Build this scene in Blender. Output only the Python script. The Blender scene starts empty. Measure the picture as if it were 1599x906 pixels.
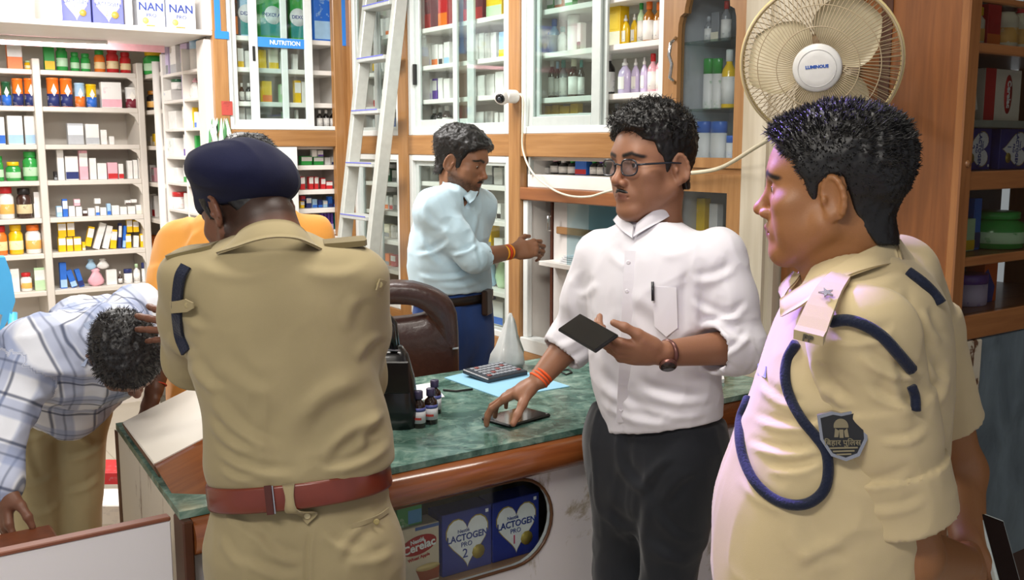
import bpy, math, random
import numpy as np
from mathutils import Vector, Matrix
rnd = random.Random(7)
S = bpy.context.scene
COL = S.collection

# ---------------------------------------------------------------- camera
FPX, CAM_H, YAW, PITCH = 1550.0, 1.66, math.radians(54.9), math.radians(8.37)
_fh = np.array([math.cos(YAW), math.sin(YAW), 0]); RGT = np.array([math.sin(YAW), -math.cos(YAW), 0])
FWD = _fh*math.cos(PITCH) + np.array([0, 0, -math.sin(PITCH)])
UPV = _fh*math.sin(PITCH) + np.array([0, 0, math.cos(PITCH)])
CAM = np.array([0, 0, CAM_H])
cd = bpy.data.cameras.new('camera'); cam = bpy.data.objects.new('camera', cd); COL.objects.link(cam)
cd.sensor_width = 36.0; cd.lens = FPX*36.0/1599.0; cd.clip_start = 0.05
cam.location = CAM
cam.rotation_euler = Matrix((RGT, UPV, -FWD)).transposed().to_euler()
S.camera = cam
# survey helpers: a sight line through the photograph, cut by a known plane of the shop
def ray(px, py): return FWD + RGT*(px-799.5)/FPX - UPV*(py-453)/FPX
def P(px, py, d): return CAM + ray(px, py)*d
def onX(px, py, x): r = ray(px, py); return CAM + r*(x/r[0])
def onY(px, py, y): r = ray(px, py); return CAM + r*(y/r[1])
def onZ(px, py, z): r = ray(px, py); return CAM + r*((z-CAM_H)/r[2])

# ---------------------------------------------------------------- light
S.view_settings.view_transform = 'Standard'; S.view_settings.look = 'None'
S.view_settings.gamma = 1.0; S.view_settings.use_curve_mapping = False
S.view_settings.exposure = 0.0
W = bpy.data.worlds.new('world'); S.world = W; W.use_nodes = True
W.node_tree.nodes['Background'].inputs[0].default_value = (0.72, 0.74, 0.8, 1)
W.node_tree.nodes['Background'].inputs[1].default_value = 0.6
def area(name, loc, target, sx, sy, power, col):
    l = bpy.data.lights.new(name, 'AREA'); l.shape = 'RECTANGLE'; l.size = sx; l.size_y = sy
    l.energy = power; l.color = col
    o = bpy.data.objects.new(name, l); COL.objects.link(o); o.location = loc
    o.rotation_euler = (Vector(target)-Vector(loc)).to_track_quat('-Z', 'Y').to_euler()
    return o
area('ceiling_light_rack', (0.65, 4.3, 2.78), (0.75, 4.9, 0), 1.3, 0.35, 60, (1.0, 0.96, 0.93))
area('ceiling_light_middle', (1.35, 3.75, 2.78), (1.5, 4.0, 0), 1.5, 0.35, 46, (1.0, 0.97, 0.94))
area('ceiling_light_front', (1.0, 1.6, 2.78), (1.2, 2.0, 0), 1.3, 0.3, 26, (1.0, 0.95, 0.87))
area('fill_light_entrance', (-0.6, 0.5, 2.78), (0.9, 1.8, 0.9), 1.2, 0.3, 40, (1.0, 0.95, 0.88))  # added fill from the camera side, not a known lamp
v_ = area('violet_sign_light', (1.28, 2.12, 2.52), (1.12, 1.20, 1.62), 0.25, 0.10, 6.5, (0.26, 0.16, 1.0)); v_.data.spread = math.radians(38)

# ---------------------------------------------------------------- helpers
def lin(c):
    if isinstance(c, str):
        c = [int(c[i:i+2], 16)/255 for i in (0, 2, 4)]
    return tuple(x/12.92 if x <= 0.04045 else ((x+0.055)/1.055)**2.4 for x in c) + (1.0,)
_mats = {}
def newmat(key):
    m = bpy.data.materials.new(key); m.use_nodes = True
    return m, m.node_tree, m.node_tree.nodes['Principled BSDF']
def node(nt, t, **kw):
    n = nt.nodes.new(t)
    for k, v in kw.items():
        if k.startswith('i_'):
            n.inputs[k[2:].replace('_', ' ')].default_value = v
        else: setattr(n, k, v)
    return n
def ramp(nt, src, stops):
    r = nt.nodes.new('ShaderNodeValToRGB'); nt.links.new(src, r.inputs[0])
    e = r.color_ramp.elements
    while len(e) < len(stops): e.new(0.5)
    for k, (p, c) in zip(e, stops): k.position = p; k.color = c if not isinstance(c, str) else lin(c)
    return r
def mix(nt, fac, a, b, mode='MIX'):
    m = nt.nodes.new('ShaderNodeMix'); m.data_type = 'RGBA'; m.blend_type = mode
    for i, v in ((0, fac), (6, a), (7, b)):
        if hasattr(v, 'links'): nt.links.new(v, m.inputs[i])
        else: m.inputs[i].default_value = v
    return m.outputs[2]
def bumped(nt, b, height, strength=0.2, dist=0.01):
    n = nt.nodes.new('ShaderNodeBump'); n.inputs['Strength'].default_value = strength; n.inputs['Distance'].default_value = dist
    nt.links.new(height, n.inputs['Height']); nt.links.new(n.outputs[0], b.inputs['Normal'])
def coords(nt, scale=(1, 1, 1), kind='Object', rot=(0, 0, 0)):
    t = nt.nodes.new('ShaderNodeTexCoord'); m = nt.nodes.new('ShaderNodeMapping')
    nt.links.new(t.outputs[kind], m.inputs[0]); m.inputs['Scale'].default_value = scale; m.inputs['Rotation'].default_value = rot
    return m.outputs[0]
def noise(nt, vec, scale, detail=3, rough=0.5, dist=0.0):
    n = node(nt, 'ShaderNodeTexNoise', i_Scale=scale, i_Detail=detail, i_Roughness=rough, i_Distortion=dist)
    nt.links.new(vec, n.inputs['Vector']); return n.outputs['Fac']
def plain(col, rough=0.5, metal=0.0, var=0.06, vs=30.0, coat=0.0, sss=0.0, trans=0.0, bump=0.0):
    """one-colour surface with slight procedural unevenness"""
    key = f'plain_{col}_{rough}_{metal}_{var}_{coat}_{trans}_{bump}_{vs}'
    if key in _mats: return _mats[key]
    m, nt, b = newmat('paint_' + (col if isinstance(col, str) else 'mix'))
    c = lin(col); n = noise(nt, coords(nt), vs)
    r = ramp(nt, n, [(0.3, tuple(x*(1-var) for x in c[:3])+(1,)), (0.7, tuple(min(1, x*(1+var)) for x in c[:3])+(1,))])
    nt.links.new(r.outputs[0], b.inputs['Base Color'])
    b.inputs['Roughness'].default_value = rough; b.inputs['Metallic'].default_value = metal
    b.inputs['Coat Weight'].default_value = coat; b.inputs['Coat Roughness'].default_value = 0.08
    b.inputs['Transmission Weight'].default_value = trans
    if bump: bumped(nt, b, n, bump)
    _mats[key] = m; return m
def printed(col, ink='8890a8', rough=0.45, sc=90.0, amt=0.5):
    """carton face with faint lines of small print"""
    key = f'print_{col}_{ink}_{sc}_{amt}'
    if key in _mats: return _mats[key]
    m, nt, b = newmat('print_' + col)
    v = coords(nt, (1, 1, 1), rot=(math.pi/2, 0, 0))
    br = node(nt, 'ShaderNodeTexBrick', i_Scale=sc, i_Mortar_Size=0.03, i_Brick_Width=0.8, i_Row_Height=0.42)
    nt.links.new(v, br.inputs['Vector'])
    br.inputs['Color1'].default_value = (1, 1, 1, 1); br.inputs['Color2'].default_value = (0, 0, 0, 1); br.inputs['Mortar'].default_value = (0, 0, 0, 1)
    n = noise(nt, v, 22.0, 2)
    k = node(nt, 'ShaderNodeMath', operation='MULTIPLY'); nt.links.new(br.outputs['Color'], k.inputs[0])
    g = node(nt, 'ShaderNodeMath', operation='GREATER_THAN'); g.inputs[1].default_value = 0.55; nt.links.new(n, g.inputs[0]); nt.links.new(g.outputs[0], k.inputs[1])
    k2 = node(nt, 'ShaderNodeMath', operation='MULTIPLY'); nt.links.new(k.outputs[0], k2.inputs[0]); k2.inputs[1].default_value = amt
    nt.links.new(mix(nt, k2.outputs[0], lin(col), lin(ink)), b.inputs['Base Color']); b.inputs['Roughness'].default_value = rough
    _mats[key] = m; return m
def wood(name, dark, light, axis='Z', rough=0.35, coat=0.3, sc=1.0):
    if name in _mats: return _mats[name]
    m, nt, b = newmat(name)
    s = {'Z': (14, 14, 0.9), 'X': (0.9, 14, 14), 'Y': (14, 0.9, 14)}[axis]
    n = noise(nt, coords(nt, tuple(x*sc for x in s)), 3.0, 5, 0.6, 0.4)
    r = ramp(nt, n, [(0.25, dark), (0.75, light)]); nt.links.new(r.outputs[0], b.inputs['Base Color'])
    b.inputs['Roughness'].default_value = rough; b.inputs['Coat Weight'].default_value = coat; b.inputs['Coat Roughness'].default_value = 0.15
    bumped(nt, b, n, 0.05); _mats[name] = m; return m
def glassmat(name='pane_glass', tint=(0.93, 0.97, 0.96), refl=1.0):
    if name in _mats: return _mats[name]
    m, nt, b = newmat(name); nt.nodes.remove(b); out = nt.nodes['Material Output']
    t = nt.nodes.new('ShaderNodeBsdfTransparent'); t.inputs[0].default_value = tint + (1,)
    g = nt.nodes.new('ShaderNodeBsdfGlossy'); g.inputs['Roughness'].default_value = 0.03
    fr = nt.nodes.new('ShaderNodeLayerWeight'); p4 = node(nt, 'ShaderNodeMath', operation='POWER'); p4.inputs[1].default_value = 4.0
    nt.links.new(fr.outputs['Facing'], p4.inputs[0])
    k = node(nt, 'ShaderNodeMath', operation='MULTIPLY_ADD'); k.inputs[1].default_value = 0.6; k.inputs[2].default_value = 0.035*refl
    nt.links.new(p4.outputs[0], k.inputs[0])
    mx = nt.nodes.new('ShaderNodeMixShader'); nt.links.new(k.outputs[0], mx.inputs[0]); nt.links.new(t.outputs[0], mx.inputs[1]); nt.links.new(g.outputs[0], mx.inputs[2])
    nt.links.new(mx.outputs[0], out.inputs[0]); _mats[name] = m; return m

class MB:
    """collects simple solids, links them as one mesh"""
    def __init__(s): s.v = []; s.f = []; s.m = []; s.sm = []
    def add(s, vs, fs, mi=0, smooth=False):
        o = len(s.v); s.v += [tuple(map(float, q)) for q in vs]; s.f += [tuple(o+i for i in f) for f in fs]; s.m += [mi]*len(fs); s.sm += [smooth]*len(fs); return s
    def box(s, a, b, mi=0, ch=0.0, M=None):
        (x0, y0, z0), (x1, y1, z1) = a, b
        x0, x1 = min(x0, x1), max(x0, x1); y0, y1 = min(y0, y1), max(y0, y1); z0, z1 = min(z0, z1), max(z0, z1)
        if ch <= 0:
            vs = [(x, y, z) for x in (x0, x1) for y in (y0, y1) for z in (z0, z1)]
            fs = [(0, 1, 3, 2), (4, 6, 7, 5), (0, 4, 5, 1), (2, 3, 7, 6), (0, 2, 6, 4), (1, 5, 7, 3)]
        else:
            c = min(ch, (x1-x0)*.45, (y1-y0)*.45, (z1-z0)*.45); vs = []; idx = {}
            for i, x in enumerate((x0, x1)):
                for j, y in enumerate((y0, y1)):
                    for k, z in enumerate((z0, z1)):
                        sx, sy, sz = (1-2*i), (1-2*j), (1-2*k)
                        for ax, q in (('x', (x, y+sy*c, z+sz*c)), ('y', (x+sx*c, y, z+sz*c)), ('z', (x+sx*c, y+sy*c, z))):
                            idx[(i, j, k, ax)] = len(vs); vs.append(q)
            g = lambda *q: tuple(idx[t] for t in q); fs = []
            for i in (0, 1):
                r = [g((i, 0, 0, 'x'), (i, 0, 1, 'x'), (i, 1, 1, 'x'), (i, 1, 0, 'x')), g((0, i, 0, 'y'), (1, i, 0, 'y'), (1, i, 1, 'y'), (0, i, 1, 'y')), g((0, 0, i, 'z'), (0, 1, i, 'z'), (1, 1, i, 'z'), (1, 0, i, 'z'))]
                fs += [q if i == 0 else q[::-1] for q in r]
            for a_ in (0, 1):
                for b_ in (0, 1):
                    e = [g((a_, b_, 0, 'x'), (a_, b_, 0, 'y'), (a_, b_, 1, 'y'), (a_, b_, 1, 'x')), g((a_, 0, b_, 'x'), (a_, 0, b_, 'z'), (a_, 1, b_, 'z'), (a_, 1, b_, 'x')), g((0, a_, b_, 'y'), (0, a_, b_, 'z'), (1, a_, b_, 'z'), (1, a_, b_, 'y'))]
                    fs += e
                    for k in (0, 1): fs.append(g((a_, b_, k, 'x'), (a_, b_, k, 'y'), (a_, b_, k, 'z')))
        if M is not None: vs = [tuple(M @ Vector(q)) for q in vs]
        return s.add(vs, fs, mi)
    def lathe(s, prof, n=16, c=(0, 0, 0), mi=0, M=None, smooth=True, sq=1.0):
        vs = []; fs = []; k = len(prof)
        for i in range(n):
            a = 2*math.pi*i/n
            for r, z in prof: vs.append((c[0]+r*math.cos(a), c[1]+sq*r*math.sin(a), c[2]+z))
        for i in range(n):
            j = (i+1) % n
            for q in range(k-1): fs.append((i*k+q, j*k+q, j*k+q+1, i*k+q+1))
        fs.append(tuple(i*k for i in range(n))[::-1]); fs.append(tuple(i*k+k-1 for i in range(n)))
        if M is not None: vs = [tuple(M @ Vector(q)) for q in vs]
        return s.add(vs, fs, mi, smooth)
    def tube(s, pts, r, n=8, mi=0, close=False, flat=1.0):
        pts = [Vector(p) for p in pts]; vs = []; fs = []; K = len(pts)
        rr = r if isinstance(r, (list, tuple)) else [r]*K
        up = None
        for i, p in enumerate(pts):
            t = (pts[(i+1) % K]-pts[i-1]) if close else (pts[min(i+1, K-1)]-pts[max(i-1, 0)])
            t.normalize()
            if up is None:
                up = Vector((0, 0, 1)) if abs(t.z) < .9 else Vector((1, 0, 0))
            u = (up-t*up.dot(t)).normalized(); w = t.cross(u); up = u
            for k in range(n):
                a = 2*math.pi*k/n; vs.append(tuple(p+u*math.cos(a)*rr[i]+w*math.sin(a)*rr[i]*flat))
        for i in range(K if close else K-1):
            a, b = i*n, ((i+1) % K)*n
            for k in range(n): fs.append((a+k, a+(k+1) % n, b+(k+1) % n, b+k))
        if not close: fs += [tuple(range(n))[::-1], tuple(range((K-1)*n, K*n))]
        return s.add(vs, fs, mi, True)
    def prism(s, poly, ext, mi=0, M=None):
        """poly of 3D points, extruded by the vector ext"""
        n = len(poly); e = Vector(ext); a = [Vector(p) for p in poly]; vs = [tuple(q) for q in a]+[tuple(q+e) for q in a]
        fs = [tuple(range(n))[::-1], tuple(range(n, 2*n))]+[(i, (i+1) % n, n+(i+1) % n, n+i) for i in range(n)]
        if M is not None: vs = [tuple(M @ Vector(q)) for q in vs]
        return s.add(vs, fs, mi)
    def mesh(s, name, mats):
        me = bpy.data.meshes.new(name); me.from_pydata(s.v, [], s.f)
        for m in (mats if isinstance(mats, (list, tuple)) else [mats]): me.materials.append(m)
        me.polygons.foreach_set('material_index', s.m); me.polygons.foreach_set('use_smooth', s.sm); me.update()
        return me
    def build(s, name, mats, parent=None, loc=None, rz=0.0):
        return link(name, s.mesh(name, mats), parent, loc, rz)
def link(name, me, parent=None, loc=None, rz=0.0):
    o = bpy.data.objects.new(name, me); COL.objects.link(o)
    if parent is not None: o.parent = parent
    if loc is not None: o.location = loc
    if rz: o.rotation_euler = (0, 0, rz)
    return o
def tag(o, label=None, cat=None, group=None, kind=None):
    if label: o['label'] = label
    if cat: o['category'] = cat
    if group: o['group'] = group
    if kind: o['kind'] = kind
    return o
def thing(name, label, cat, loc=(0, 0, 0), rz=0.0, group=None):
    o = bpy.data.objects.new(name, None); COL.objects.link(o); o.location = loc; o.rotation_euler = (0, 0, rz); o.empty_display_size = .05
    return tag(o, label, cat, group)
def fixed(name, mb, m): return tag(mb.build(name, m), kind='structure')
def text_mesh(txt, size, depth=0.0006, bold=0.0, font=None, space=1.0):
    c = bpy.data.curves.new('t', 'FONT'); c.body = txt; c.size = size; c.extrude = depth; c.align_x = 'CENTER'; c.align_y = 'CENTER'; c.offset = bold; c.space_character = space; c.resolution_u = 3
    o = bpy.data.objects.new('t', c); COL.objects.link(o)
    me = bpy.data.meshes.new_from_object(o.evaluated_get(bpy.context.evaluated_depsgraph_get()))
    bpy.data.objects.remove(o); bpy.data.curves.remove(c); return me
def lettering(txt, size, mt, parent, loc, rot, bold=0.0, sx=1.0, name='lettering', space=1.0):
    me = text_mesh(txt, size, bold=bold, space=space); me.materials.clear(); me.materials.append(mt)
    o = bpy.data.objects.new(name, me); COL.objects.link(o); o.parent = parent; o.location = loc; o.rotation_euler = rot; o.scale = (sx, 1, 1); return o
ORD = 'first second third fourth fifth sixth seventh eighth ninth tenth eleventh twelfth thirteenth fourteenth fifteenth sixteenth seventeenth eighteenth nineteenth twentieth'.split()

M_WOOD = wood('orange_veneer', '8e6236', 'b08352', 'Z', 0.35, 0.25)
M_WOODH = wood('orange_veneer_rail', '8e6236', 'b08352', 'Y', 0.35, 0.25)
M_WOODX = wood('orange_veneer_across', '8e6236', 'b08352', 'X', 0.35, 0.25)
M_DARKWOOD = wood('red_brown_veneer', '6c3f1f', '8e572c', 'Z', 0.4, 0.2)
M_DARKWOODX = wood('brown_frame_wood', '7c4c28', 'a06c3e', 'X', 0.42, 0.2)
M_DARKWOODZ = wood('brown_frame_wood_upright', '7c4c28', 'a06c3e', 'Z', 0.42, 0.2)
M_WHITE = plain('e6e2dc', 0.45, var=.03, vs=6)
M_RACK = plain('dcd5cb', 0.5, var=.04, vs=5)
M_INNER = plain('d5cec8', 0.6, var=.04, vs=4)
M_ALU = plain('c9d2cf', 0.38, 0.25, var=.03)
M_ALUW = plain('e4e8e6', 0.4, 0.05, var=.03)
M_DARK = plain('1a1817', 0.6)
M_GLASS = glassmat()
M_GLASSB = glassmat('sliding_glass_bluish', (0.72, 0.83, 0.86), 1.6)
M_CHROME = plain('d8d8d8', 0.12, 1.0, var=.02)
# ================================================================ the room
def slab(name, a, b, m): return fixed(name, MB().box(a, b), m)
def floor_mat():
    m, nt, b = newmat('pale_floor_tiles'); v = coords(nt)
    br = node(nt, 'ShaderNodeTexBrick', offset=0.0, i_Scale=1.0, i_Mortar_Size=0.003, i_Brick_Width=0.6, i_Row_Height=0.6)
    nt.links.new(v, br.inputs['Vector']); br.inputs['Color1'].default_value = lin('cdc6b8'); br.inputs['Color2'].default_value = lin('c4bcae'); br.inputs['Mortar'].default_value = lin('8d8577')
    nt.links.new(mix(nt, noise(nt, v, 3.0, 4), br.outputs[0], lin('b3a996')), b.inputs['Base Color']); b.inputs['Roughness'].default_value = .35
    return m
slab('floor', (-2.2, -2.4, -0.08), (4.6, 6.8, 0.0), floor_mat())
slab('ceiling', (-2.2, -2.4, 2.85), (4.6, 6.8, 2.93), plain('dedad2', .8))
M_WALL = plain('d9d2c6', .8, var=.05, vs=3)
slab('wall_back', (-2.2, 6.62, 0), (4.6, 6.72, 2.85), M_WALL)
slab('wall_right', (2.86, 1.98, 0), (2.96, 6.62, 2.85), M_WALL)
slab('wall_left', (-2.2, 2.2, 0), (-2.1, 6.62, 2.85), M_WALL)
slab('wall_side', (4.5, -2.4, 0), (4.6, 1.98, 2.85), plain('5a3b28', .7))
# cream pillar between the arched door and the side cabinet
def pillar_mat():
    m, nt, b = newmat('pillar_tile_cream'); v = coords(nt, (1, 1, 1))
    n = noise(nt, coords(nt, (9, 9, .8)), 2.0, 4)
    r = ramp(nt, n, [(.3, 'b9ad97'), (.7, 'd8cfbd')]); nt.links.new(r.outputs[0], b.inputs['Base Color'])
    b.inputs['Roughness'].default_value = .22; bumped(nt, b, n, .15); return m
M_PIL = pillar_mat()
fixed('trim_1', MB().box((2.44, 2.06, 0), (2.86, 2.205, 2.85), 0, .01).box((2.425, 2.085, 0), (2.44, 2.10, 2.85)), M_PIL)
tag(MB().box((2.42, 1.79, 1.62), (2.468, 2.055, 2.85), 0, .006).build('fan_mounting_board', M_PIL), 'cream mounting board behind the wall fan beside the pillar', 'board')

# ================================================================ wall cabinets (wall on the right of the corner: plane X = 2.48)
XW, XI = 2.48, 2.80           # front plane, back of the inside
ZT = 2.62                     # tops end above the picture
zx = lambda px, py: float(onX(px, py, XW)[2])
yx = lambda px, py: float(onX(px, py, XW)[1])
fr = thing('cabinet_face_frame', 'orange-brown veneer posts and rails framing the glazed wall cabinets', 'cabinet frame')
for y0, y1 in ((4.425, 4.525), (3.456, 3.541), (2.54, 2.6)):
    MB().box((XW-.012, y0, 0), (XW+.03, y1, ZT), 0, .004).build('post', M_WOOD, fr)
for y0, y1 in ((2.60, 3.456), (3.541, 4.425), (4.525, 5.06)):
    MB().box((XW-.008, y0, 1.607), (XW+.03, y1, 1.702), 0, .003).build('rail', M_WOODH, fr)
    MB().box((XW-.008, y0, 0.70), (XW+.03, y1, .80), 0, .003).build('rail', M_WOODH, fr)
    MB().box((XW, y0, 0.0), (XW+.03, y1, .70), 0, .003).build('base_panel', M_WOODH, fr)
MB().box((XW-.012, 5.045, 0), (XW+.03, 5.10, ZT), 0, .004).build('post', M_WOOD, fr)

def carcass(t, y0, y1, z0, z1, shelves, xi=XI, inner=None):
    """inside of a wall cabinet behind plane X = XW: back, sides, bottom, top, shelf boards"""
    inner = inner or M_INNER
    MB().box((xi, y0, z0), (xi+.02, y1, z1)).build('back_panel', inner, t)
    for a in (y0, y1-.012): MB().box((XW+.031, a, z0), (xi, a+.012, z1)).build('side_panel', inner, t)
    for a in (z0, z1-.015): MB().box((XW+.031, y0+.012, a), (xi, y1-.012, a+.015)).build('board', inner, t)
    for z in shelves: MB().box((XW+.04, y0+.013, z-.022), (xi-.001, y1-.013, z), 0, .002).build('shelf', M_WHITE, t)
def sliding_door(t, plane, a0, a1, z0, z1, axis='X', sw=.045, lock=False, glass=None, off=0.0, mat=None, th=.014):
    """aluminium frame with a glass pane; axis: the wall's normal"""
    mk = lambda u0, u1, w0, w1, d0, d1: ((plane+d0, u0, w0), (plane+d1, u1, w1)) if axis == 'X' else ((u0, plane+d0, w0), (u1, plane+d1, w1))
    d = MB(); bw = sw*1.15
    for u0, u1, w0, w1 in ((a0, a0+sw, z0, z1), (a1-sw, a1, z0, z1), (a0+sw, a1-sw, z0, z0+bw), (a0+sw, a1-sw, z1-bw, z1)):
        q = mk(u0, u1, w0, w1, off, off+th); d.box(q[0], q[1], 0, .002)
    o = d.build('door', mat or M_ALU, t)
    q = mk(a0+sw-.004, a1-sw+.004, z0+bw-.004, z1-bw+.004, off+th*.4, off+th*.6); MB().box(*q).build('pane', glass or M_GLASS, o)
    if lock:
        zl = lock; q = mk(a0+sw*.3, a0+sw*.7, zl-.03, zl+.03, off-.004, off); MB().box(q[0], q[1], 0, .002).build('lock', M_DARK, o)
    return o
def tracks(t, plane, a0, a1, z0, z1, axis='X', w=.03, mat=None):
    mk = lambda u0, u1, w0, w1: ((plane-.004, u0, w0), (plane+.034, u1, w1)) if axis == 'X' else ((u0, plane-.004, w0), (u1, plane+.034, w1))
    d = MB()
    for u0, u1, w0, w1 in ((a0, a0+w, z0, z1), (a1-w, a1, z0, z1), (a0+w, a1-w, z0, z0+w), (a0+w, a1-w, z1-w, z1)):
        q = mk(u0, u1, w0, w1); d.box(q[0], q[1], 0, .003)
    return d.build('door_frame', mat or M_ALUW, t)

# ---- upper cabinet right of the centre post (815-1040)
ZU = 1.702
sh_R = [zx(876, 12)+.0, zx(876, 84), zx(876, 150)]
sh_R2 = [zx(912, 4), zx(912, 77), zx(912, 146)]
zR = [2.118, 1.925, 1.745+.11]
c1 = thing('wall_cabinet', 'upper wall cabinet with one glass door slid half open over lotions and bottles', 'cabinet')
zsR = [float(onX(990, 67, XW+.06)[2]), float(onX(990, 145, XW+.06)[2])]
zsR = [float(onX(843, 18, XW+.06)[2])] + zsR
carcass(c1, 2.60, 3.456, ZU, ZT, zsR)
tracks(c1, XW, 2.60, 3.456, ZU, ZT)
yA = yx(936, 100)
sliding_door(c1, XW, yA, 3.43, ZU+.012, ZT-.02, sw=.05, lock=False, off=.002)
sliding_door(c1, XW, yA-.02+.0, 3.40-.0, ZU+.03, ZT-.03, sw=.042, off=.018)
# ---- upper cabinet left of the centre post (640-795)
c2 = thing('wall_cabinet', 'upper wall cabinet with closed glass doors over white and red cartons', 'cabinet')
zsM = [float(onX(727, 34, XW+.06)[2]), float(onX(727, 96, XW+.06)[2]), float(onX(727, 152, XW+.06)[2])]
carcass(c2, 3.541, 4.425, ZU, ZT, zsM)
tracks(c2, XW, 3.541, 4.425, ZU, ZT)
sliding_door(c2, XW, yx(734, 100), 4.40, ZU+.012, ZT-.02, sw=.055, off=.018)
sliding_door(c2, XW, 3.56, yx(706, 100), ZU+.012, ZT-.02, sw=.035, off=.002)
MB().box((XW+.0, 4.37, 1.95), (XW+.018, 4.385, 2.05), 0, .002).build('lock', M_DARK, c2)
# ---- corner cabinet behind the ladder
c3 = thing('wall_cabinet', 'narrow upper wall cabinet in the corner behind the ladder', 'cabinet')
zsC = [float(onX(600, y, XW+.06)[2]) for y in (56, 112, 166)]
carcass(c3, 4.525, 5.045, ZU, ZT, zsC)
tracks(c3, XW, 4.525, 5.045, ZU, ZT)
sliding_door(c3, XW, 4.77, 5.02, ZU+.012, ZT-.02, sw=.03, off=.002)
sliding_door(c3, XW, 4.55, 4.80, ZU+.012, ZT-.02, sw=.03, off=.018)
# ---- lower cabinets
ZL0, ZL1 = .80, 1.607
c4 = thing('wall_cabinet', 'lower glazed cabinet behind the man in the pale blue shirt', 'cabinet')
zsL = [float(onX(780, y, XW+.06)[2]) for y in (290, 345, 400, 455)]
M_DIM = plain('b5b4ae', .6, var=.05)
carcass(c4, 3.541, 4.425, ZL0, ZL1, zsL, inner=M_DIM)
tracks(c4, XW, 3.541, 4.425, ZL0, ZL1)
sliding_door(c4, XW, 3.57, 4.0, ZL0+.02, ZL1-.02, sw=.02, off=.002, glass=M_GLASS)
sliding_door(c4, XW, 3.96, 4.40, ZL0+.02, ZL1-.02, sw=.03, off=.018)
c5 = thing('wall_cabinet', 'narrow lower glazed cabinet in the corner behind the ladder', 'cabinet')
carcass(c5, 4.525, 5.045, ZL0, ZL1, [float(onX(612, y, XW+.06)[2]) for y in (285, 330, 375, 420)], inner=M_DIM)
tracks(c5, XW, 4.525, 5.045, ZL0, ZL1)
sliding_door(c5, XW, 4.55, 4.76, ZL0+.02, ZL1-.02, sw=.018, off=.002)
sliding_door(c5, XW, 4.78, 5.02, ZL0+.02, ZL1-.02, sw=.03, off=.018)
# ---- lower cabinet right of the centre post: bottle shelf above, open white cupboard with sliding glass below
c6 = thing('wall_cabinet', 'open lower cupboard with white inside and bluish sliding glass, hand reaching in', 'cabinet')
zb = float(onX(840, 283, XW)[2]); zr0, zr1 = 1.425, 1.478
carcass(c6, 2.60, 3.456, ZL0, ZL1, [], inner=M_WHITE)
MB().box((XW+.02, 2.613, zr1), (XI-.001, 3.443, zr1+.055), 0, .003).build('shelf', M_WHITE, c6)
MB().box((XW-.012, 2.60, zr0), (XW+.06, 3.456, zr1), 0, .004).build('rail', wood('brown_rail', '7d4a2a', '9c6238', 'Y'), c6)
for k in range(4): MB().box((XW+.005+.012*k, 3.405+.010*k, zr1+.055), (XW+.011+.012*k, 3.413+.010*k, ZL1), 0).build('track', M_ALU, c6)
MB().box((XW+.004, 3.42, ZL0+.03), (XW+.03, 3.453, zr0), 0, .003).build('door_frame', M_ALUW, c6)
MB().box((XW-.01, 2.60, ZL0-.03), (XW+.06, 3.456, ZL0+.03), 0, .003).build('track', M_ALUW, c6)
MB().box((XW+.10, 3.37, ZL0+.03), (XI-.02, 3.385, zr0), 0).build('strip', wood('dark_red_strip', '4a2415', '6a3520', 'Z'), c6)
MB().box((XW+.10, 2.62, ZL0+.03), (XW+.115, 3.36, zr0), 0).build('inner_panel', plain('dcd6d2', .5, var=.08, vs=4), c6)
zsh = float(onX(860, 408, XW+.05)[2])
MB().box((XW+.02, 2.62, zsh-.02), (XW+.10, 3.36, zsh), 0, .002).build('shelf', M_WHITE, c6)
for k in range(4): MB().box((XW+.035, 3.02, zsh+.001+k*.009), (XW+.095, 3.24-.01*k, zsh+.008+k*.009)).build('paper_pad', plain('eef0f2', .7), c6)
MB().tube([(XW+.06, 3.33, 1.30), (XW+.05, 3.335, 1.30), (XW+.05, 3.335, 1.36), (XW+.06, 3.33, 1.36)], .005, 6).build('hasp', M_CHROME, c6)
MB().box((XW+.08, 3.05, 1.285), (XW+.099, 3.32, 1.315), 0, .003).build('wood_strip', M_WOODH, c6)
for (a0, a1, off) in ((2.62, yx(876, 400), .03), (2.62, yx(905, 400), .045)):
    MB().box((XW+off, a0, ZL0+.03), (XW+off+.006, a1, zr0)).build('sliding_pane', M_GLASSB, c6)
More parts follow.
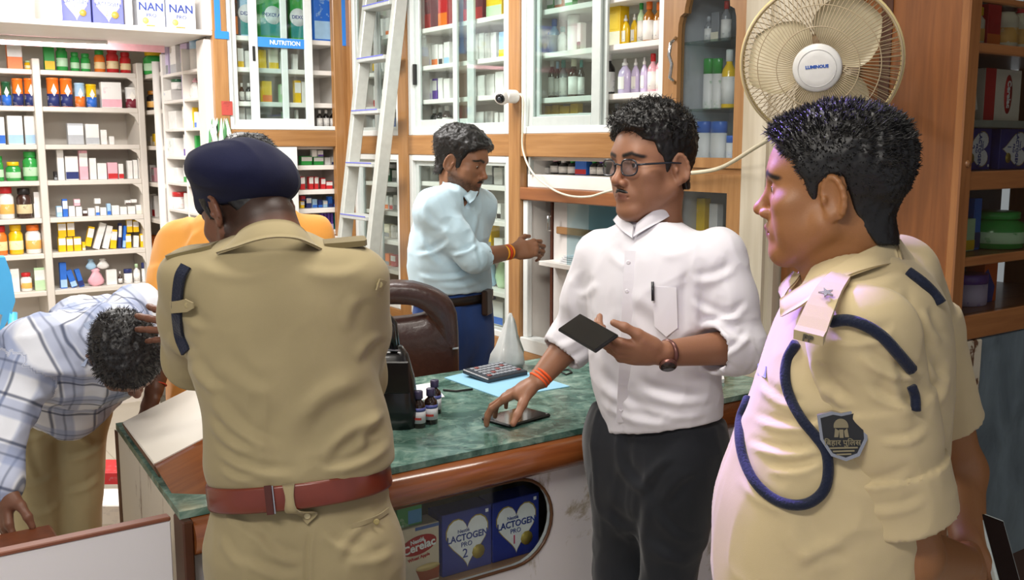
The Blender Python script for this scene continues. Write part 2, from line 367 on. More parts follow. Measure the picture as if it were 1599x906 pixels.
# ---- arched glazed door next to the pillar
c7 = thing('display_cabinet', 'tall display cabinet with scalloped arch-top glass door beside the cream pillar', 'cabinet')
ya, yb_ = 2.212, 2.54
def arch_frame(z0, z1, w, arch):
    """door leaf as a closed ring of wood around a glass opening with a scalloped head"""
    i0, i1 = ya+w, yb_-w*.55; mid = (i0+i1)/2; hw = (i1-i0)/2
    inner = [(i0, z0+w*.8), (i1, z0+w*.8)]
    if arch:
        for (u, dz) in ((1, -.09), (.985, -.055), (.93, -.03), (.82, -.022), (.78, -.02), (.76, .0), (.70, .025), (.58, .045), (.40, .055), (.2, .058), (0, .059)): inner.append((mid+u*hw, z1-w-.04+dz))
        for (u, dz) in ((-.2, .058), (-.40, .055), (-.58, .045), (-.70, .025), (-.76, 0), (-.78, -.02), (-.82, -.022), (-.93, -.03), (-.985, -.055), (-1, -.09)): inner.append((mid+u*hw, z1-w-.04+dz))
    else: inner += [(i1, z1-w), (i0, z1-w)]
    n = len(inner); cy, cz = mid, (z0+z1)/2
    outer = []
    for (u, z) in inner:                     # push each inner point out to the leaf's rectangle
        du, dz = u-cy, z-cz; k = min((ya-cy)/du if du < -1e-6 else ((yb_-cy)/du if du > 1e-6 else 9), (z0-cz)/dz if dz < -1e-6 else ((z1-cz)/dz if dz > 1e-6 else 9)); outer.append((cy+du*k, cz+dz*k))
    # rectangle corners must stay sharp
    for (cu, cz_) in ((ya, z0), (yb_, z0), (yb_, z1), (ya, z1)):
        j = min(range(n), key=lambda q: (outer[q][0]-cu)**2+(outer[q][1]-cz_)**2); outer[j] = (cu, cz_)
    vs = []; x0, x1 = XW-.02, XW+.012
    for (u, z) in outer: vs.append((x0, u, z))
    for (u, z) in inner: vs.append((x0, u, z))
    for (u, z) in outer: vs.append((x1, u, z))
    for (u, z) in inner: vs.append((x1, u, z))
    fs = []
    for i in range(n):
        j = (i+1) % n
        fs += [(i, n+i, n+j, j), (2*n+i, 2*n+j, 3*n+j, 3*n+i), (n+i, 3*n+i, 3*n+j, n+j), (i, j, 2*n+j, 2*n+i)]
    return MB().add(vs, fs), inner
zc = [float(onX(1110, 262, XW)[2]), float(onX(1110, -8, XW)[2])]
a1, inn = arch_frame(zc[0], 2.20, .042, True)
d7 = a1.build('door', M_WOOD, c7)
MB().prism([(XW-.002, u, z) for u, z in inn], (.004, 0, 0)).build('pane', glassmat('door_glass_grey', (.88, .91, .93), 1.3), d7)
MB().tube([(XW-.02, 2.525, 2.02), (XW-.045, 2.525, 2.0), (XW-.05, 2.527, 1.96), (XW-.04, 2.523, 1.93), (XW-.045, 2.525, 1.885), (XW-.02, 2.525, 1.868)], .006, 8).build('handle', M_CHROME, d7)
zl = [float(onX(1110, 385, XW)[2]), float(onX(1110, 272, XW)[2])]
a2, inn2 = arch_frame(1.20, zl[1], .06, False)
d8 = a2.build('door', M_WOOD, c7)
MB().prism([(XW-.002, u, z) for u, z in inn2], (.004, 0, 0)).build('pane', glassmat('door_glass_grey'), d8)
MB().box((XW-.012, ya, zl[1]), (XW+.02, yb_, zc[0])).build('rail', M_WOODH, c7)
MB().box((XW-.02, ya, 0), (XW+.02, yb_, 1.20), 0, .003).build('base_panel', M_WOOD, c7)
MB().box((XW-.012, ya, 2.20), (XW+.02, yb_, ZT)).build('head_panel', M_WOOD, c7)
M_GREY = plain('b6babf', .5)
MB().box((2.74, ya, .8), (2.76, yb_, ZT)).build('back_panel', M_GREY, c7)
for a in (ya, yb_-.008): MB().box((XW+.021, a, .8), (2.74, a+.008, ZT)).build('side_panel', M_GREY, c7)
zs7 = [float(onX(1110, y, XW+.06)[2]) for y in (64, 170, 250)]
for z in zs7[:2]: MB().box((XW+.02, ya+.009, z-.008), (2.739, yb_-.009, z)).build('glass_shelf', glassmat('shelf_glass', (.75, .86, .84), 1.5), c7)
MB().box((XW+.021, ya+.009, zs7[2]-.02), (2.739, yb_-.009, zs7[2])).build('shelf', M_GREY, c7)
zs8 = 1.27
MB().box((XW+.021, ya+.009, zs8-.02), (2.739, yb_-.009, zs8)).build('shelf', M_GREY, c7)

# ================================================================ cabinet wall left of the corner (plane Y = 5.11)
YW = 5.11
xy = lambda px, py=100: float(onY(px, py, YW)[0]); zy = lambda px, py: float(onY(px, py, YW)[2])
c9 = thing('wall_cabinet', 'white framed upper cabinet holding formula boxes above a blue NUTRITION strip', 'cabinet')
L0, L1 = xy(356), xy(537)
zsN = [float(onY(440, y, YW+.06)[2]) for y in (60, 108, 160)]
def carcassY(t, x0, x1, z0, z1, shelves, yi, inner=None):
    inner = inner or M_INNER
    MB().box((x0, yi, z0), (x1, yi+.02, z1)).build('back_panel', inner, t)
    for a in (x0, x1-.012): MB().box((a, YW+.036, z0), (a+.012, yi, z1)).build('side_panel', inner, t)
    for a in (z0, z1-.015): MB().box((x0+.012, YW+.036, a), (x1-.012, yi, a+.015)).build('board', inner, t)
    for z in shelves: MB().box((x0+.013, YW+.04, z-.025), (x1-.013, yi-.001, z), 0, .002).build('shelf', M_WHITE, t)
ZN = zy(440, 203)
carcassY(c9, L0, L1, ZN, ZT, zsN, YW+.30)
tracks(c9, YW, L0, L1, ZN, ZT, 'Y', .022)
sliding_door(c9, YW, xy(362), xy(452), ZN+.012, ZT-.02, 'Y', .035, off=.018, mat=M_ALUW)
o = sliding_door(c9, YW, xy(391), xy(489), ZN+.008, ZT-.02, 'Y', .045, off=.002, mat=M_ALUW)
MB().box((xy(395), YW-.004, zy(395, 95)), (xy(399), YW+.002, zy(395, 72)), 0, .001).build('lock', M_DARK, o)
strip = MB().box((xy(404.5), YW+.0060, zsN[0]-.055), (xy(478), YW+.0074, zsN[0]-.005), 0).build('shelf_strip', plain('3d8fe0', .4, var=.02), c9)
lettering('NUTRITION', .032, plain('eef4fb', .5), c9, (xy(447), YW+.0055, zsN[0]-.030), (math.pi/2, 0, 0), .0006)
pf = thing('cabinet_face_frame', 'orange-brown veneer posts and rail around the white framed formula cabinet', 'cabinet frame')
MB().box((xy(333), YW-.01, 0), (L0-.001, YW+.03, ZT), 0, .004).build('post', M_WOOD, pf)
MB().box((L1+.001, YW-.01, 0), (2.394, YW+.03, ZT), 0, .004).build('post', M_WOOD, pf)
MB().box((2.3945, 5.101, 0), (XW+.02, 5.14, ZT), 0, .004).build('post', M_WOOD, pf)
MB().box((L0, YW-.008, zy(440, 229)), (L1, YW+.03, ZN-.001), 0, .003).build('rail', M_WOODX, pf)
MB().box((L0, YW-.008, 0), (L1, YW+.03, .93), 0, .003).build('base_panel', M_WOODX, pf)
M_TAPE = plain('2f86e6', .35, var=.02)
MB().box((xy(337), YW-.012, zy(341, 55)), (xy(346), YW-.0101, ZT)).build('blue_tape', M_TAPE, pf)
MB().box((xy(336), YW-.0135, zy(345, 61)), (xy(358), YW-.0122, zy(345, 49))).build('blue_tape', M_TAPE, pf)
MB().box((xy(534), YW-.012, zy(539, 72)), (xy(543), YW-.0101, ZT)).build('blue_tape', M_TAPE, pf)
MB().box((xy(345, 170), YW-.0125, zy(350, 180)), (xy(362, 170), YW-.0101, zy(350, 158))).build('red_sticker', printed('b0483f', '6a2a26', sc=60), pf)
# lower open cabinet with tablet strips
c10 = thing('wall_cabinet', 'lower open cabinet with shelves of small green, red and blue packs', 'cabinet')
zsT = [float(onY(505, y, YW+.06)[2]) for y in (258, 296, 325, 360)]
ZT0 = zy(440, 229)
carcassY(c10, L0, L1, .93, ZT0, zsT + [zy(505, 382)], YW+.30)
MB().box((xy(430, 300), YW-.004, .95), (xy(466, 300), YW+.034, ZT0-.001), 0, .003).build('door_frame', M_ALUW, c10)
MB().box((xy(380, 300), YW+.010, .95), (xy(430, 300), YW+.016, ZT0-.001)).build('pane', M_GLASS, c10)
MB().box((xy(466, 400), YW-.002, .93), (L1, YW+.035, zsT[3]-.03), 0, .002).build('drawer_front', M_WHITE, c10)

# ================================================================ white rack along the far wall, with return and overhead cupboard
RY = 6.25
xr = lambda px, py=280: float(onY(px, py, RY)[0]); zr = lambda px, py: float(onY(px, py, RY)[2])
rack = thing('wall_rack', 'white built-in rack of shelves along the far wall, two bays', 'rack')
zsW = [zr(150, y) for y in (112, 168, 226, 281, 338, 392, 449, 508)]
RB = 6.55
MB().box((.35, RB, 0), (1.72, RB+.02, 2.14)).build('back_panel', M_RACK, rack)
for x0, x1 in ((xr(62), xr(74)), (xr(222), xr(232))):
    MB().box((x0, RY-.002, 0), (x1, RB-.001, 2.14), 0, .004).build('upright', M_RACK, rack)
for z in zsW:
    MB().box((.35, RY+.004, z-.028), (xr(62)-.001, RB-.001, z), 0, .003).build('shelf', M_RACK, rack)
    MB().box((xr(74)+.001, RY+.004, z-.028), (xr(222)-.001, RB-.001, z), 0, .003).build('shelf', M_RACK, rack)
    x1 = xr(222)-.0015
    MB().prism([(x1, RY+.006, z-.028), (x1-.055, RY+.006, z-.028), (x1-.02, RY+.006, z-.05), (x1, RY+.006, z-.095)], (0, .02, 0)).build('corner_bracket', M_RACK, rack)
MB().box((.35, 5.80, float(onY(120, 75, 5.80)[2])), (1.69, 5.82, float(onY(120, 62, 5.80)[2]))).build('pink_strip', plain('efb6bd', .6), rack)
XR = 1.70
yr = lambda px, py=200: float(onX(px, py, XR)[1])
ret = thing('wall_rack', 'white return shelving between the far rack and the formula cabinet', 'rack')
RX = XR+.15
zsA = [float(onX(245, y, XR)[2]) for y in (113, 171, 228, 286, 343, 397, 440)]
zsB = [float(onX(290, y, XR)[2]) for y in (110, 154, 200, 245, 287, 330, 372, 415)]
yE, yM, yP0, yP1, yC = yr(313), yr(288), yr(257), yr(247), 6.54
MB().box((RX+.01, yE, 0), (RX+.03, yC, 2.17)).build('back_panel', M_RACK, ret)
MB().box((XR-.005, YW+.03, 0), (XR+.05, yE, 2.19), 0, .004).build('end_panel', M_WHITE, ret)
for y0, y1 in ((yM-.008, yM+.008), (yP0, yP0+.03)): MB().box((XR, y0, 0), (RX+.009, y1, 2.17), 0, .003).build('upright', M_WHITE, ret)
MB().lathe([(.024, 0), (.024, 2.13)], 14, (XR-.012, (yP0+yP1)/2, 0)).build('pipe', M_WHITE, ret)
for z in zsB:
    MB().box((XR+.002, yE+.001, z-.016), (RX+.009, yM-.009, z), 0, .002).build('shelf', M_WHITE, ret)
    MB().box((XR+.002, yM+.009, z-.016), (RX+.009, yP0-.001, z), 0, .002).build('shelf', M_WHITE, ret)
for z in zsA: MB().box((XR+.002, yP0+.031, z-.025), (RX+.009, yC, z), 0, .002).build('shelf', M_RACK, ret)
# overhead cupboard
ZO = float(onY(165, 45, YW)[2])
oh = thing('overhead_cupboard', 'white overhead cupboard of formula boxes above the far rack', 'cupboard')
MB().box((.2, YW-.005, ZO-.0), (xy(331, 50), 5.86, ZO+.025), 0, .003).build('bottom_board', M_WHITE, oh)
MB().box((.2, YW+.34, ZO+.026), (xy(331, 20), YW+.36, ZT)).build('back_panel', M_INNER, oh)
for a, b in ((77, 97), (200, 207), (323, 331)):
    MB().box((xy(a, 20), YW-.003, ZO+.026), (xy(b, 20), YW+.339, ZT), 0, .003).build('divider', M_WHITE, oh)
MB().tube([(.75, YW+.55, ZO-.014), (1.35, YW+.55, ZO-.014)], .012, 8).build('tube_lamp_holder', M_WHITE, oh)
area('tube_lamp_light', (1.05, YW+.55, ZO-.03), (1.1, 6.5, 1.1), .6, .05, 9, (1.0, .97, .95))

# ================================================================ side cabinet on the right (front plane Y = 1.483)
YS = 1.483
sc_ = thing('side_cabinet', 'brown wooden glazed cabinet on the right with baby food and drink powders', 'cabinet')
MB().box((XW, YS+.012, 0), (XW+.022, 2.055, ZT), 0, .003).build('side_panel', M_DARKWOOD, sc_)
MB().box((XW-.006, 1.70, 0), (XW-.0005, 1.735, ZT), 0, .002).build('wood_strip', wood('shadow_trim', '3e2214', '55301c', 'Z'), sc_)  # dark trim strip, its tone standing in for a vertical shadow band
zsS = [float(onY(1550, y, YS)[2]) for y in (68, 192, 267, 399, 490)]
xs = lambda px, py: float(onY(px, py, YS)[0])
MB().box((XW-.01, YS-.014, 0), (XW+.045, YS+.012, ZT), 0, .004).build('stile', M_DARKWOODZ, sc_)
MB().box((3.30, YS-.014, 0), (3.36, YS+.3, ZT), 0, .004).build('stile', M_DARKWOODZ, sc_)
def srail(py0, py1, name='rail', dz=0):
    MB().box((XW+.045, YS-.010, float(onY(1540, py1, YS)[2])), (3.30, YS+.012, float(onY(1540, py0, YS)[2])), 0, .003).build(name, M_DARKWOODX, sc_)
srail(267, 296); srail(487, 524)
srail(68, 84); srail(398, 412)
srail(-6, 4)
zz = lambda py: float(onY(1540, py, YS)[2])
for z, m in ((zz(68), M_DARKWOODX), (zz(187), plain('8b8f88', .5)), (zz(267), M_DARKWOODX), (zz(398), M_DARKWOODX), (zz(487), M_DARKWOODX)):
    MB().box((XW+.024, YS+.013, z-.02), (3.30, YS+.32, z), 0, .002).build('shelf', m, sc_)
MB().box((XW+.022, YS+.325, 0), (3.30, YS+.345, ZT)).build('back_panel', plain('5d6468', .6), sc_)
for z0, z1 in ((zz(487), zz(296)), (zz(267), ZT)): MB().box((XW+.046, YS-.002, z0), (3.299, YS+.002, z1)).build('pane', glassmat('side_glass', (.80, .82, .80), 1.4), sc_)
MB().lathe([(.009, -.008), (.011, 0), (.006, .006)], 10, (0, 0, 0), 0, Matrix.Translation((XW+.02, YS-.016, zz(255))) @ Matrix.Rotation(math.pi/2, 4, 'X')).build('knob', plain('7a5230', .4), sc_)
def peel_mat():
    m, nt, b = newmat('peeling_paint'); v = coords(nt, (1.4, 1.4, .6))
    n = noise(nt, v, 14.0, 6, .65, .6)
    r = ramp(nt, n, [(.46, '5a3a22'), (.50, 'b9b09c'), (.8, 'c9c1ae')]); r.color_ramp.interpolation = 'LINEAR'
    nt.links.new(r.outputs[0], b.inputs['Base Color']); b.inputs['Roughness'].default_value = .7; bumped(nt, b, n, .5); return m
MB().box((XW-.008, YS-.012, 0), (XW+.16, YS+.013, zz(526)), 0, .003).build('peeling_stile', peel_mat(), sc_)
def slate_mat():
    m, nt, b = newmat('slate_blue_paint'); n = noise(nt, coords(nt, (2, 2, 1)), 4.0, 6, .6, .5)
    r = ramp(nt, n, [(.3, '46535b'), (.7, '6a7a82')]); nt.links.new(r.outputs[0], b.inputs['Base Color']); b.inputs['Roughness'].default_value = .6; bumped(nt, b, n, .25); return m
MB().box((XW+.161, YS-.005, .42), (3.36, YS+.012, zz(526)), 0, .003).build('lower_panel', slate_mat(), sc_)
MB().box((XW+.161, YS+.0, 0), (3.36, YS+.012, .419)).build('plinth', plain('3a251c', .7), sc_)
# ================================================================ goods on the shelves
CN = dict(w='white', y='yellow', r='red', g='green', b='blue', o='orange', p='pink', v='violet', k='black', s='silver', n='brown', c='cream', t='teal', l='pale blue', e='pale green', a='grey', d='dark green', m='maroon', u='lavender', h='amber', i='navy')
CX = dict(w='eceae6', y='f0c414', r='c8282c', g='2f9e45', b='2f6fd0', o='ee7a28', p='f0b4c0', v='6b4aa8', k='201c1c', s='b9bcc0', n='3a2018', c='efe6cf', t='2a8f8c', l='a9cdea', e='bfe0b4', a='8f9296', d='1f5a3a', m='7d2436', u='cdbfe0', h='a5691a', i='27336f')
KN = dict(B='carton', J='lidded jar', C='tin', T='bottle', F='lotion bottle', P='plastic bag', K='carton', U='tub', D='dropper bottle')
KID = dict(B='medicine_box', J='jar', C='powder_tin', T='medicine_bottle', F='lotion_bottle', P='plastic_bag', K='large_carton', U='tub', D='dropper_bottle')
KCAT = dict(B='box', J='jar', C='tin', T='bottle', F='bottle', P='bag', K='box', U='tub', D='bottle')
_pm = {}
INKS = ['6f7aa8', 'b06a70', '5f8f78', '8a7fae', '5d6470', '4f86b8']
def goods_mesh(kind, w, h, c1, c2):
    """list of (part name, mesh) in local space: base centre at the origin, front towards -Y"""
    key = (kind, round(w, 3), round(h, 3), c1, c2)
    if key in _pm: return _pm[key]
    a, b = CX[c1], CX[c2]; out = []; r = w/2
    pm = printed(a, ink=b if c2 not in (c1, 'w') else INKS[(len(_pm)*7) % 6], amt=.8); lp = printed('f2efe9', ink='6b7390', sc=110)
    if kind in 'BK':
        d = min(max(w*.55, .03), .11)
        out.append(('carton', MB().box((-r, -d/2, 0), (r, d/2, h), 0, .0015).mesh('carton', plain(a, .45))))
        if h > w*.6:
            z0, z1 = (h*.04, h*.34) if c2 != 'w' else (h*.45, h*.9)
            out.append(('colour_band', MB().box((-r*.98, -d/2-.0008, z0), (r*.98, -d/2-.00005, z1)).mesh('band', plain(b, .45))))
            out.append(('printed_panel', MB().box((-r*.8, -d/2-.0009, z1+h*.05), (r*.8, -d/2-.00005, min(h*.93, z1+h*.45))).mesh('panel', pm)))
        else:
            out.append(('colour_band', MB().box((r*.35, -d/2-.0008, h*.05), (r*.98, -d/2-.00005, h*.95)).mesh('band', plain(b, .45))))
            out.append(('printed_panel', MB().box((-r*.92, -d/2-.0009, h*.15), (r*.25, -d/2-.00005, h*.85)).mesh('panel', pm)))
    elif kind == 'J':
        out.append(('jar_body', MB().lathe([(r*.9, 0), (r, h*.04), (r, h*.68), (r*.72, h*.78), (r*.7, h*.80)], 18).mesh('body', plain(a, .2, coat=.4))))
        out.append(('lid', MB().lathe([(r*.80, h*.80), (r*.82, h*.81), (r*.82, h*.98), (r*.76, h)], 18).mesh('lid', plain(b, .35))))
        out.append(('label', MB().lathe([(r*1.004, h*.16), (r*1.012, h*.165), (r*1.012, h*.46), (r*1.004, h*.465)], 18).mesh('label', printed(dict(g='bfe3bd', r='f0d9a8', o='f6d9a0', y='fff3c0', n='d9c9a0').get(c1, 'f0b860'), ink=a, sc=60, amt=.8))))
    elif kind == 'C':
        out.append(('tin_body', MB().lathe([(r*.97, 0), (r, .004), (r, h*.92)], 20).mesh('body', plain(a, .25, coat=.3))))
        out.append(('lower_band', MB().lathe([(r*1.004, h*.02), (r*1.008, h*.02), (r*1.008, h*.45), (r*1.004, h*.45)], 20).mesh('band', printed(b, ink='f2efe9', sc=60))))
        out.append(('lid', MB().lathe([(r*1.03, h*.92), (r*1.03, h*.985), (r*.98, h)], 20).mesh('lid', plain(a, .3))))
        out.append(('emblem', MB().prism([(-r*.5, -r*1.0, h*.55), (0, -r*1.03, h*.36), (r*.5, -r*1.0, h*.55), (0, -r*1.03, h*.80)], (0, .012, 0)).mesh('emblem', plain('f1eee6', .3))))
    elif kind in 'TD':
        nk = .42 if kind == 'T' else .3; sh = .60 if kind == 'T' else .5
        out.append(('bottle_body', MB().lathe([(r*.92, 0), (r, h*.03), (r, h*sh), (r*.9, h*(sh+.06)), (r*nk, h*(sh+.16)), (r*nk, h*.82)], 16).mesh('body', plain(a, .15, coat=.5))))
        out.append(('cap', MB().lathe([(r*(nk+.08), h*.80), (r*(nk+.08), h*.985), (r*nk, h)], 14).mesh('cap', plain(b, .35))))
        out.append(('label', MB().lathe([(r*1.005, h*.08), (r*1.012, h*.08), (r*1.012, h*(sh-.06)), (r*1.005, h*(sh-.06))], 16).mesh('label', lp)))
    elif kind == 'F':
        out.append(('bottle_body', MB().lathe([(r*.9, 0), (r, h*.03), (r, h*.55), (r*.86, h*.66), (r*.5, h*.75), (r*.34, h*.80)], 18, sq=.62).mesh('body', plain(a, .3, coat=.3))))
        out.append(('cap', MB().lathe([(r*.36, h*.80), (r*.36, h*.88), (r*.22, h*.89), (r*.16, h)], 14).mesh('cap', plain(b, .35))))
        out.append(('label', MB().box((-r*.55, -r*.63, h*.14), (r*.55, -r*.52, h*.5), 0, .002).mesh('label', lp)))
    elif kind == 'U':
        out.append(('tub_body', MB().lathe([(r*.96, 0), (r, h*.03), (r, h*.70)], 20, sq=.75).mesh('body', printed(a, ink=b, sc=60))))
        out.append(('cap', MB().lathe([(r*1.01, h*.70), (r*1.01, h*.975), (r*.95, h)], 20, sq=.75).mesh('cap', plain(b, .3, coat=.3))))
    elif kind == 'P':
        m = MB(); n = 14; prof = [(.55, 0), (.95, .12), (1, .35), (.8, .62), (.45, .85), (.6, .95), (.35, 1)]
        vs = []; fs = []
        for i in range(n):
            an = 2*math.pi*i/n
            for q, (k, z) in enumerate(prof):
                kk = k*(1+.16*math.sin(3*i*1.7+q*2.1)); vs.append((r*kk*math.cos(an), r*.6*kk*math.sin(an), h*z*(1+.05*math.sin(i*2.3))))
        for i in range(n):
            j = (i+1) % n
            for q in range(len(prof)-1): fs.append((i*7+q, j*7+q, j*7+q+1, i*7+q+1))
        fs.append(tuple(i*7 for i in range(n))[::-1]); fs.append(tuple(i*7+6 for i in range(n)))
        out.append(('bag', m.add(vs, fs, 0, True).mesh('bag', plain(a, .25, coat=.4))))
    _pm[key] = out; return out
_used = set()
def unique(lbl, alt):
    for a in [lbl] + alt:
        if a not in _used: _used.add(a); return a
    return alt[-1]
def stock(items, axis, plane, z, where, group, py):
    """items: 'kind+c1+c2 x0 x1 ytop [lift] [tilt]' along one shelf; px columns turned into positions on the goods' plane"""
    objs = []; looks = []
    for it in items.split(';'):
        f = it.split(); k, c1, c2 = f[0][0], f[0][1], f[0][2]; x0, x1, yt = map(float, f[1:4])
        lift = float(f[4]) if len(f) > 4 else 0.0; tilt = math.radians(float(f[5])) if len(f) > 5 else 0.0
        on = onY if axis == 'Y' else onX; i = 0 if axis == 'Y' else 1
        a, b = float(on(x0, py, plane)[i]), float(on(x1, py, plane)[i]); u = (a+b)/2; w = abs(b-a)*.94
        mid = (x0+x1)/2; h = max(.02, float(on(mid, yt, plane)[2])-z-lift)
        if tilt: h *= .93; w *= .82
        loc = (u, plane+w*.0, z+lift+.0006) if axis == 'Y' else (plane, u, z+lift+.0006)
        looks.append((CN[c1], CN[c2], KN[k])); objs.append((k, w, h, c1, c2, loc, tilt))
    for n, (k, w, h, c1, c2, loc, tilt) in enumerate(objs):
        parts = goods_mesh(k, w, h, c1, c2)
        A, B, K = looks[n]
        look = f'{A} {K}' if A == B else (f'{A} {K} with {B} lid' if k in 'JC' else f'{A} {K} with {B} cap' if k in 'TFUD' else f'{A} and {B} {K}')
        nb = [f'{looks[q][0]} {looks[q][2]}' for q in (n-1, n+1) if 0 <= q < len(looks)]
        bes = f'beside {nb[0]}' if nb else 'standing alone'; bes2 = f'beside {nb[-1]}' if nb else bes
        alts = [f'{look} {bes} on the {where}', f'{look} {bes2} on the {where}', f'{look}, {ORD[n]} along the {where}']
        alts = [q for q in alts if len(q.split()) <= 16] or [f'{A} {K}, {ORD[n]} along the {where}']
        lb = unique(f'{look} on the {where}' if sum(l == looks[n] for l in looks) == 1 else alts[0], alts)
        rz = 0.0 if axis == 'Y' else -math.pi/2
        rz += rnd.uniform(-.05, .05) if not tilt else 0
        t = thing(KID[k], lb, KCAT[k], loc, rz, group)
        if tilt:
            t.rotation_euler = (0, tilt, rz)
            t.location.z += abs(math.sin(tilt))*w/2
        for nm, me in parts: link(nm, me, t)
WR = 'white far rack'
g = 'goods in the far rack'
RP = RY+.075
# narrow bay (seen at the left edge)
def rack_row(n, items, bay): stock(items, 'Y', RP, zsW[n], f'{ORD[n]} {bay}-bay shelf of the rack', g, [110, 166, 224, 280, 337, 391, 448][n])
rack_row(0, 'Kow 11 36 66;Jye 38 51 95', 'outer')
rack_row(1, 'Coi -4 3 128;Cdb 3 19 128;Coi 20 38 123;Coi 39 59 123', 'outer')
rack_row(2, 'Bwb -8 9 183;Bwl 12 37 181;Bwl 39 62 181', 'outer')
rack_row(3, 'Jgg -6 7 244;Jgy 9 34 253;Jgg 36 61 237', 'outer')
rack_row(4, 'Jwr -2 24 292;Jnk 26 52 294;Bww 53 65 318;Bww 54 63 300 .072', 'outer')
rack_row(5, 'Jor -12 13 353;Jyy 14 38 351;Jwo 40 66 351', 'outer')
rack_row(6, 'Bww 17 31 420;Jwr 32 51 426;Bew 54 72 418', 'outer')
# wide bay
rack_row(0, 'Kgy 69 86 67;Jgg 88 107 68;Jgg 110 125 82;Jgg 126 142 84;Jog 147 165 79;Jrr 166 186 75;Jrr 187 205 82', 'wide')
rack_row(1, 'Coi 74 94 122;Coi 95 115 123;Clo 117 134 130;Cyb 135 152 132;Kwp 157 190 129;Cwm 196 215 137', 'wide')
rack_row(2, 'Bsw 105 131 193;Bws 133 155 194;Bww 157 167 203;Bww 170 178 213', 'wide')
rack_row(3, 'Bka 84 89 268;Bww 90 101 234;Bwi 102 123 244;Bpw 124 138 235;Bww 140 151 247;Bww 152 167 255;Bpr 168 184 254;Bwr 185 193 256;Bww 199 207 251;Bww 208 215 250;Bww 216 223 247', 'wide')
rack_row(4, 'Blw 88 97 322;Bbw 98 106 311;Bww 107 117 322;Bww 118 128 323;Bnw 129 136 328;Bpw 116 126 311 .062;Bww 137 148 325;Bwb 149 155 322;Bww 156 166 324;Blb 167 173 318;Bww 174 186 321;Bww 187 198 323;Bww 199 211 322;Bwc 212 226 320;Bww 148 158 310 .07;Bwn 196 205 313 .06;Bww 205 214 312 .07', 'wide')
rack_row(5, 'Byw 91 103 370;Byw 104 114 371;Byw 115 127 370;Byw 92 105 347 .088;Byw 106 118 346 .088;Byc 128 133 378;Byw 131 143 352 .02 14;Bww 143 156 345 0 18;Bww 158 170 350 0 14;Byw 170 182 357 0 7;Biw 183 189 346 0 5;Bbl 190 196 350 0 6;Byw 196 205 366;Bww 207 217 367 0 4;Byw 219 230 365;Byw 199 208 342 .095;Byw 209 218 344 .095', 'wide')
rack_row(6, 'Bbl 94 105 410;Bbl 110 122 420 0 -16;Bbi 123 133 418 0 -14;Ppr 138 163 420;Bww 166 183 421;Dnw 185 192 424;Uwi 194 208 420;Twe 209 220 412;Uwi 222 232 410;Plw 136 152 405 .10;Pww 153 172 404 .10', 'wide')
# return shelving, corner column
def ret_row(n, items, cols, zs, col): stock(items, 'X', XR+.06, zs[n], f'{ORD[n]} shelf, {cols} return column', 'goods in the return shelving', col)
ret_row(0, 'Jgy 236 246 80', 'corner', zsA, 110)
ret_row(1, 'Jkh 238 245 142', 'corner', zsA, 168)
ret_row(2, 'Bcw 236 241 213;Byc 242 246 209', 'corner', zsA, 226)
ret_row(3, 'Bww 235 240 258;Bpw 241 245 262', 'corner', zsA, 284)
ret_row(4, 'Bww 236 241 303;Bwr 242 246 306', 'corner', zsA, 342)
ret_row(5, 'Pog 236 246 368', 'corner', zsA, 395)
for n, (ia, ib) in enumerate([('Bua 262 273 74;Bws 274 284 72', 'Bus 291 301 68;Uwl 303 311 62'), ('Bww 266 284 142;Uwd 275 284 124 .062', 'Uuv 291 300 116;Fwp 302 310 122'), ('Bww 264 272 182;Bww 274 286 174', 'Bcw 292 300 166;Byc 302 307 168;Bwb 308 312 175'),
                              ('Bww 272 287 216', 'Bwv 294 302 210;Buw 303 307 215;Bgr 309 312 212'), ('Bww 266 274 272;Bww 277 286 262', 'Bwg 294 302 258;Bww 304 311 262'), ('Bwr 267 274 302;Uwr 277 286 300', 'Bww 295 303 302;Bwb 305 311 305'),
                              ('Bww 268 276 352;Bww 278 286 348', 'Bwp 296 303 348;Bww 305 311 350'), ('Bwb 268 277 396', 'Bww 297 306 392')]):
    ret_row(n, ia, 'middle', zsB, [110, 154, 200, 245, 287, 330, 372, 415][n]); ret_row(n, ib, 'end', zsB, [110, 154, 200, 245, 287, 330, 372, 415][n])
# cabinet under the NUTRITION strip
def nut_row(z, items, n, py): stock(items, 'Y', YW+.12, z, f'{n} shelf under NUTRITION' if n == 'second' else f'{n} NUTRITION cabinet shelf', 'goods in the white framed cabinet', py)
nut_row(zsN[0], 'Kno 357 371 -35;Klt 374 396 -30;Kgt 402 444 -30;Kgt 452 476 -30;Kbl 488 516 -28;Tbi 517 526 2', 'top', 60)
nut_row(zsN[1], 'Byw 363 369 74;Bwy 370 380 76;Bww 382 394 80;Byy 404 415 78;Bcy 418 434 78;Bww 436 446 82;Bww 456 464 85', 'second', 106)
nut_row(zsN[2], 'Tnw 366 372 130;Tnw 374 382 130;Tkw 384 394 130;Byo 408 424 127;Bew 436 448 132;Byw 459 469 126;Bww 470 478 128', 'third', 158)
nut_row(ZN+.015, 'Bww 369 382 168;Bww 384 398 170;Bew 440 450 175;Bwe 461 465 172;Tkw 495 504 172;Tkw 505 514 172;Tkw 515 526 172', 'bottom', 195)
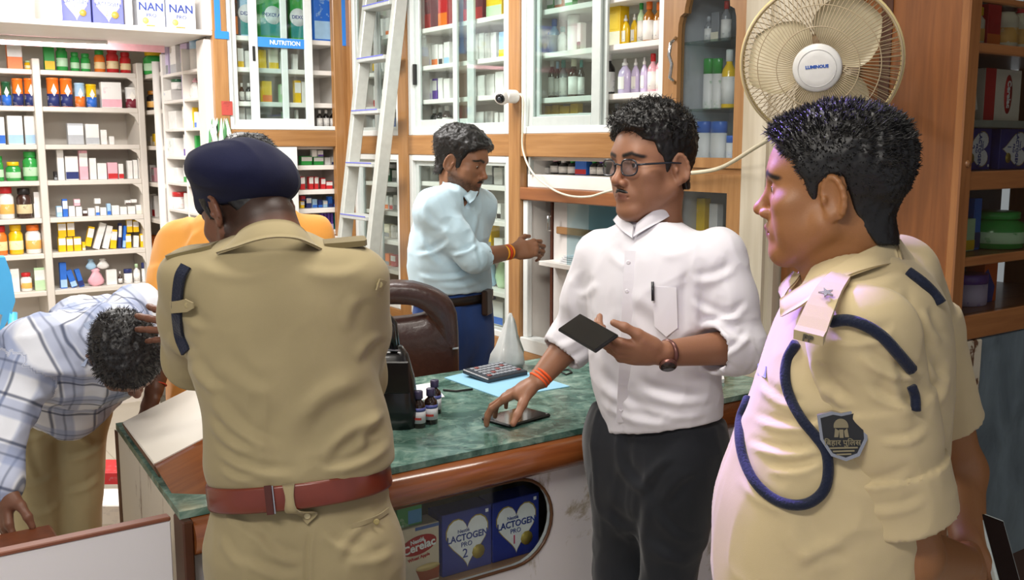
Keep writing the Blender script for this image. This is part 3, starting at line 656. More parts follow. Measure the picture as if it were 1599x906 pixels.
# open packs below
def tab_row(n, items, py): stock(items, 'Y', YW+.12, zsT[n], f'{ORD[n]} shelf, lower open cabinet', 'small packs in the lower open cabinet', py)
tab_row(0, 'Bgw 468 486 244;Bgw 488 504 245;Bww 486 494 234 .045;Bwv 495 504 235 .045;Bww 506 515 246;Bwi 516 525 245;Bww 526 533 244', 257)
tab_row(1, 'Brw 468 475 276;Brw 481 488 276;Brw 490 496 276;Brw 500 507 278;Brw 508 518 283;Brw 482 488 276 .045;Brw 469 475 276 .045;Brw 491 496 276 .045', 294)
tab_row(2, 'Byw 468 474 314;Biw 477 485 308;Blb 486 494 311;Bib 495 502 312;Blw 503 510 313;Bbi 511 518 307;Bib 519 526 311;Bib 527 534 313;Bri 469 476 306 .04', 323)
tab_row(3, 'Brw 487 493 335;Bvu 500 504 333;Bvu 505 509 333;Bvu 510 514 333;Bvu 515 519 333;Btd 521 525 333;Btd 526 529 334;Brw 530 534 341', 348)
# wall cabinets on the plane X = 2.48
def wall_row(z, items, where, py): stock(items, 'X', XW+.13, z, where, 'goods behind the glass of the wall cabinets', py)
cl = 'closed glass cabinet'
wall_row(zsM[0], 'Kmr 660 684 -24;Kro 690 704 -26;Kmr 735 765 -28;Kye 768 792 -30', f'top shelf of the {cl}', 36)
wall_row(zsM[1], 'Bww 663 668 68;Bwu 670 676 68;Bwo 678 688 70;Bwk 689 695 70;Bwl 697 706 66;Bww 735 742 54;Bww 743 751 53;Bww 752 760 52;Bww 761 769 52;Bww 770 779 51;Bly 783 794 50', f'second shelf of the {cl}', 98)
wall_row(zsM[2], 'Bvw 661 671 122;Bwu 672 678 124;Bvw 679 686 123;Bww 688 695 122;Bww 697 706 123;Bws 736 748 120;Bww 750 762 118;Bww 764 776 116;Bww 778 792 112', f'third shelf of the {cl}', 153)
wall_row(ZU+.017, 'Tkw 666 674 170;Tkw 675 682 170;Tkw 684 691 168;Tnw 694 703 165;Bws 737 742 176;Bww 748 760 175;Bwb 762 774 174;Bwr 776 782 176;Bwr 784 791 176', f'bottom of the {cl}', 198)
cr = 'lotion cabinet'
wall_row(zsR[0], 'Bkg 846 856 -8;Bgw 858 868 -6;Bow 870 882 -4;Bgw 886 898 -8', f'top shelf of the {cr}', 16)
wall_row(zsR[1], 'Tbl 847 857 28;Tlb 860 871 30;Twt 873 884 42;Uww 888 903 24;Bwk 905 911 36;Twa 942 948 38;Kyc 950 975 4;Fyw 970 983 24;Fyw 985 995 22;Teg 996 1005 2;Tho 1006 1020 2;Tho 1022 1034 4;Bpw 1035 1040 18', f'second shelf of the {cr}', 74)
wall_row(zsR[2], 'Teg 846 855 108;Tkw 858 866 92;Tkl 867 874 96;Tat 875 884 94;Tnc 890 902 92;Tkt 904 911 94;Tkw 943 957 82;Fuw 966 985 92;Fuw 986 998 92;Fuw 1000 1011 90;Tpr 1013 1025 84;Tpw 1026 1039 78', f'third shelf of the {cr}', 146)
wall_row(ZU+.017, 'Byo 847 863 166;Byo 866 876 164;Byy 878 892 166;Byo 894 906 162;Bwb 907 913 176;Tak 940 952 168;Bww 944 956 180;Tka 958 968 162;Fvw 1006 1013 158;Kow 1020 1040 156', f'bottom of the {cr}', 196)
co = 'upper corner cabinet'
wall_row(zsC[0], 'Bar 583 590 20;Bww 594 602 30;Bwo 606 614 28', f'second shelf of the {co}', 60)
wall_row(zsC[1], 'Bya 581 588 100;Bwa 592 602 96;Bww 605 616 98', f'third shelf of the {co}', 114)
wall_row(zsC[2], 'Bww 577 586 134;Bwr 587 594 134;Bwa 600 612 140', f'fourth shelf of the {co}', 166)
wall_row(ZU+.017, 'Bww 580 590 186;Bbw 604 614 184', f'bottom of the {co}', 198)
# lower cabinets, dim behind glass
lo = 'lower glass cabinet'
wall_row(zsL[0], 'Bwa 652 664 258;Bww 668 680 254;Kaw 760 774 256;Bww 776 790 262', f'top shelf of the {lo}', 290)
wall_row(zsL[1], 'Bww 650 660 318;Bca 662 676 320;Kra 752 762 298;Bwk 764 770 318;Bwk 772 778 318;Bwk 780 786 318', f'second shelf of the {lo}', 345)
wall_row(zsL[2], 'Bwa 654 666 372;Kya 756 774 345;Bwa 776 790 372', f'third shelf of the {lo}', 400)
wall_row(zsL[3], 'Bww 652 664 430;Ply 760 775 400;Pew 776 792 405', f'fourth shelf of the {lo}', 455)
wall_row(ZL0+.017, 'Bww 655 668 470;Kib 757 770 458;Kwb 773 792 470', f'bottom of the {lo}', 510)
z5 = [float(onX(612, y, XW+.06)[2]) for y in (285, 330, 375, 420)]
lc = 'lower corner cabinet'
wall_row(z5[0], 'Kdw 605 614 262;Bwa 616 623 266', f'top shelf of the {lc}', 285)
wall_row(z5[1], 'Bwo 604 610 306;Bwr 612 617 308;Bwa 618 624 305', f'second shelf of the {lc}', 330)
wall_row(z5[2], 'Bca 604 613 350;Bww 615 624 352', f'third shelf of the {lc}', 375)
wall_row(z5[3], 'Boa 605 612 396;Brw 614 622 398', f'fourth shelf of the {lc}', 420)
# small bottles on the shelf above the open cupboard
wall_row(zr1+.056, 'Bnc 840 850 258;Bww 853 860 262;Tkp 862 873 248;Tkw 875 886 250;Tkg 889 900 250;Kbr 903 921 248;Tkg 923 933 250;Tkv 934 944 250', 'shelf above the open cupboard', 276)
# arched display door
ad = 'arched cabinet'
stock('Tas 1101 1112 26;Kac 1114 1126 20;Tar 1127 1140 2', 'X', XW+.12, zs7[0], f'top glass shelf of the {ad}', 'goods in the arched display cabinet', 62)
stock('Uwb 1083 1096 96;Uwg 1098 1112 92;Uwg 1112 1126 92;Tyw 1128 1146 78', 'X', XW+.12, zs7[1], f'middle glass shelf of the {ad}', 'goods in the arched display cabinet', 168)
stock('Uwb 1087 1108 190;Uwb 1110 1133 190;Uwb 1134 1146 212', 'X', XW+.12, zs7[2], f'lower shelf of the {ad}', 'goods in the arched display cabinet', 248)
stock('Bwl 1064 1072 312;Kyw 1074 1088 310;Kyc 1090 1104 310;Bwa 1110 1124 318', 'X', XW+.12, zs8, f'square-door shelf of the {ad}', 'goods in the arched display cabinet', 376)
# ---------------- big printed formula boxes
M_INK = plain('2a3f8f', .5); M_RED = plain('c3262b', .45); M_GOLD = plain('b39a45', .4, .3); M_PAPER = plain('efeef2', .5); M_WHITEINK = plain('f4f4f6', .5)
def heart(w, h, n=30):
    pts = []
    for i in range(n):
        t = 2*math.pi*i/n; x = 16*math.sin(t)**3; y = 13*math.cos(t)-5*math.cos(2*t)-2*math.cos(3*t)-math.cos(4*t); pts.append((x/33*w, (y+2.5)/29*h))
    return pts
def formula_box(lbl, loc, rz, w, h, d, base, words, num, numcol, group=None, spin=0.0, scale=1.0, top='6f6a4a'):
    """carton with a pale heart-shaped panel, two lines of title, a stage number and a gold seal"""
    t = thing('formula_box', lbl, 'box', loc, rz, group)
    b = plain(base, .4, coat=.2); MB().box((-w/2, -d/2, 0), (w/2, d/2, h), 0, .0015).build('carton', b, t)
    f = -d/2
    R = Matrix.Translation((0, f, h*.5)) @ Matrix.Rotation(spin, 4, 'Y')
    W_, H_ = (w, h) if abs(spin) < .1 else (h, w)
    hp = heart(W_*.86, H_*.80); hb = heart(W_*.90, H_*.84)
    MB().prism([R @ Vector((x, -.0006, y-H_*.02)) for x, y in hb], (0, .0005, 0)).build('heart_border', M_GOLD, t)
    MB().prism([R @ Vector((x, -.0010, y-H_*.02)) for x, y in hp], (0, .0003, 0)).build('heart_panel', M_PAPER, t)
    e = (math.pi/2, -spin if False else 0, 0)
    def put(s, size, m, x, y, bold=0, sx=1):
        o = lettering(s, size, m, t, (0, 0, 0), (0, 0, 0), bold, sx); o.matrix_local = R @ Matrix.Translation((x, -.0016, y)) @ Matrix.Rotation(math.pi/2, 4, 'X') @ Matrix.Diagonal((sx, 1, 1, 1)); return o
    put('Nestlé', W_*.09, M_INK, -W_*.08, H_*.18)
    put(words[0], W_*.165, M_INK, -W_*.0, H_*.07, W_*.003, .95)
    put(words[1], W_*.12, M_INK, -W_*.02, -H_*.05, 0)
    put(num, W_*.23, numcol, -W_*.05, -H_*.20)
    MB().lathe([(W_*.13, 0), (W_*.13, .0008)], 10, (0, 0, 0), 0, R @ Matrix.Translation((W_*.22, -.0014, -H_*.22)) @ Matrix.Rotation(math.pi/2, 4, 'X')).build('seal', M_GOLD, t)
    v = Matrix.Translation((W_*.40, -.0012, H_*.42)); MB().box((-W_*.03, -.0004, -W_*.03), (W_*.03, 0, W_*.03), 0, 0, R @ v).build('mark', M_WHITEINK, t)
    return t
# overhead cupboard: two purple LACTOGEN and two pale NAN PRO boxes, a pink carton at the left
zo = ZO+.0255
for i, (a, b, n) in enumerate(((100, 146, '1'), (149, 197, '2'))):
    w = xy(b, 20)-xy(a, 20)
    formula_box(['purple LACTOGEN box in the overhead cupboard, close to the narrow divider', 'purple LACTOGEN box in the overhead cupboard, next to the NAN boxes'][i], ((xy(a, 20)+xy(b, 20))/2, YW+.10, zo), 0, w, .168, .10, '5a5fae', ('LACTOGEN', 'PRO'), n, M_GOLD, 'formula boxes in the overhead cupboard')
for i, (a, b) in enumerate(((219, 262), (265, 310))):
    w = xy(b, 20)-xy(a, 20)
    t = thing('formula_box', f'pale NAN PRO box {"against the thick divider" if i == 0 else "nearest the cupboard end frame"} in the overhead cupboard', 'box', ((xy(a, 20)+xy(b, 20))/2, YW+.10, zo), 0, 'formula boxes in the overhead cupboard')
    MB().box((-w/2, -.05, 0), (w/2, .05, .168), 0, .0015).build('carton', plain('dfe3ee', .4), t)
    lettering('NAN', .055, M_INK, t, (0, -.0512, .098), (math.pi/2, 0, 0), .001); lettering('PRO', .026, M_INK, t, (0, -.0512, .058), (math.pi/2, 0, 0))
    MB().lathe([(.016, 0), (.016, .0008)], 12, (0, 0, 0), 0, Matrix.Translation((-w*.22, -.0505, .032)) @ Matrix.Rotation(math.pi/2, 4, 'X')).build('seal', plain('d8c96a', .4), t)
    MB().box((-w*.2, -.0515, .0), (w*.12, -.0503, .012)).build('orange_tab', plain('c98a3a', .5), t)
stock('Kpc 0 34 -40', 'Y', YW+.1, zo, 'overhead cupboard', 'formula boxes in the overhead cupboard', 36)
# fronts of the big cartons behind the NUTRITION strip
for (a, b, c) in ((374, 396, '5fb3cf'), (402, 444, '3aa88c'), (452, 476, '33a06f')):
    x = (xy(a)+xy(b))/2; w = xy(b)-xy(a); t = [o for o in bpy.data.objects if o.name.startswith('large_carton') and abs(o.location.x-float(onY((a+b)/2, 60, YW+.12)[0])) < .02 and o.location.y < YW+.2]
    if t:
        d = min(max(float(onY(b, 60, YW+.12)[0]-onY(a, 60, YW+.12)[0])*.94*.55, .03), .11)/2
        MB().lathe([(.048, 0), (.048, .0006)], 18, (0, 0, 0), 0, Matrix.Translation((0, -d-.0008, .12)) @ Matrix.Rotation(math.pi/2, 4, 'X')).build('white_disc', M_PAPER, t[0])
        lettering('DEXOLAC' if b-a > 30 else 'DEXO', .026, M_INK, t[0], (0, -d-.0022, .12), (math.pi/2, 0, 0), .0004)
# side cabinet on the right
def side_row(py, items, where): stock(items, 'Y', YS+.10, zz(py), f'{where} side-cabinet shelf', 'goods in the brown side cabinet', py-2)
side_row(68, 'Jcy 1508 1528 12;Kro 1530 1552 8;Jcn 1554 1578 4;Jcr 1580 1599 6', 'top')
side_row(487, 'Try 1474 1491 416;Uuv 1493 1530 428', 'bottom')
side_row(398, 'Key 1481 1509 342;Kbi 1510 1521 310;Jgg 1522 1574 330', 'middle')
def cer(lbl, x0, x1, zb_, h, rz, lean=0.0, words=True, py=190):
    a, b = float(onY(x0, py, YS+.09)[0]), float(onY(x1, py, YS+.09)[0]); w = b-a
    t = thing('cereal_box', lbl, 'box', ((a+b)/2, YS+.10, zb_+.0006), rz); t.rotation_euler = (0, lean, rz)
    MB().box((-w/2, -.03, 0), (w/2, .03, h), 0, .0015).build('carton', plain('e9dfd2', .4), t)
    MB().box((-w/2, -.0306, 0), (-w/2+w*.28, -.0301, h)).build('red_panel', M_RED, t)
    o = MB().lathe([(1, 0), (1, .001)], 20, (0, 0, 0), 0, Matrix.Translation((w*.14, -.0302, h*.52)) @ Matrix.Rotation(math.pi/2, 4, 'X') @ Matrix.Diagonal((h*.14, h*.38, 1, 1))).build('red_oval', M_RED, t)
    lettering('Cerelac', h*.17, M_WHITEINK, t, (w*.14, -.0325, h*.52), (math.pi/2, math.pi/2, 0), .0008)
    return t
cer('cream and red cereal carton standing in the brown side cabinet', 1524, 1580, zz(187), .145, 0)
t = cer('cereal carton leaning behind the glass near the brown stile', 1490, 1516, zz(187), .135, 0, -.3); t.location.z += .018
for a, b, n, lb in ((1488, 1531, '2', 'blue LACTOGEN box lying sideways in the side cabinet, next to the brown stile'), (1545, 1590, '1', 'blue LACTOGEN box lying sideways in the side cabinet, under the cereal carton')):
    x0, x1 = float(onY(a, 240, YS+.09)[0]), float(onY(b, 240, YS+.09)[0])
    formula_box(lb, ((x0+x1)/2, YS+.10, zz(267)+.0006), 0, x1-x0, .115, .08, '27348c', ('LACTOGEN', 'PRO'), n, M_INK, 'blue formula boxes in the side cabinet', spin=math.pi/2)
a, b = float(onY(1531, 460, YS+.09)[0]), float(onY(1560, 460, YS+.09)[0])
t = thing('snack_carton', 'orange and blue carton beside the lavender tub in the side cabinet', 'box', ((a+b)/2, YS+.12, zz(487)+.0006))
MB().box((-.035, -.03, 0), (.035, .03, .125), 0, .0015).build('carton', plain('e2661c', .4), t)
MB().prism([(-.035, -.031, 0), (.012, -.031, 0), (.022, -.031, .045), (-.02, -.031, .10), (-.035, -.031, .09)], (0, .0008, 0)).build('blue_panel', plain('1f3f98', .4), t)
# hanging leafy bag on the return end panel
hb = MB()
for i in range(22):
    an = rnd.uniform(-.5, .5); l = rnd.uniform(.10, .22); w_ = rnd.uniform(.007, .013); x = rnd.uniform(-.05, .05)
    hb.prism([(x, 0, 0), (x+an*.05-w_, -.012*(i % 4), -l*.6), (x+an*.08, -.016*(i % 4), -l), (x+an*.05+w_, -.012*(i % 4), -l*.55)], (0, .002, 0), 1 if i % 3 == 0 else 0)
t = thing('leaf_print_cloth', 'white cloth with green leaf print hanging on the white end panel', 'cloth', (xy(340, 190), YW-.0125, zy(338, 184)))
hb.build('cloth', [plain('e4e8df', .6), plain('4c8a52', .6)], t)
# ================================================================ counter
CZ, CY0, CY1, CX0, CX1 = .92, 1.966, 2.72, .556, 2.415
def marble():
    m, nt, b = newmat('green_marble'); v = coords(nt)
    n1 = noise(nt, v, 7.0, 8, .62, 1.6); n2 = noise(nt, coords(nt, (1, 1.6, 1), rot=(0, 0, .6)), 16.0, 6, .65, .8)
    r = ramp(nt, n1, [(.28, '203b34'), (.45, '43645a'), (.6, '68897e'), (.72, '9cb5a8')])
    r2 = ramp(nt, n2, [(.5, (0, 0, 0, 1)), (.72, (1, 1, 1, 1))])
    k = node(nt, 'ShaderNodeMath', operation='MULTIPLY'); k.inputs[1].default_value = .55; nt.links.new(r2.outputs[0], k.inputs[0])
    nt.links.new(mix(nt, k.outputs[0], r.outputs[0], lin('a9c0b1')), b.inputs['Base Color']); b.inputs['Roughness'].default_value = .16; return m
def scuffed(name, base, stain, sc=5.0, lo=.60):
    m, nt, b = newmat(name); n = noise(nt, coords(nt, (1, 1, .45)), sc, 7, .7, .5)
    r = ramp(nt, n, [(lo, base), (lo+.06, stain), (.95, stain)]); nt.links.new(r.outputs[0], b.inputs['Base Color']); b.inputs['Roughness'].default_value = .5; return m
M_MARB = marble(); M_PANEL = scuffed('scuffed_white_laminate', 'dddadd', 'a39883'); M_NOSE = wood('polished_brown_nosing', '6b3618', '96562b', 'X', .22, .6)
ct = thing('counter', 'shop counter with green marble top, brown rounded front edge and white front', 'counter')
SKX = .058                      # the passage end runs slightly askew
MB().prism([(CX0, CY0, CZ-.016), (CX1, CY0, CZ-.016), (CX1, CY1, CZ-.016), (CX0+SKX, CY1, CZ-.016)], (0, 0, .016)).build('marble_top', M_MARB, ct)
prof = [(CY0+.03, CZ-.017), (CY0-.008, CZ-.018), (CY0-.026, CZ-.030), (CY0-.034, CZ-.048), (CY0-.034, CZ-.066), (CY0-.026, CZ-.084), (CY0-.004, CZ-.098), (CY0+.03, CZ-.10)]
m = MB().prism([(CX0+.022, y, z) for y, z in prof], (CX1-CX0-.022, 0, 0)); m.sm = [False, False]+[True]*len(prof); m.build('front_nosing', M_NOSE, ct)
# front with a round-ended display window
yp = CY0+.028
wz0, wz1 = float(onY(815, 882, yp)[2]), float(onY(821, 746, yp)[2])
wx1 = float(onY(861, 806, yp)[0]); wx0 = .70; zt = CZ-.10
r_ = (wz1-wz0)/2; zc_ = (wz0+wz1)/2
loop = [(wx1-r_+r_*math.sin(t), zc_-r_*math.cos(t)) for t in np.linspace(0, math.pi, 15)] + [(wx0+r_-r_*math.sin(t), zc_+r_*math.cos(t)) for t in np.linspace(0, math.pi, 15)]
fp = MB()
def ring_panel(mb, loop, X0, X1, Z0, Z1, y0, y1):
    cx, cz = (loop[0][0]+loop[15][0])/2, (Z0+Z1)/2; n = len(loop); out = []
    for (u, z) in loop:
        du, dz = u-cx, z-zc_
        k = min((X1-cx)/du if du > 1e-6 else ((X0-cx)/du if du < -1e-6 else 1e9), (Z1-zc_)/dz if dz > 1e-6 else ((Z0-zc_)/dz if dz < -1e-6 else 1e9)); out.append([cx+du*k, zc_+dz*k])
    for c in ((X0, Z0), (X1, Z0), (X1, Z1), (X0, Z1)):
        j = min(range(n), key=lambda q: (out[q][0]-c[0])**2+(out[q][1]-c[1])**2); out[j] = list(c)
    vs = [(u, y0, z) for u, z in out]+[(u, y0, z) for u, z in loop]+[(u, y1, z) for u, z in out]+[(u, y1, z) for u, z in loop]; fs = []
    for i in range(n):
        j = (i+1) % n; fs += [(i, j, n+j, n+i), (2*n+j, 2*n+i, 3*n+i, 3*n+j), (n+i, n+j, 3*n+j, 3*n+i), (j, i, 2*n+i, 2*n+j)]
    return mb.add(vs, fs)
ring_panel(fp, loop, CX0+.022, CX1, 0.0, zt, yp, yp+.018).build('front_panel', M_PANEL, ct)
rim = [(u, yp-.001, z) for u, z in loop]; MB().tube(rim, .0045, 8, 0, True).build('window_rim', plain('5a3a22', .3), ct)
MB().box((wx0-.05, yp+.30, wz0-.05), (wx1+.05, yp+.315, zt)).build('window_back', plain('8d8578', .6), ct)
MB().box((wx0-.05, yp+.019, wz0-.018), (wx1+.05, yp+.299, wz0+.002), 0, .002).build('window_shelf', plain('a57c5f', .5), ct)
MB().prism([(u, yp+.004, z) for u, z in loop], (0, .004, 0)).build('window_pane', glassmat(), ct)
MB().box((CX0, CY0-.02, 0), (CX0+.0215, CY0+.046, CZ-.0165), 0, .003).build('end_post', plain('4a2818', .4), ct)
MB().prism([(CX0+.003, CY0+.0465, 0), (CX0+.023, CY0+.0465, 0), (CX0+SKX+.02, CY1, 0), (CX0+SKX, CY1, 0)], (0, 0, CZ-.0165)).build('end_panel', scuffed('scuffed_end', 'cbc2b2', '6b4a30', 7, .58), ct)
MB().box((CX0+SKX-.004, CY1-.03, 0), (CX0+SKX-.0026, CY1, CZ-.017)).build('end_edge', plain('4a2818', .4), ct)
MB().box((CX1-.02, CY0+.0465, 0), (CX1, CY1, CZ-.0165)).build('end_panel', M_PANEL, ct)
MB().box((CX0+SKX+.021, CY1-.02, 0), (CX1-.0205, CY1, CZ-.0165)).build('back_panel', M_WOODX, ct)
# lifted flap lying tilted over the end of the counter: local x runs up the slope
fl = thing('counter_flap', 'lifted white counter flap with broad brown edge tilted over the counter end', 'flap', (CX0-.002, CY0, CZ+.034)); fl.rotation_euler = Matrix.Rotation(-math.atan2(SKX, CY1-CY0), 3, 'Z').to_4x4().to_euler() if False else (0, -math.radians(21), -math.atan2(SKX, CY1-CY0))
fm = MB().box((0, 2.2-CY0, -.03), (.38, 2.60-CY0, .0), 0, .003).build('flap_board', scuffed('flap_laminate', 'ded9cf', '9a9184', 9, .66), fl)
fp_ = [(2.2, .002), (2.185, .004), (2.165, .0), (2.14, -.012), (2.06, -.05), (2.02, -.072), (2.04, -.085), (2.2, -.031)]
mm = MB().prism([(0, y-CY0, z) for y, z in fp_], (.38, 0, 0)); mm.sm = [False, False]+[True]*len(fp_); mm.build('flap_nosing', M_NOSE, fl)
MB().box((-.0025, 2.2-CY0, -.031), (-.0003, 2.60-CY0, -.004)).build('flap_edge', plain('5a3a26', .5), fl)
# low gate across the passage
gt = thing('counter_gate', 'low white gate panel with thin brown top edge across the counter passage', 'gate')
gy = 1.951
MB().box((.05, gy, .03), (CX0-.022, gy+.022, CZ-.008), 0, .002).build('gate_panel', M_PANEL, gt)
MB().box((.05, gy-.002, CZ-.0078), (CX0-.022, gy+.024, CZ+.001), 0, .002).build('top_edge', plain('7a4630', .45), gt)
MB().box((.05, gy, 0), (.075, gy+.022, .029)).build('foot', M_DARK, gt); MB().box((CX0-.05, gy, 0), (CX0-.025, gy+.022, .029)).build('foot', M_DARK, gt)
# brown stool the bending man leans on
st = thing('wooden_stool', 'brown wooden stool top under the hand of the man in the checked shirt', 'stool', (.335, 2.36, 0))
MB().box((-.16, -.13, .60), (.065, .12, .765), 0, .006).build('stool_box', plain('6b3a22', .4, var=.15), st)
for a in (-.13, .035):
    for b in (-.1, .09): MB().box((a-.018, b-.018, 0), (a+.018, b+.018, .60)).build('leg', plain('5a3020', .45), st)
# goods in the window
yb = yp+.045
zb0 = wz0+.0026
for a, b, n, c in ((690, 768, '2', M_INK), (769, 842, '1', plain('c8285e', .45))):
    x0, x1 = float(onY(a, 850, yb)[0]), float(onY(b, 850, yb)[0]); h = .163
    formula_box('blue LACTOGEN PRO box with white heart beside the cereal box in the counter window' if n == '2' else 'blue LACTOGEN PRO box with white heart at the rounded end of the counter window', ((x0+x1)/2, yb+.035, zb0), 0, x1-x0-.002, h, .07, '26348f', ('LACTOGEN', 'PRO'), n, c, 'formula boxes in the counter window')
def cerelac(loc, w, h):
    t = thing('cereal_box', 'cream cereal box with red Cerelac oval and bowl in the counter window', 'box', loc)
    MB().box((-w/2, -.03, 0), (w/2, .03, h), 0, .0015).build('carton', plain('ddcbb4', .45), t)
    MB().box((-w*.1, -.0307, h*.93), (w*.5, -.0301, h*.985)).build('blue_strip', plain('4a66a8', .4), t)
    MB().lathe([(1, 0), (1, .001)], 24, (0, 0, 0), 0, Matrix.Translation((-w*.02, -.0302, h*.68)) @ Matrix.Rotation(-.12, 4, 'Y') @ Matrix.Rotation(math.pi/2, 4, 'X') @ Matrix.Diagonal((w*.45, h*.16, 1, 1))).build('red_oval', M_RED, t)
    lettering('Cerelac', w*.26, M_WHITEINK, t, (-w*.02, -.0325, h*.66), (math.pi/2, -.12, 0), .0008)
    lettering('Nestlé', w*.13, M_WHITEINK, t, (-w*.06, -.0325, h*.76), (math.pi/2, -.12, 0), .0004)
    lettering('Wheat Apple', w*.10, M_RED, t, (-w*.02, -.0312, h*.47), (math.pi/2, -.12, 0), .0002)
    b = MB(); b.prism([(w*.02, -.0306, h*.04), (w*.48, -.0306, h*.04), (w*.5, -.0306, h*.26), (-w*.1, -.0306, h*.26)], (0, .0005, 0)); b.build('bowl', plain('a04a2c', .4), t)
    MB().lathe([(1, 0), (1, .0008)], 18, (0, 0, 0), 0, Matrix.Translation((w*.2, -.0306, h*.27)) @ Matrix.Rotation(math.pi/2, 4, 'X') @ Matrix.Diagonal((w*.3, h*.06, 1, 1))).build('porridge', plain('e4c98a', .5), t)
x0, x1 = float(onY(622, 860, yb)[0]), float(onY(687, 860, yb)[0]); cerelac(((x0+x1)/2, yb+.03, zb0), x1-x0-.004, .152)
gb = thing('green_carton', 'small green carton lying on top of the cereal box in the counter window', 'box', ((x0+x1)/2-.02, yb+.04, zb0+.1526))
MB().box((-.035, -.03, 0), (.035, .03, .055), 0, .0015).build('carton', printed('3a8a4a', ink='dfe8d8', sc=50), gb); MB().box((-.005, -.0306, .006), (.033, -.0301, .04)).build('blue_patch', plain('3f86b8', .4), gb)
# ================================================================ things on the counter
def syrup(px, py, h, lbl):
    p = onZ(px, py, CZ); t = thing('syrup_bottle', lbl, 'bottle', (float(p[0]), float(p[1]), CZ), -.9, 'syrup bottles on the counter'); r = .0185
    MB().lathe([(r*.93, 0), (r, .003), (r, h*.60), (r*.85, h*.68), (r*.45, h*.75), (r*.42, h*.80)], 20).build('bottle_body', plain('1e0f0c', .08, coat=.6), t)
    MB().lathe([(r*.62, h*.79), (r*.64, h*.80), (r*.64, h*.985), (r*.58, h)], 20).build('cap', plain('3a3552', .35), t)
    lb = MB().lathe([(r*1.01, h*.14), (r*1.02, h*.14), (r*1.02, h*.56), (r*1.01, h*.56)], 20).build('label', plain('dfe0e6', .45), t)
    MB().lathe([(r*1.025, h*.46), (r*1.03, h*.46), (r*1.03, h*.56), (r*1.025, h*.56)], 20).build('violet_stripe', plain('5a62a8', .4), lb)
    a = MB()
    for k in range(6):
        an = math.radians(-125+k*14); a.box((r*1.02*math.cos(an)-.0028, r*1.03*math.sin(an)-.0006, h*.24), (r*1.02*math.cos(an)+.0028, r*1.03*math.sin(an)+.0006, h*.30))
    a.build('red_word', plain('c0493f', .45), lb)
syrup(654, 667, .098, 'dark syrup bottle with white label standing nearest, by the black handbag')
syrup(673, 661, .096, 'dark syrup bottle with white label, middle one of the three')
syrup(679, 645, .094, 'dark red syrup bottle at the back of the three')
def sheet(name, lbl, cat, pts, z, th, m, n=1):
    t = MB().prism([tuple(float(c) for c in onZ(px, py, z)[:2])+(z,) for px, py in pts], (0, 0, th)).build(name, m); return tag(t, lbl, cat)
sheet('blue_folder', 'pale blue paper folder lying on the green marble under the calculator', 'folder', [(694, 590.5), (782, 622), (889.5, 604), (784, 569)], CZ+.0004, .002, plain('93c9e6', .5, var=.02))
sheet('paper_sheet', 'white paper sheet on the marble behind the syrup bottles', 'paper', [(622, 606), (640, 628), (694, 620), (676, 598)], CZ+.0004, .0012, plain('e9eaf0', .6))
sheet('paper_slip', 'white paper slip on the counter beside the white shirted man', 'paper', [(1112, 590), (1114, 600), (1131, 598), (1129, 588)], CZ+.0004, .012, plain('eceef0', .6))
pts = [tuple(float(c) for c in onZ(px, py, CZ+.004)) for px, py in ((692, 609), (712, 611), (738, 608))]
tag(MB().tube(pts, .0032, 8).build('pen', M_DARK), 'black pen lying on the marble beside the blue folder', 'pen')
def slab_frame(pts, z):
    q = [Vector(onZ(px, py, z)) for px, py in pts]; c = sum(q, Vector())/4; ux = (q[2]-q[1]+q[3]-q[0])/2; uy = (q[3]-q[2]+q[0]-q[1])/2
    lx, ly = ux.length, uy.length; ux.normalize(); uy = (uy-ux*uy.dot(ux)).normalized(); 
    return c, ux, uy, lx, ly
# calculator: corners front-left, front-right ... on the folder
c, ux, uy, lx, ly = slab_frame([(732, 583), (752, 597), (816, 583), (792, 571)], CZ+.010)
cal = thing('calculator', 'dark desk calculator with rows of keys on the blue folder', 'calculator'); cal.matrix_world = Matrix.Translation(c) @ Matrix((ux, uy, Vector((0, 0, 1)))).transposed().to_4x4() @ Matrix.Rotation(math.radians(5), 4, 'X')
MB().box((-lx/2, -ly/2, -.003), (lx/2, ly/2, .012), 0, .003).build('case', plain('2a3038', .35), cal)
MB().box((-lx/2+.008, -ly/2+.008, .0121), (lx/2-.008, ly/2-.008, .0128)).build('key_plate', plain('3d4650', .4), cal)
nx, ny = 8, 5
for i in range(nx):
    for j in range(ny):
        x = -lx/2+.014+(lx-.028)*(i+.5)/nx; y = -ly/2+.012+(ly-.024)*(j+.5)/ny; s = min(lx/nx, ly/ny)*.32
        MB().box((x-s, y-s, .0129), (x+s, y+s, .0165), 0, .001).build('key', plain('8b9098' if (i*3+j) % 7 else '8a4a48', .5), cal)
# phone under the hand
def phone(lbl, M, lx, ly, th=.0085, cam_=False):
    t = thing('mobile_phone', lbl, 'phone'); t.matrix_world = M
    MB().box((-lx/2, -ly/2, 0), (lx/2, ly/2, th), 0, .003).build('case', plain('15171a', .3), t)
    MB().box((-lx/2+.004, -ly/2+.003, th+.0001), (lx/2-.004, ly/2-.003, th+.0006)).build('screen', plain('08090b', .06, coat=.5), t); return t
c, ux, uy, lx, ly = slab_frame([(760, 650), (786, 666), (851, 648), (826, 633)], CZ+.009)
phone('black mobile phone lying on the marble under the hand', Matrix.Translation(c-Vector((0, 0, .0085))) @ Matrix((ux, uy, Vector((0, 0, 1)))).transposed().to_4x4(), lx, ly)
# cable end near the folder
pts = [onZ(px, py, CZ+.003) for px, py in ((876, 581), (884, 585), (893, 582), (888, 577), (878, 578))]
tag(MB().tube(pts, .0028, 6).build('cable_end', M_DARK), 'short black cable curled on the marble beside the white sleeve', 'cable')
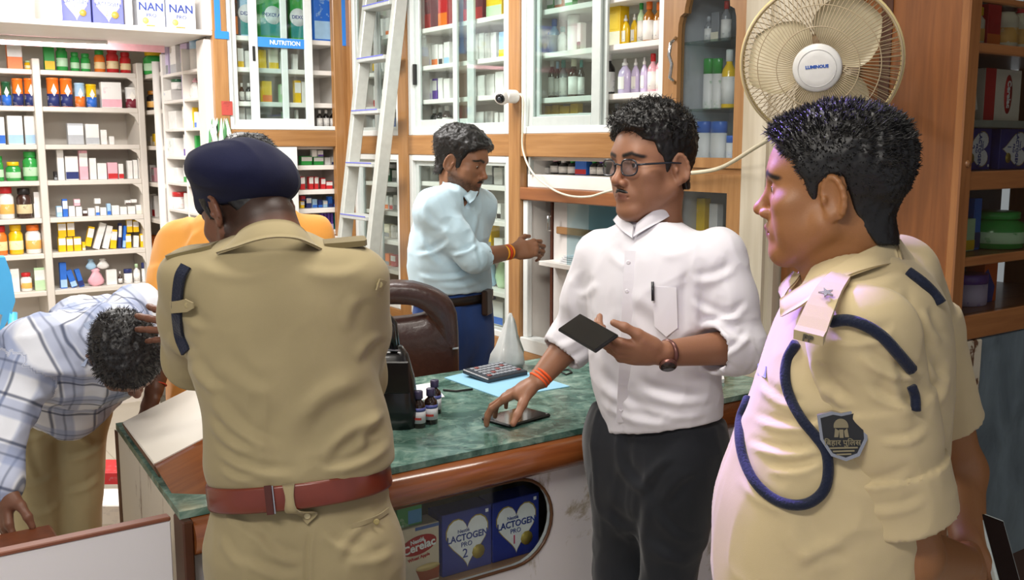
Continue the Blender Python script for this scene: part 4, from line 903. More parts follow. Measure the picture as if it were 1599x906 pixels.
# black handbag
hb = thing('handbag', 'glossy black handbag standing on the counter beside the khaki officer', 'bag', tuple(float(q) for q in onZ(590, 664, CZ+.0005)), math.radians(-35))
M_BLK = plain('0d0d10', .28, coat=.3); 
bg = MB(); sec = [(-.105, .05, 0), (-.11, .058, .05), (-.10, .05, .13), (-.085, .032, .19), (-.07, .02, .215)]
vs = []; n = 16
for (hx, hy, z) in sec:
    for k in range(n):
        a = 2*math.pi*k/n; s = lambda v: math.copysign(abs(v)**.5, v); vs.append((-hx*s(math.cos(a)), hy*s(math.sin(a)), z))
fs = [(q*n+k, q*n+(k+1) % n, (q+1)*n+(k+1) % n, (q+1)*n+k) for q in range(len(sec)-1) for k in range(n)]+[tuple(range(n))[::-1], tuple(range((len(sec)-1)*n, len(sec)*n))]
bg.add(vs, fs, 0, True).build('bag_body', M_BLK, hb)
for s in (-.022, .022): MB().tube([(-.06, s, .20), (-.055, s*1.2, .26), (-.03, s*1.3, .30), (.01, s*1.3, .305), (.04, s*1.2, .27), (.05, s, .205)], [.011, .013, .014, .014, .013, .011], 10).build('strap', M_BLK, hb)
MB().tube([(-.066, -.03, .208), (0, -.036, .212), (.066, -.03, .208)], .003, 6).build('zip_pull', plain('8d8f98', .3, .8), hb)
MB().box((-.098, -.052, .10), (.092, -.0595, .185), 0, .004).build('front_pocket', M_BLK, hb)
# carrier bag on the back of the counter
p = onZ(792, 572, CZ+.0005); pb = MB(); n = 18; prof = [(.05, 0), (.056, .015), (.052, .045), (.040, .075), (.029, .105), (.019, .135), (.012, .155), (.004, .168)]
vs = []; fs = []
for i in range(n):
    a = 2*math.pi*i/n
    for q, (r, z) in enumerate(prof): k = 1+.22*math.sin(5*a+q*.5)+.08*math.sin(11*a+q); vs.append((r*k*math.cos(a)+.014*z/.16, r*.8*k*math.sin(a), z*1.05*(1+.03*math.sin(4*a))))
for i in range(n):
    j = (i+1) % n
    for q in range(len(prof)-1): fs.append((i*8+q, j*8+q, j*8+q+1, i*8+q+1))
fs.append(tuple(i*8 for i in range(n))[::-1]); fs.append(tuple(i*8+7 for i in range(n)))
cb = pb.add(vs, fs, 0, True).build('carrier_bag', plain('dfe3e2', .3, coat=.2, trans=.25), None, tuple(float(q) for q in p))
tag(cb, 'white translucent carrier bag gathered to a point on the back of the counter', 'bag')
# ================================================================ office chair behind the counter
oc = thing('office_chair', 'brown leather office chair with a handle hole in its backrest', 'chair', (1.86, 3.02, 0))
M_LEA = plain('39231f', .38, var=.12, vs=60, coat=.12, bump=.15)
dch = 3.38
Pc = lambda px, py, dd=0: Vector(P(px, py, dch+dd))
ch_o = [(560, 590), (560, 470), (575, 446), (610, 440), (648, 442), (680, 452), (702, 466), (713, 484), (716, 520), (717, 600), (640, 622)]
ch_i = [(590, 496), (584, 484), (600, 475), (640, 474), (662, 478), (668, 485), (662, 492), (640, 496), (610, 499), (600, 499)]
def resample(pts, n, closed=True):
    p = np.array(pts+[pts[0]], float); s = np.r_[0, np.cumsum(np.hypot(*np.diff(p, axis=0).T))]; t = np.linspace(0, s[-1], n, endpoint=False); return np.c_[np.interp(t, s, p[:, 0]), np.interp(t, s, p[:, 1])]
# rebuilt in the backrest's own upright plane (normal along the view, real thickness 7 cm)
cen = Vector((1.83, 3.02, 0)); nrm = Vector((.45, .89, .12)).normalized()
def onplane(px, py, off=0.0):
    r = Vector(ray(px, py)); o = Vector(CAM); c0 = Vector(P(655, 530, dch)); t = (c0-o).dot(nrm)/r.dot(nrm); return o+r*t+nrm*off
N = 40; oo = resample(ch_o, N); ii = resample(ch_i, N)
cin = ii.mean(0); ang = lambda p: np.arctan2(p[:, 1]-cin[1], p[:, 0]-cin[0])
oo = oo[np.argsort(ang(oo))]; ii = ii[np.argsort(ang(ii))]
m = MB(); rings = []
for (f, off) in ((0.0, .035), (.0, .0), (.06, -.022), (.25, -.034), (.75, -.034), (.94, -.022), (1, 0), (1, .035)):
    rings.append([tuple(onplane(*(oo[k]*(1-f)+ii[k]*f), off)) for k in range(N)])
vs = [p for r in rings for p in r]; fs = []
for q in range(len(rings)-1):
    for k in range(N): fs.append((q*N+k, q*N+(k+1) % N, (q+1)*N+(k+1) % N, (q+1)*N+k))
for k in range(N): fs.append(((len(rings)-1)*N+k, (len(rings)-1)*N+(k+1) % N, (k+1) % N, k))
bk = m.add(vs, fs, 0, True).build('backrest', M_LEA); bk.parent = oc; bk.matrix_parent_inverse = Matrix.Translation(oc.location).inverted()
sp = MB().box((-.004, -.012, -.003), (.004, .012, .003)).build('staple', M_CHROME); sp.parent = oc; sp.location = onplane(707, 538, -.036)-oc.location; sp.scale = (3, 1, 1)
q = Matrix.Translation((0, 0, 0)); 
MB().box((-.38, -.07, .42), (.06, .32, .50), 0, .03).build('seat', M_LEA, oc)
MB().tube([(-.16, .02, .41), (-.14, -.02, .46), (-.20, .03, .62)], .025, 8).build('back_bracket', M_DARK, oc)
MB().lathe([(.03, .08), (.03, .42)], 12, (-.16, .13, 0)).build('gas_column', M_DARK, oc)
for k in range(5):
    a = k*2*math.pi/5; MB().tube([(-.16, .13, .10), (-.16+.24*math.cos(a), .13+.24*math.sin(a), .06)], [.022, .014], 8).build('leg', M_DARK, oc)
    MB().lathe([(.02, -.008), (.024, 0), (.02, .008)], 12, (0, 0, 0), 0, Matrix.Translation((-.16+.24*math.cos(a), .13+.24*math.sin(a), .0245)) @ Matrix.Rotation(math.pi/2, 4, 'X')).build('caster', M_DARK, oc)
# ================================================================ ladder leaning against the corner cabinets
ld = thing('step_ladder', 'white aluminium ladder with flat steps leaning against the corner cabinets', 'ladder')
XLt = 2.42
tops = []; 
def rail_line(pt, pb):
    a = Vector(onX(pt[0], pt[1], XLt)); b = Vector(onY(pb[0], pb[1], a.y)); d = (b-a)/(b.z-a.z)
    return a, d
aR, dR = rail_line((624, 5), (582, 389)); aL, dL = rail_line((576, 10), (537, 375))
dm = (dR+dL)/2; railpt = lambda a, z: Vector((aR.x+dm.x*(z-aR.z), a.y, z))
for a in (aR, aL):
    z0, z1 = .0, 2.50; p, q = railpt(a, z0), railpt(a, z1); d = (q-p).normalized(); u = Vector((0, 1, 0)); w = d.cross(u)
    M = Matrix((u, w, d)).transposed().to_4x4(); M.translation = p; MB().box((-.021, -.0325, 0.014), (.021, .0325, (q-p).length), 0, .004, M).build('rail', plain('bcbfb9', .4, .15), ld)
    MB().box((-.024, -.036, 0.0145), (.024, .036, .05), 0, .004, M).build('rubber_foot', M_DARK, ld)
zst = [float(P(600, y, 4.95)[2]) for y in (5, 88, 174, 256, 340)]
stp = zst[0]-zst[1]
for k in range(9):
    z = zst[0]-k*stp
    if z < .15: break
    a, b = railpt(aR, z), railpt(aL, z)
    MB().box((a.x-.05, a.y+.0212, z-.022), (a.x+.05, b.y-.0212, z), 0, .003).build('step', plain('bdc1be', .45, .1), ld)
    MB().box((a.x-.0515, a.y+.0215, z-.005), (a.x-.0501, b.y-.0215, z+.001)).build('blue_film', plain('6f74c8', .4), ld)
# ================================================================ wall fan
n_ = Vector(-FWD*math.cos(.52) + (-RGT-UPV)/math.sqrt(2)*math.sin(.52)).normalized()
fc = Vector(P(1281, 97, 2.56)); RF = .199
yv = Vector(UPV); yv = (yv-n_*yv.dot(n_)).normalized(); xv = yv.cross(n_)
FM = Matrix((xv, yv, n_)).transposed().to_4x4(); FM.translation = fc
fan = thing('wall_fan', 'cream wall fan with round wire cage on the board beside the pillar', 'fan'); fan.matrix_world = FM
M_FAN = plain('cfbf9c', .45, var=.05); M_WIRE = plain('a8977a', .4); M_RIM = plain('d6c48e', .4)
def ring(r, z, t, name, m, n=64): return MB().tube([(r*math.cos(2*math.pi*k/n), r*math.sin(2*math.pi*k/n), z) for k in range(n)], t, 6, 0, True).build(name, m, fan)
ring(RF, 0, .0065, 'cage_rim', M_RIM); ring(RF*.995, .012, .003, 'cage_rim', M_WIRE)
w = MB(); prof_f = [(.058, .094), (.10, .088), (.15, .066), (.182, .036), (RF, .004)]
for k in range(100):
    a = 2*math.pi*k/100; tw = .22
    w.tube([(r*math.cos(a+tw*(1-r/RF)), r*math.sin(a+tw*(1-r/RF)), z) for r, z in prof_f], .0011, 4)
tag(w.build('front_wires', M_WIRE, fan), kind='stuff')
w = MB()
for k in range(80):
    a = 2*math.pi*k/80
    w.tube([(r*math.cos(a-.2*(1-r/RF)), r*math.sin(a-.2*(1-r/RF)), -z*.75) for r, z in prof_f], .0011, 4)
tag(w.build('rear_wires', M_WIRE, fan), kind='stuff')
for r, z in ((.10, .0885), (.15, .0665)): ring(r, z, .0014, 'cage_hoop', M_WIRE)
MB().lathe([(.0, .090), (.0585, .090), (.060, .097), (.056, .102), (.030, .1045), (.0, .105)][1:], 40).build('hub_cover', plain('d6d5d2', .35), fan)
ring(.046, .1035, .0009, 'hub_ring', plain('b9b8b6', .4), 40)
lettering('LUMINOUS', .0105, plain('2f57a8', .4), fan, (0, .004, .1052), (0, 0, 0), .0006, 1.05)
for b in range(3):
    m = MB(); vs = []; nr, na = 9, 9
    for i in range(nr):
        r = .030+(RF*.90-.030)*i/(nr-1); f = i/(nr-1); half = math.radians(30+26*math.sin(math.pi*min(1, f*1.05)**.8))*(1-.35*f**4)
        for j in range(na):
            s = j/(na-1)*2-1; a = math.radians(35)+b*2*math.pi/3+s*half+.30*f; vs.append((r*math.cos(a), r*math.sin(a), .018+s*.028*(.5+.5*f)-.010*(1-s*s)))
    fs = [(i*na+j, i*na+j+1, (i+1)*na+j+1, (i+1)*na+j) for i in range(nr-1) for j in range(na-1)]
    nv = len(vs); vs = vs+[(x, y, z-.003) for x, y, z in vs]; fs = fs+[tuple(nv+q for q in f[::-1]) for f in fs]
    edge = [j for j in range(na)]+[i*na+na-1 for i in range(1, nr)]+[(nr-1)*na+j for j in range(na-2, -1, -1)]+[i*na for i in range(nr-2, 0, -1)]
    fs += [(edge[k], edge[(k+1) % len(edge)], nv+edge[(k+1) % len(edge)], nv+edge[k]) for k in range(len(edge))]
    m.add(vs, fs, 0, True).build('blade', plain('c9bd9e', .35), fan)
MB().lathe([(.034, -.02), (.034, .05), (.02, .056)], 24).build('blade_hub', M_FAN, fan)
MB().lathe([(.055, -.15), (.062, -.14), (.062, -.055), (.05, -.05)], 28).build('motor_housing', plain('8a6a48', .45), fan)
inv = FM.inverted(); wall = Vector((2.42, float(fc.y)+.02, float(fc.z)-.05))
MB().tube([(0, 0, -.12), inv @ (wall+Vector((-.08, 0, -.06))), inv @ (wall+Vector((-.0, 0, -.06)))], .02, 10).build('bracket', M_FAN, fan)
# ================================================================ security camera and its cable
sc = thing('security_camera', 'white round security camera with black lens face on the centre post', 'camera', tuple(float(q) for q in onX(806, 151, XW-.013)))
MB().lathe([(.026, 0), (.028, .004), (.028, .05), (.024, .056)], 24, (0, 0, 0), 0, Matrix.Rotation(-math.pi/2, 4, 'Y')).build('mount', M_WHITE, sc)
hc = Vector(onX(784, 151, XW-.075))-sc.location; hd = (Vector(CAM)+Vector((-1.6, .8, -1.5))-(sc.location+hc)).normalized(); hq = hd.to_track_quat('Z', 'Y').to_matrix().to_4x4()
MB().lathe([(.006, -.034), (.022, -.027), (.032, -.012), (.034, .0), (.032, .012), (.024, .024)], 24, (0, 0, 0), 0, Matrix.Translation(hc) @ hq).build('ball_head', M_WHITE, sc)
MB().lathe([(.021, .0262), (.018, .030), (.012, .0315), (.004, .032)], 24, (0, 0, 0), 0, Matrix.Translation(hc) @ hq).build('lens_face', plain('15161a', .1, coat=.4), sc)
MB().lathe([(.009, .0316), (.006, .034), (.004, .0345)], 16, (0, 0, 0), 0, Matrix.Translation(hc) @ hq).build('lens', plain('3a4048', .05, coat=.8), sc)
MB().tube([(-.03, 0, 0), hc*.8+Vector((0, 0, 0))], .018, 12).build('neck', M_WHITE, sc)
def smooth_path(pts, n=8):
    p = [Vector(q) for q in pts]; p = [p[0]*2-p[1]]+p+[p[-1]*2-p[-2]]; out = []
    for i in range(1, len(p)-2):
        for k in range(n):
            t = k/n; a, b, c_, d = p[i-1:i+3]; out.append(.5*((2*b)+(c_-a)*t+(2*a-5*b+4*c_-d)*t*t+(3*b-a-3*c_+d)*t**3))
    return out+[p[-2]]
cp = smooth_path([onX(px, py, XW-dx) for px, py, dx in ((812, 146, .03), (817, 158, .022), (816, 200, .02), (817, 236, .02), (832, 270, .03), (862, 295, .04), (890, 306, .05), (920, 307, .06), (945, 300, .08), (1000, 285, .06), (1045, 272, .04))])
tag(MB().tube(cp, .0042, 8).build('camera_cable', plain('e9e2cd', .45)), 'thin cream cable hanging in a loop from the security camera', 'cable')
fp2 = smooth_path([onX(1040, 271, XW-.05), onX(1080, 270, XW-.06), onX(1125, 262, XW-.07), Vector(P(1175, 233, 2.95)), Vector(P(1212, 206, 2.75)), Vector(fc)-n_*.10+Vector((0, 0, -.06))])
tag(MB().tube(fp2, .0068, 8).build('fan_cable', plain('d9cfb4', .45)), 'thick cream power cable sagging from the wall fan to the cabinets', 'cable')
# ================================================================ blue chair and clutter at the far left
bc = thing('plastic_chair', 'sky blue plastic chair back at the left edge by the white rack', 'chair', (.60, 4.1, 0))
Mb = plain('4aa6dc', .3, var=.02, coat=.2)
q = [Vector(P(px, py, 4.05))-bc.location for px, py in ((-40, 402), (8, 402), (18, 430), (24, 470), (18, 490), (8, 508), (3, 525), (-2, 520), (4, 492), (-40, 480))]
MB().prism([tuple(v) for v in q], tuple(Vector((.0, .035, .005)))).build('backrest', Mb, bc)
MB().box((-.42, -.20, .42), (.0, .24, .45), 0, .01).build('seat', Mb, bc)
for a in (-.40, -.03):
    for b in (-.18, .21): MB().tube([(a, b, 0), (a*.95, b*.95, .42)], [.016, .022], 8).build('leg', Mb, bc)
MB().tube([tuple(q[3]+Vector((-.01, .02, -.05))), (-.03, .2, .44)], .018, 8).build('back_post', Mb, bc)
for (px, py, w_, h, c, lb, nm) in ((176, 748, .07, .17, 'c22a2e', 'red carton standing on the floor behind the counter end', 'red_carton'), (182, 800, .14, .12, 'e6e4df', 'white carton with small print on the floor beside the red carton', 'white_carton')):
    p = onZ(px, py, 0.0) if nm == 'x' else P(px, py, 4.35 if nm == 'red_carton' else 3.7)
    t = thing(nm, lb, 'box', (float(p[0]), float(p[1]), 0), -.6); zt_ = float(p[2])+.06
    MB().box((-w_, -.09, 0), (w_, .09, max(.1, zt_)), 0, .004).build('carton', printed(c, ink='b8b8c0', sc=30, amt=.3), t); MB().box((-w_*.98, -.0912, max(.1, zt_)*.7), (w_*.98, -.0905, max(.1, zt_)*.8)).build('tape', plain('d8d2c6', .4), t)
# ================================================================ figures: implicit-surface modelling kit
def PV(px, py, D):
    """point on a sight line at horizontal distance D from the lens"""
    r = ray(px, py); return CAM + r*(D/float(r @ _fh))
def dep(p): return float((np.asarray(p)-CAM) @ FWD)
def mpp(p): return dep(p)/FPX           # metres per photo pixel at p
A_ = lambda *v: np.array(v, float)
def unit(v): v = np.asarray(v, float); return v/np.linalg.norm(v)
def smin(a, b, k):
    if k <= 0: return np.minimum(a, b)
    h = np.maximum(k-np.abs(a-b), 0)/k; return np.minimum(a, b)-h*h*k*.25
def smax(a, b, k): return -smin(-a, -b, k)
def d_cone(a, b, ra, rb):
    a, b = np.asarray(a, float), np.asarray(b, float); ab = b-a; L2 = max(float(ab @ ab), 1e-9); R = max(ra, rb)
    def f(X, Y, Z):
        x, y, z = X-a[0], Y-a[1], Z-a[2]; t = np.clip((x*ab[0]+y*ab[1]+z*ab[2])/L2, 0, 1)
        return np.sqrt((x-t*ab[0])**2+(y-t*ab[1])**2+(z-t*ab[2])**2)-(ra+(rb-ra)*t)
    return f, np.minimum(a, b)-R, np.maximum(a, b)+R
def d_ell(c, r, R=None):
    c, r = np.asarray(c, float), np.asarray(r, float); R = np.eye(3) if R is None else np.asarray(R, float)   # rows: local axes
    def f(X, Y, Z):
        x, y, z = X-c[0], Y-c[1], Z-c[2]; q = [R[i, 0]*x+R[i, 1]*y+R[i, 2]*z for i in range(3)]
        k0 = np.sqrt(sum((q[i]/r[i])**2 for i in range(3))); k1 = np.sqrt(sum((q[i]/r[i]**2)**2 for i in range(3)))+1e-9
        return k0*(k0-1)/k1
    e = np.abs(R.T) @ r; return f, c-e, c+e
def d_ecap(a, b, w, r0, r1, flat=False, e=2.0):
    """tapering tube of elliptical section; w: direction of the first radius; flat: square ends"""
    a, b = np.asarray(a, float), np.asarray(b, float); ax = unit(b-a); L = float(np.linalg.norm(b-a)); w = unit(np.asarray(w, float)-ax*float(np.dot(w, ax))); n = np.cross(ax, w); R = max(*r0, *r1)
    def f(X, Y, Z):
        x, y, z = X-a[0], Y-a[1], Z-a[2]; s = x*ax[0]+y*ax[1]+z*ax[2]; t = np.clip(s/L, 0, 1)
        u = x*w[0]+y*w[1]+z*w[2]; v = x*n[0]+y*n[1]+z*n[2]; ru = r0[0]+(r1[0]-r0[0])*t; rv = r0[1]+(r1[1]-r0[1])*t; m = np.minimum(ru, rv)
        if flat: return np.maximum(((np.abs(u/ru)**e+np.abs(v/rv)**e)**(1/e)-1)*m, np.abs(s-L/2)-L/2)
        return (np.sqrt((u/ru)**2+(v/rv)**2+((s-t*L)/m)**2)-1)*m
    return f, np.minimum(a, b)-R, np.maximum(a, b)+R
def d_plane(p, n):
    p, n = np.asarray(p, float), unit(n)
    return (lambda X, Y, Z: (X-p[0])*n[0]+(Y-p[1])*n[1]+(Z-p[2])*n[2]), None, None
def spline(s, v, q):
    """monotone-ish cubic through (s, v)"""
    s, v = np.asarray(s, float), np.asarray(v, float); h = np.diff(s); dl = np.diff(v)/h; m = np.r_[dl[0], (dl[:-1]+dl[1:])/2, dl[-1]]
    q = np.clip(q, s[0], s[-1]); i = np.clip(np.searchsorted(s, q)-1, 0, len(h)-1); t = (q-s[i])/h[i]
    return (2*t**3-3*t**2+1)*v[i]+(t**3-2*t**2+t)*h[i]*m[i]+(-2*t**3+3*t**2)*v[i+1]+(t**3-t**2)*h[i]*m[i+1]
def d_loft(rows, e=2.3, M=None, o=None):
    """stack of oval sections. rows: (s, cu, cv, a, b, yaw) along the local axis; M rows = local axes (u, v, s), o = origin"""
    rows = sorted(rows); R = np.array(rows, float); s = R[:, 0]; M = np.eye(3) if M is None else np.asarray(M, float); o = np.zeros(3) if o is None else np.asarray(o, float)
    def f(X, Y, Z):
        x, y, z = X-o[0], Y-o[1], Z-o[2]
        if M[2, 2] > .9999: S_ = z
        else: S_ = M[2, 0]*x+M[2, 1]*y+M[2, 2]*z
        c = [spline(s, R[:, i], np.asarray(S_)) for i in range(1, 6)]
        p = M[0, 0]*x+M[0, 1]*y+M[0, 2]*z-c[0]; q = M[1, 0]*x+M[1, 1]*y+M[1, 2]*z-c[1]; cy, sy = np.cos(c[4]), np.sin(c[4])
        u = (p*cy+q*sy)/c[2]; v = (-p*sy+q*cy)/c[3]
        d = ((np.abs(u)**e+np.abs(v)**e)**(1/e)-1)*np.minimum(c[2], c[3])
        return smax(d, np.maximum(S_-s[-1], s[0]-S_)+0*d, .012)
    rad = R[:, 3:5].max(1)
    cs = np.array([o+M[0]*r[1]+M[1]*r[2]+M[2]*r[0] for r in R]); return f, (cs-rad[:, None]).min(0), (cs+rad[:, None]).max(0)
class Field:
    def __init__(s, lo, hi, h):
        s.lo = np.asarray(lo, float); s.h = h; n = np.ceil((np.asarray(hi)-s.lo)/h).astype(int)+1; s.n = n; s.f = np.full(n, .3, np.float32)
        s.ax = [s.lo[i]+h*np.arange(n[i]) for i in range(3)]
    def sub(s, lo, hi, m):
        if lo is None: sl = [slice(0, k) for k in s.n]
        else: sl = [slice(max(0, int((lo[i]-m-s.lo[i])/s.h)), min(s.n[i], int((hi[i]+m-s.lo[i])/s.h)+2)) for i in range(3)]
        if any(q.start >= q.stop for q in sl): return None, None
        X, Y, Z = (s.ax[i][sl[i]] for i in range(3)); return tuple(sl), (X[:, None, None], Y[None, :, None], Z[None, None, :])
    def add(s, pr, k=.01):
        sl, g = s.sub(pr[1], pr[2], k+3*s.h)
        if sl: s.f[sl] = smin(s.f[sl], pr[0](*g), k)
        return s
    def cut(s, pr, k=.004):
        sl, g = s.sub(pr[1], pr[2], k+3*s.h)
        if sl: s.f[sl] = smax(s.f[sl], -pr[0](*g), k)
        return s
    def clip(s, pr, k=.004):
        sl, g = s.sub(None, None, 0); s.f[sl] = smax(s.f[sl], pr[0](*g), k); return s
    def mesh(s):
        f = s.f; ins = f < 0; c = np.zeros(tuple(s.n-1), np.int8)
        for i in (0, 1):
            for j in (0, 1):
                for k in (0, 1): c += ins[i:s.n[0]-1+i, j:s.n[1]-1+j, k:s.n[2]-1+k]
        act = (c > 0) & (c < 8); idx = np.argwhere(act); vid = np.full(act.shape, -1, np.int32); vid[act] = np.arange(len(idx))
        acc = np.zeros((len(idx), 3)); cnt = np.zeros(len(idx))
        cor = {(i, j, k): f[idx[:, 0]+i, idx[:, 1]+j, idx[:, 2]+k].astype(float) for i in (0, 1) for j in (0, 1) for k in (0, 1)}
        for a in range(3):
            for q in range(4):
                p0 = [0, 0, 0]; o = [x for x in range(3) if x != a]; p0[o[0]] = q & 1; p0[o[1]] = q >> 1; p1 = list(p0); p1[a] = 1
                v0, v1 = cor[tuple(p0)], cor[tuple(p1)]; m = (v0 < 0) != (v1 < 0); t = np.where(m, v0/np.where(m, v0-v1, 1), 0)
                e = np.array(p0, float)[None, :].repeat(len(idx), 0); e[:, a] += t; acc += e*m[:, None]; cnt += m
        V = s.lo+(idx+acc/np.maximum(cnt, 1)[:, None])*s.h; F = []
        for a in range(3):
            o = [x for x in range(3) if x != a]; sl0 = [slice(1, -1)]*3; sl1 = [slice(1, -1)]*3; sl0[a] = slice(0, -1); sl1[a] = slice(1, None)
            A, B = ins[tuple(sl0)], ins[tuple(sl1)]; e = np.argwhere(A != B); off = np.array([1, 1, 1]); off[a] = 0; e = e+off
            flip = ins[e[:, 0], e[:, 1], e[:, 2]]
            def cell(du, dv):
                q = e.copy(); q[:, o[0]] -= du; q[:, o[1]] -= dv; q = np.minimum(np.maximum(q, 0), np.array(vid.shape)-1); return vid[q[:, 0], q[:, 1], q[:, 2]]
            Q = np.stack([cell(1, 1), cell(0, 1), cell(0, 0), cell(1, 0)], 1)
            if a == 1: flip = ~flip
            Q = np.where(flip[:, None], Q, Q[:, ::-1]); F.append(Q[(Q >= 0).all(1)])
        return V, np.concatenate(F)
def field_of(prims, h, pad=.02):
    """prims: list of (op, primitive, k)"""
    bl = [p for op, p, k in prims if op == '+']; lo = np.min([p[1] for p in bl], 0)-pad; hi = np.max([p[2] for p in bl], 0)+pad; F = Field(lo, hi, h)
    for op, p, k in prims: {'+': F.add, '-': F.cut, '&': F.clip}[op](p, k)
    return F
def normals(V, F):
    n = np.zeros_like(V); c = np.cross(V[F[:, 2]]-V[F[:, 0]], V[F[:, 3]]-V[F[:, 1]])
    for i in range(4): np.add.at(n, F[:, i], c)
    return n/(np.linalg.norm(n, axis=1)[:, None]+1e-12)
_rs = np.random.RandomState(5); _lat = _rs.rand(64, 64, 64).astype(np.float32)
def vnoise(p, sc):
    """smooth value noise in [-1, 1]"""
    q = np.asarray(p)*np.asarray(sc); i = np.floor(q).astype(int); t = q-i; t = t*t*(3-2*t); out = 0
    for a in (0, 1):
        for b in (0, 1):
            for c in (0, 1): out = out+_lat[(i[:, 0]+a) & 63, (i[:, 1]+b) & 63, (i[:, 2]+c) & 63]*(t[:, 0] if a else 1-t[:, 0])*(t[:, 1] if b else 1-t[:, 1])*(t[:, 2] if c else 1-t[:, 2])
    return out*2-1
def to_object(name, V, F, mats, parent, col=None, extra=None):
    me = bpy.data.meshes.new(name); F = np.asarray(F)
    me.vertices.add(len(V)); me.vertices.foreach_set('co', np.asarray(V, np.float32).ravel())
    k = F.shape[1]; me.loops.add(F.size); me.loops.foreach_set('vertex_index', F.astype(np.int32).ravel())
    me.polygons.add(len(F)); me.polygons.foreach_set('loop_start', np.arange(0, F.size, k, dtype=np.int32)); me.polygons.foreach_set('use_smooth', np.ones(len(F), bool))
    if col is not None:
        at = me.color_attributes.new('tint', 'FLOAT_COLOR', 'POINT'); at.data.foreach_set('color', np.c_[col, np.ones(len(V))].astype(np.float32).ravel())
    if extra is not None:
        at = me.attributes.new('weave', 'FLOAT_VECTOR', 'POINT'); at.data.foreach_set('vector', np.asarray(extra, np.float32).ravel())
    for m in (mats if isinstance(mats, list) else [mats]): me.materials.append(m)
    me.update(calc_edges=True); me.validate()
    o = link(name, me)
    if parent is not None: o.parent = parent; o.matrix_parent_inverse = Matrix.Translation(parent.location).inverted()
    return o
def join(parts):
    V, F, C, n = [], [], [], 0
    for v, f, c in parts: V.append(v); F.append(f+n); C.append(c); n += len(v)
    return np.concatenate(V), np.concatenate(F), np.concatenate(C)
def seg_dist(V, a, b):
    a, b = np.asarray(a, float), np.asarray(b, float); ab = b-a; t = np.clip(((V-a) @ ab)/max(ab @ ab, 1e-9), 0, 1); return np.linalg.norm(V-a-t[:, None]*ab, axis=1), t
def creases(V, N, lines):
    """raise or sink soft folds of cloth along lines (a, b, width, height)"""
    d = np.zeros(len(V))
    for a, b, w, h in lines:
        r, t = seg_dist(V, a, b); d += h*np.exp(-(r/w)**2)*np.sin(np.pi*np.clip(t, .08, .92))**.5
    return V+N*d[:, None]
# ---- materials of the figures
def tinted(name, rough=.5, sss=.0, bump=0.0, bs=400.0, spec=.4, sheen=0.0):
    m, nt, b = newmat(name); a = node(nt, 'ShaderNodeAttribute', attribute_name='tint'); n = noise(nt, coords(nt), bs, 2)
    r = ramp(nt, n, [(.3, (.93, .93, .93, 1)), (.7, (1, 1, 1, 1))]); nt.links.new(mix(nt, 1.0, a.outputs['Color'], r.outputs[0], 'MULTIPLY'), b.inputs['Base Color'])
    b.inputs['Roughness'].default_value = rough; b.inputs['Specular IOR Level'].default_value = spec
    if sss: b.inputs['Subsurface Weight'].default_value = sss; b.inputs['Subsurface Radius'].default_value = (1, .4, .2); b.inputs['Subsurface Scale'].default_value = .004
    if sheen: b.inputs['Sheen Weight'].default_value = sheen
    if bump: bumped(nt, b, n, bump, .002)
    return m
def cloth(name, col, rough=.85, var=.06, weave=900.0, bump=.12, sheen=.15, fold=0.0, trans=0.0):
    m, nt, b = newmat(name); v = coords(nt); n = noise(nt, v, weave, 2); n2 = noise(nt, v, 7.0, 4); c = lin(col)
    r = ramp(nt, n2, [(.3, tuple(x*(1-var) for x in c[:3])+(1,)), (.7, tuple(min(1, x*(1+var)) for x in c[:3])+(1,))]); nt.links.new(r.outputs[0], b.inputs['Base Color'])
    b.inputs['Roughness'].default_value = rough; b.inputs['Sheen Weight'].default_value = sheen; b.inputs['Specular IOR Level'].default_value = .25
    bumped(nt, b, n, bump, .002); return m
M_SKIN = tinted('skin', .48, .10, .10, 500.0, .45)
M_HAIR = plain('0f0d0d', .48, var=.25, vs=200)
M_EYE = plain('d2cac0', .15, var=.02); M_IRIS = plain('24150d', .1)
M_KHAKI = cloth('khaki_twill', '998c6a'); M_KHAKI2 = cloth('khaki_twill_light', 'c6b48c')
M_NAVY = cloth('navy_wool', '11142f', .95, .1, 500, .2, .04); M_ROPE = cloth('navy_braid', '121a30', .75, .25, 260, .8)
M_BELT = plain('6a2a1a', .32, coat=.2, var=.1, vs=20)
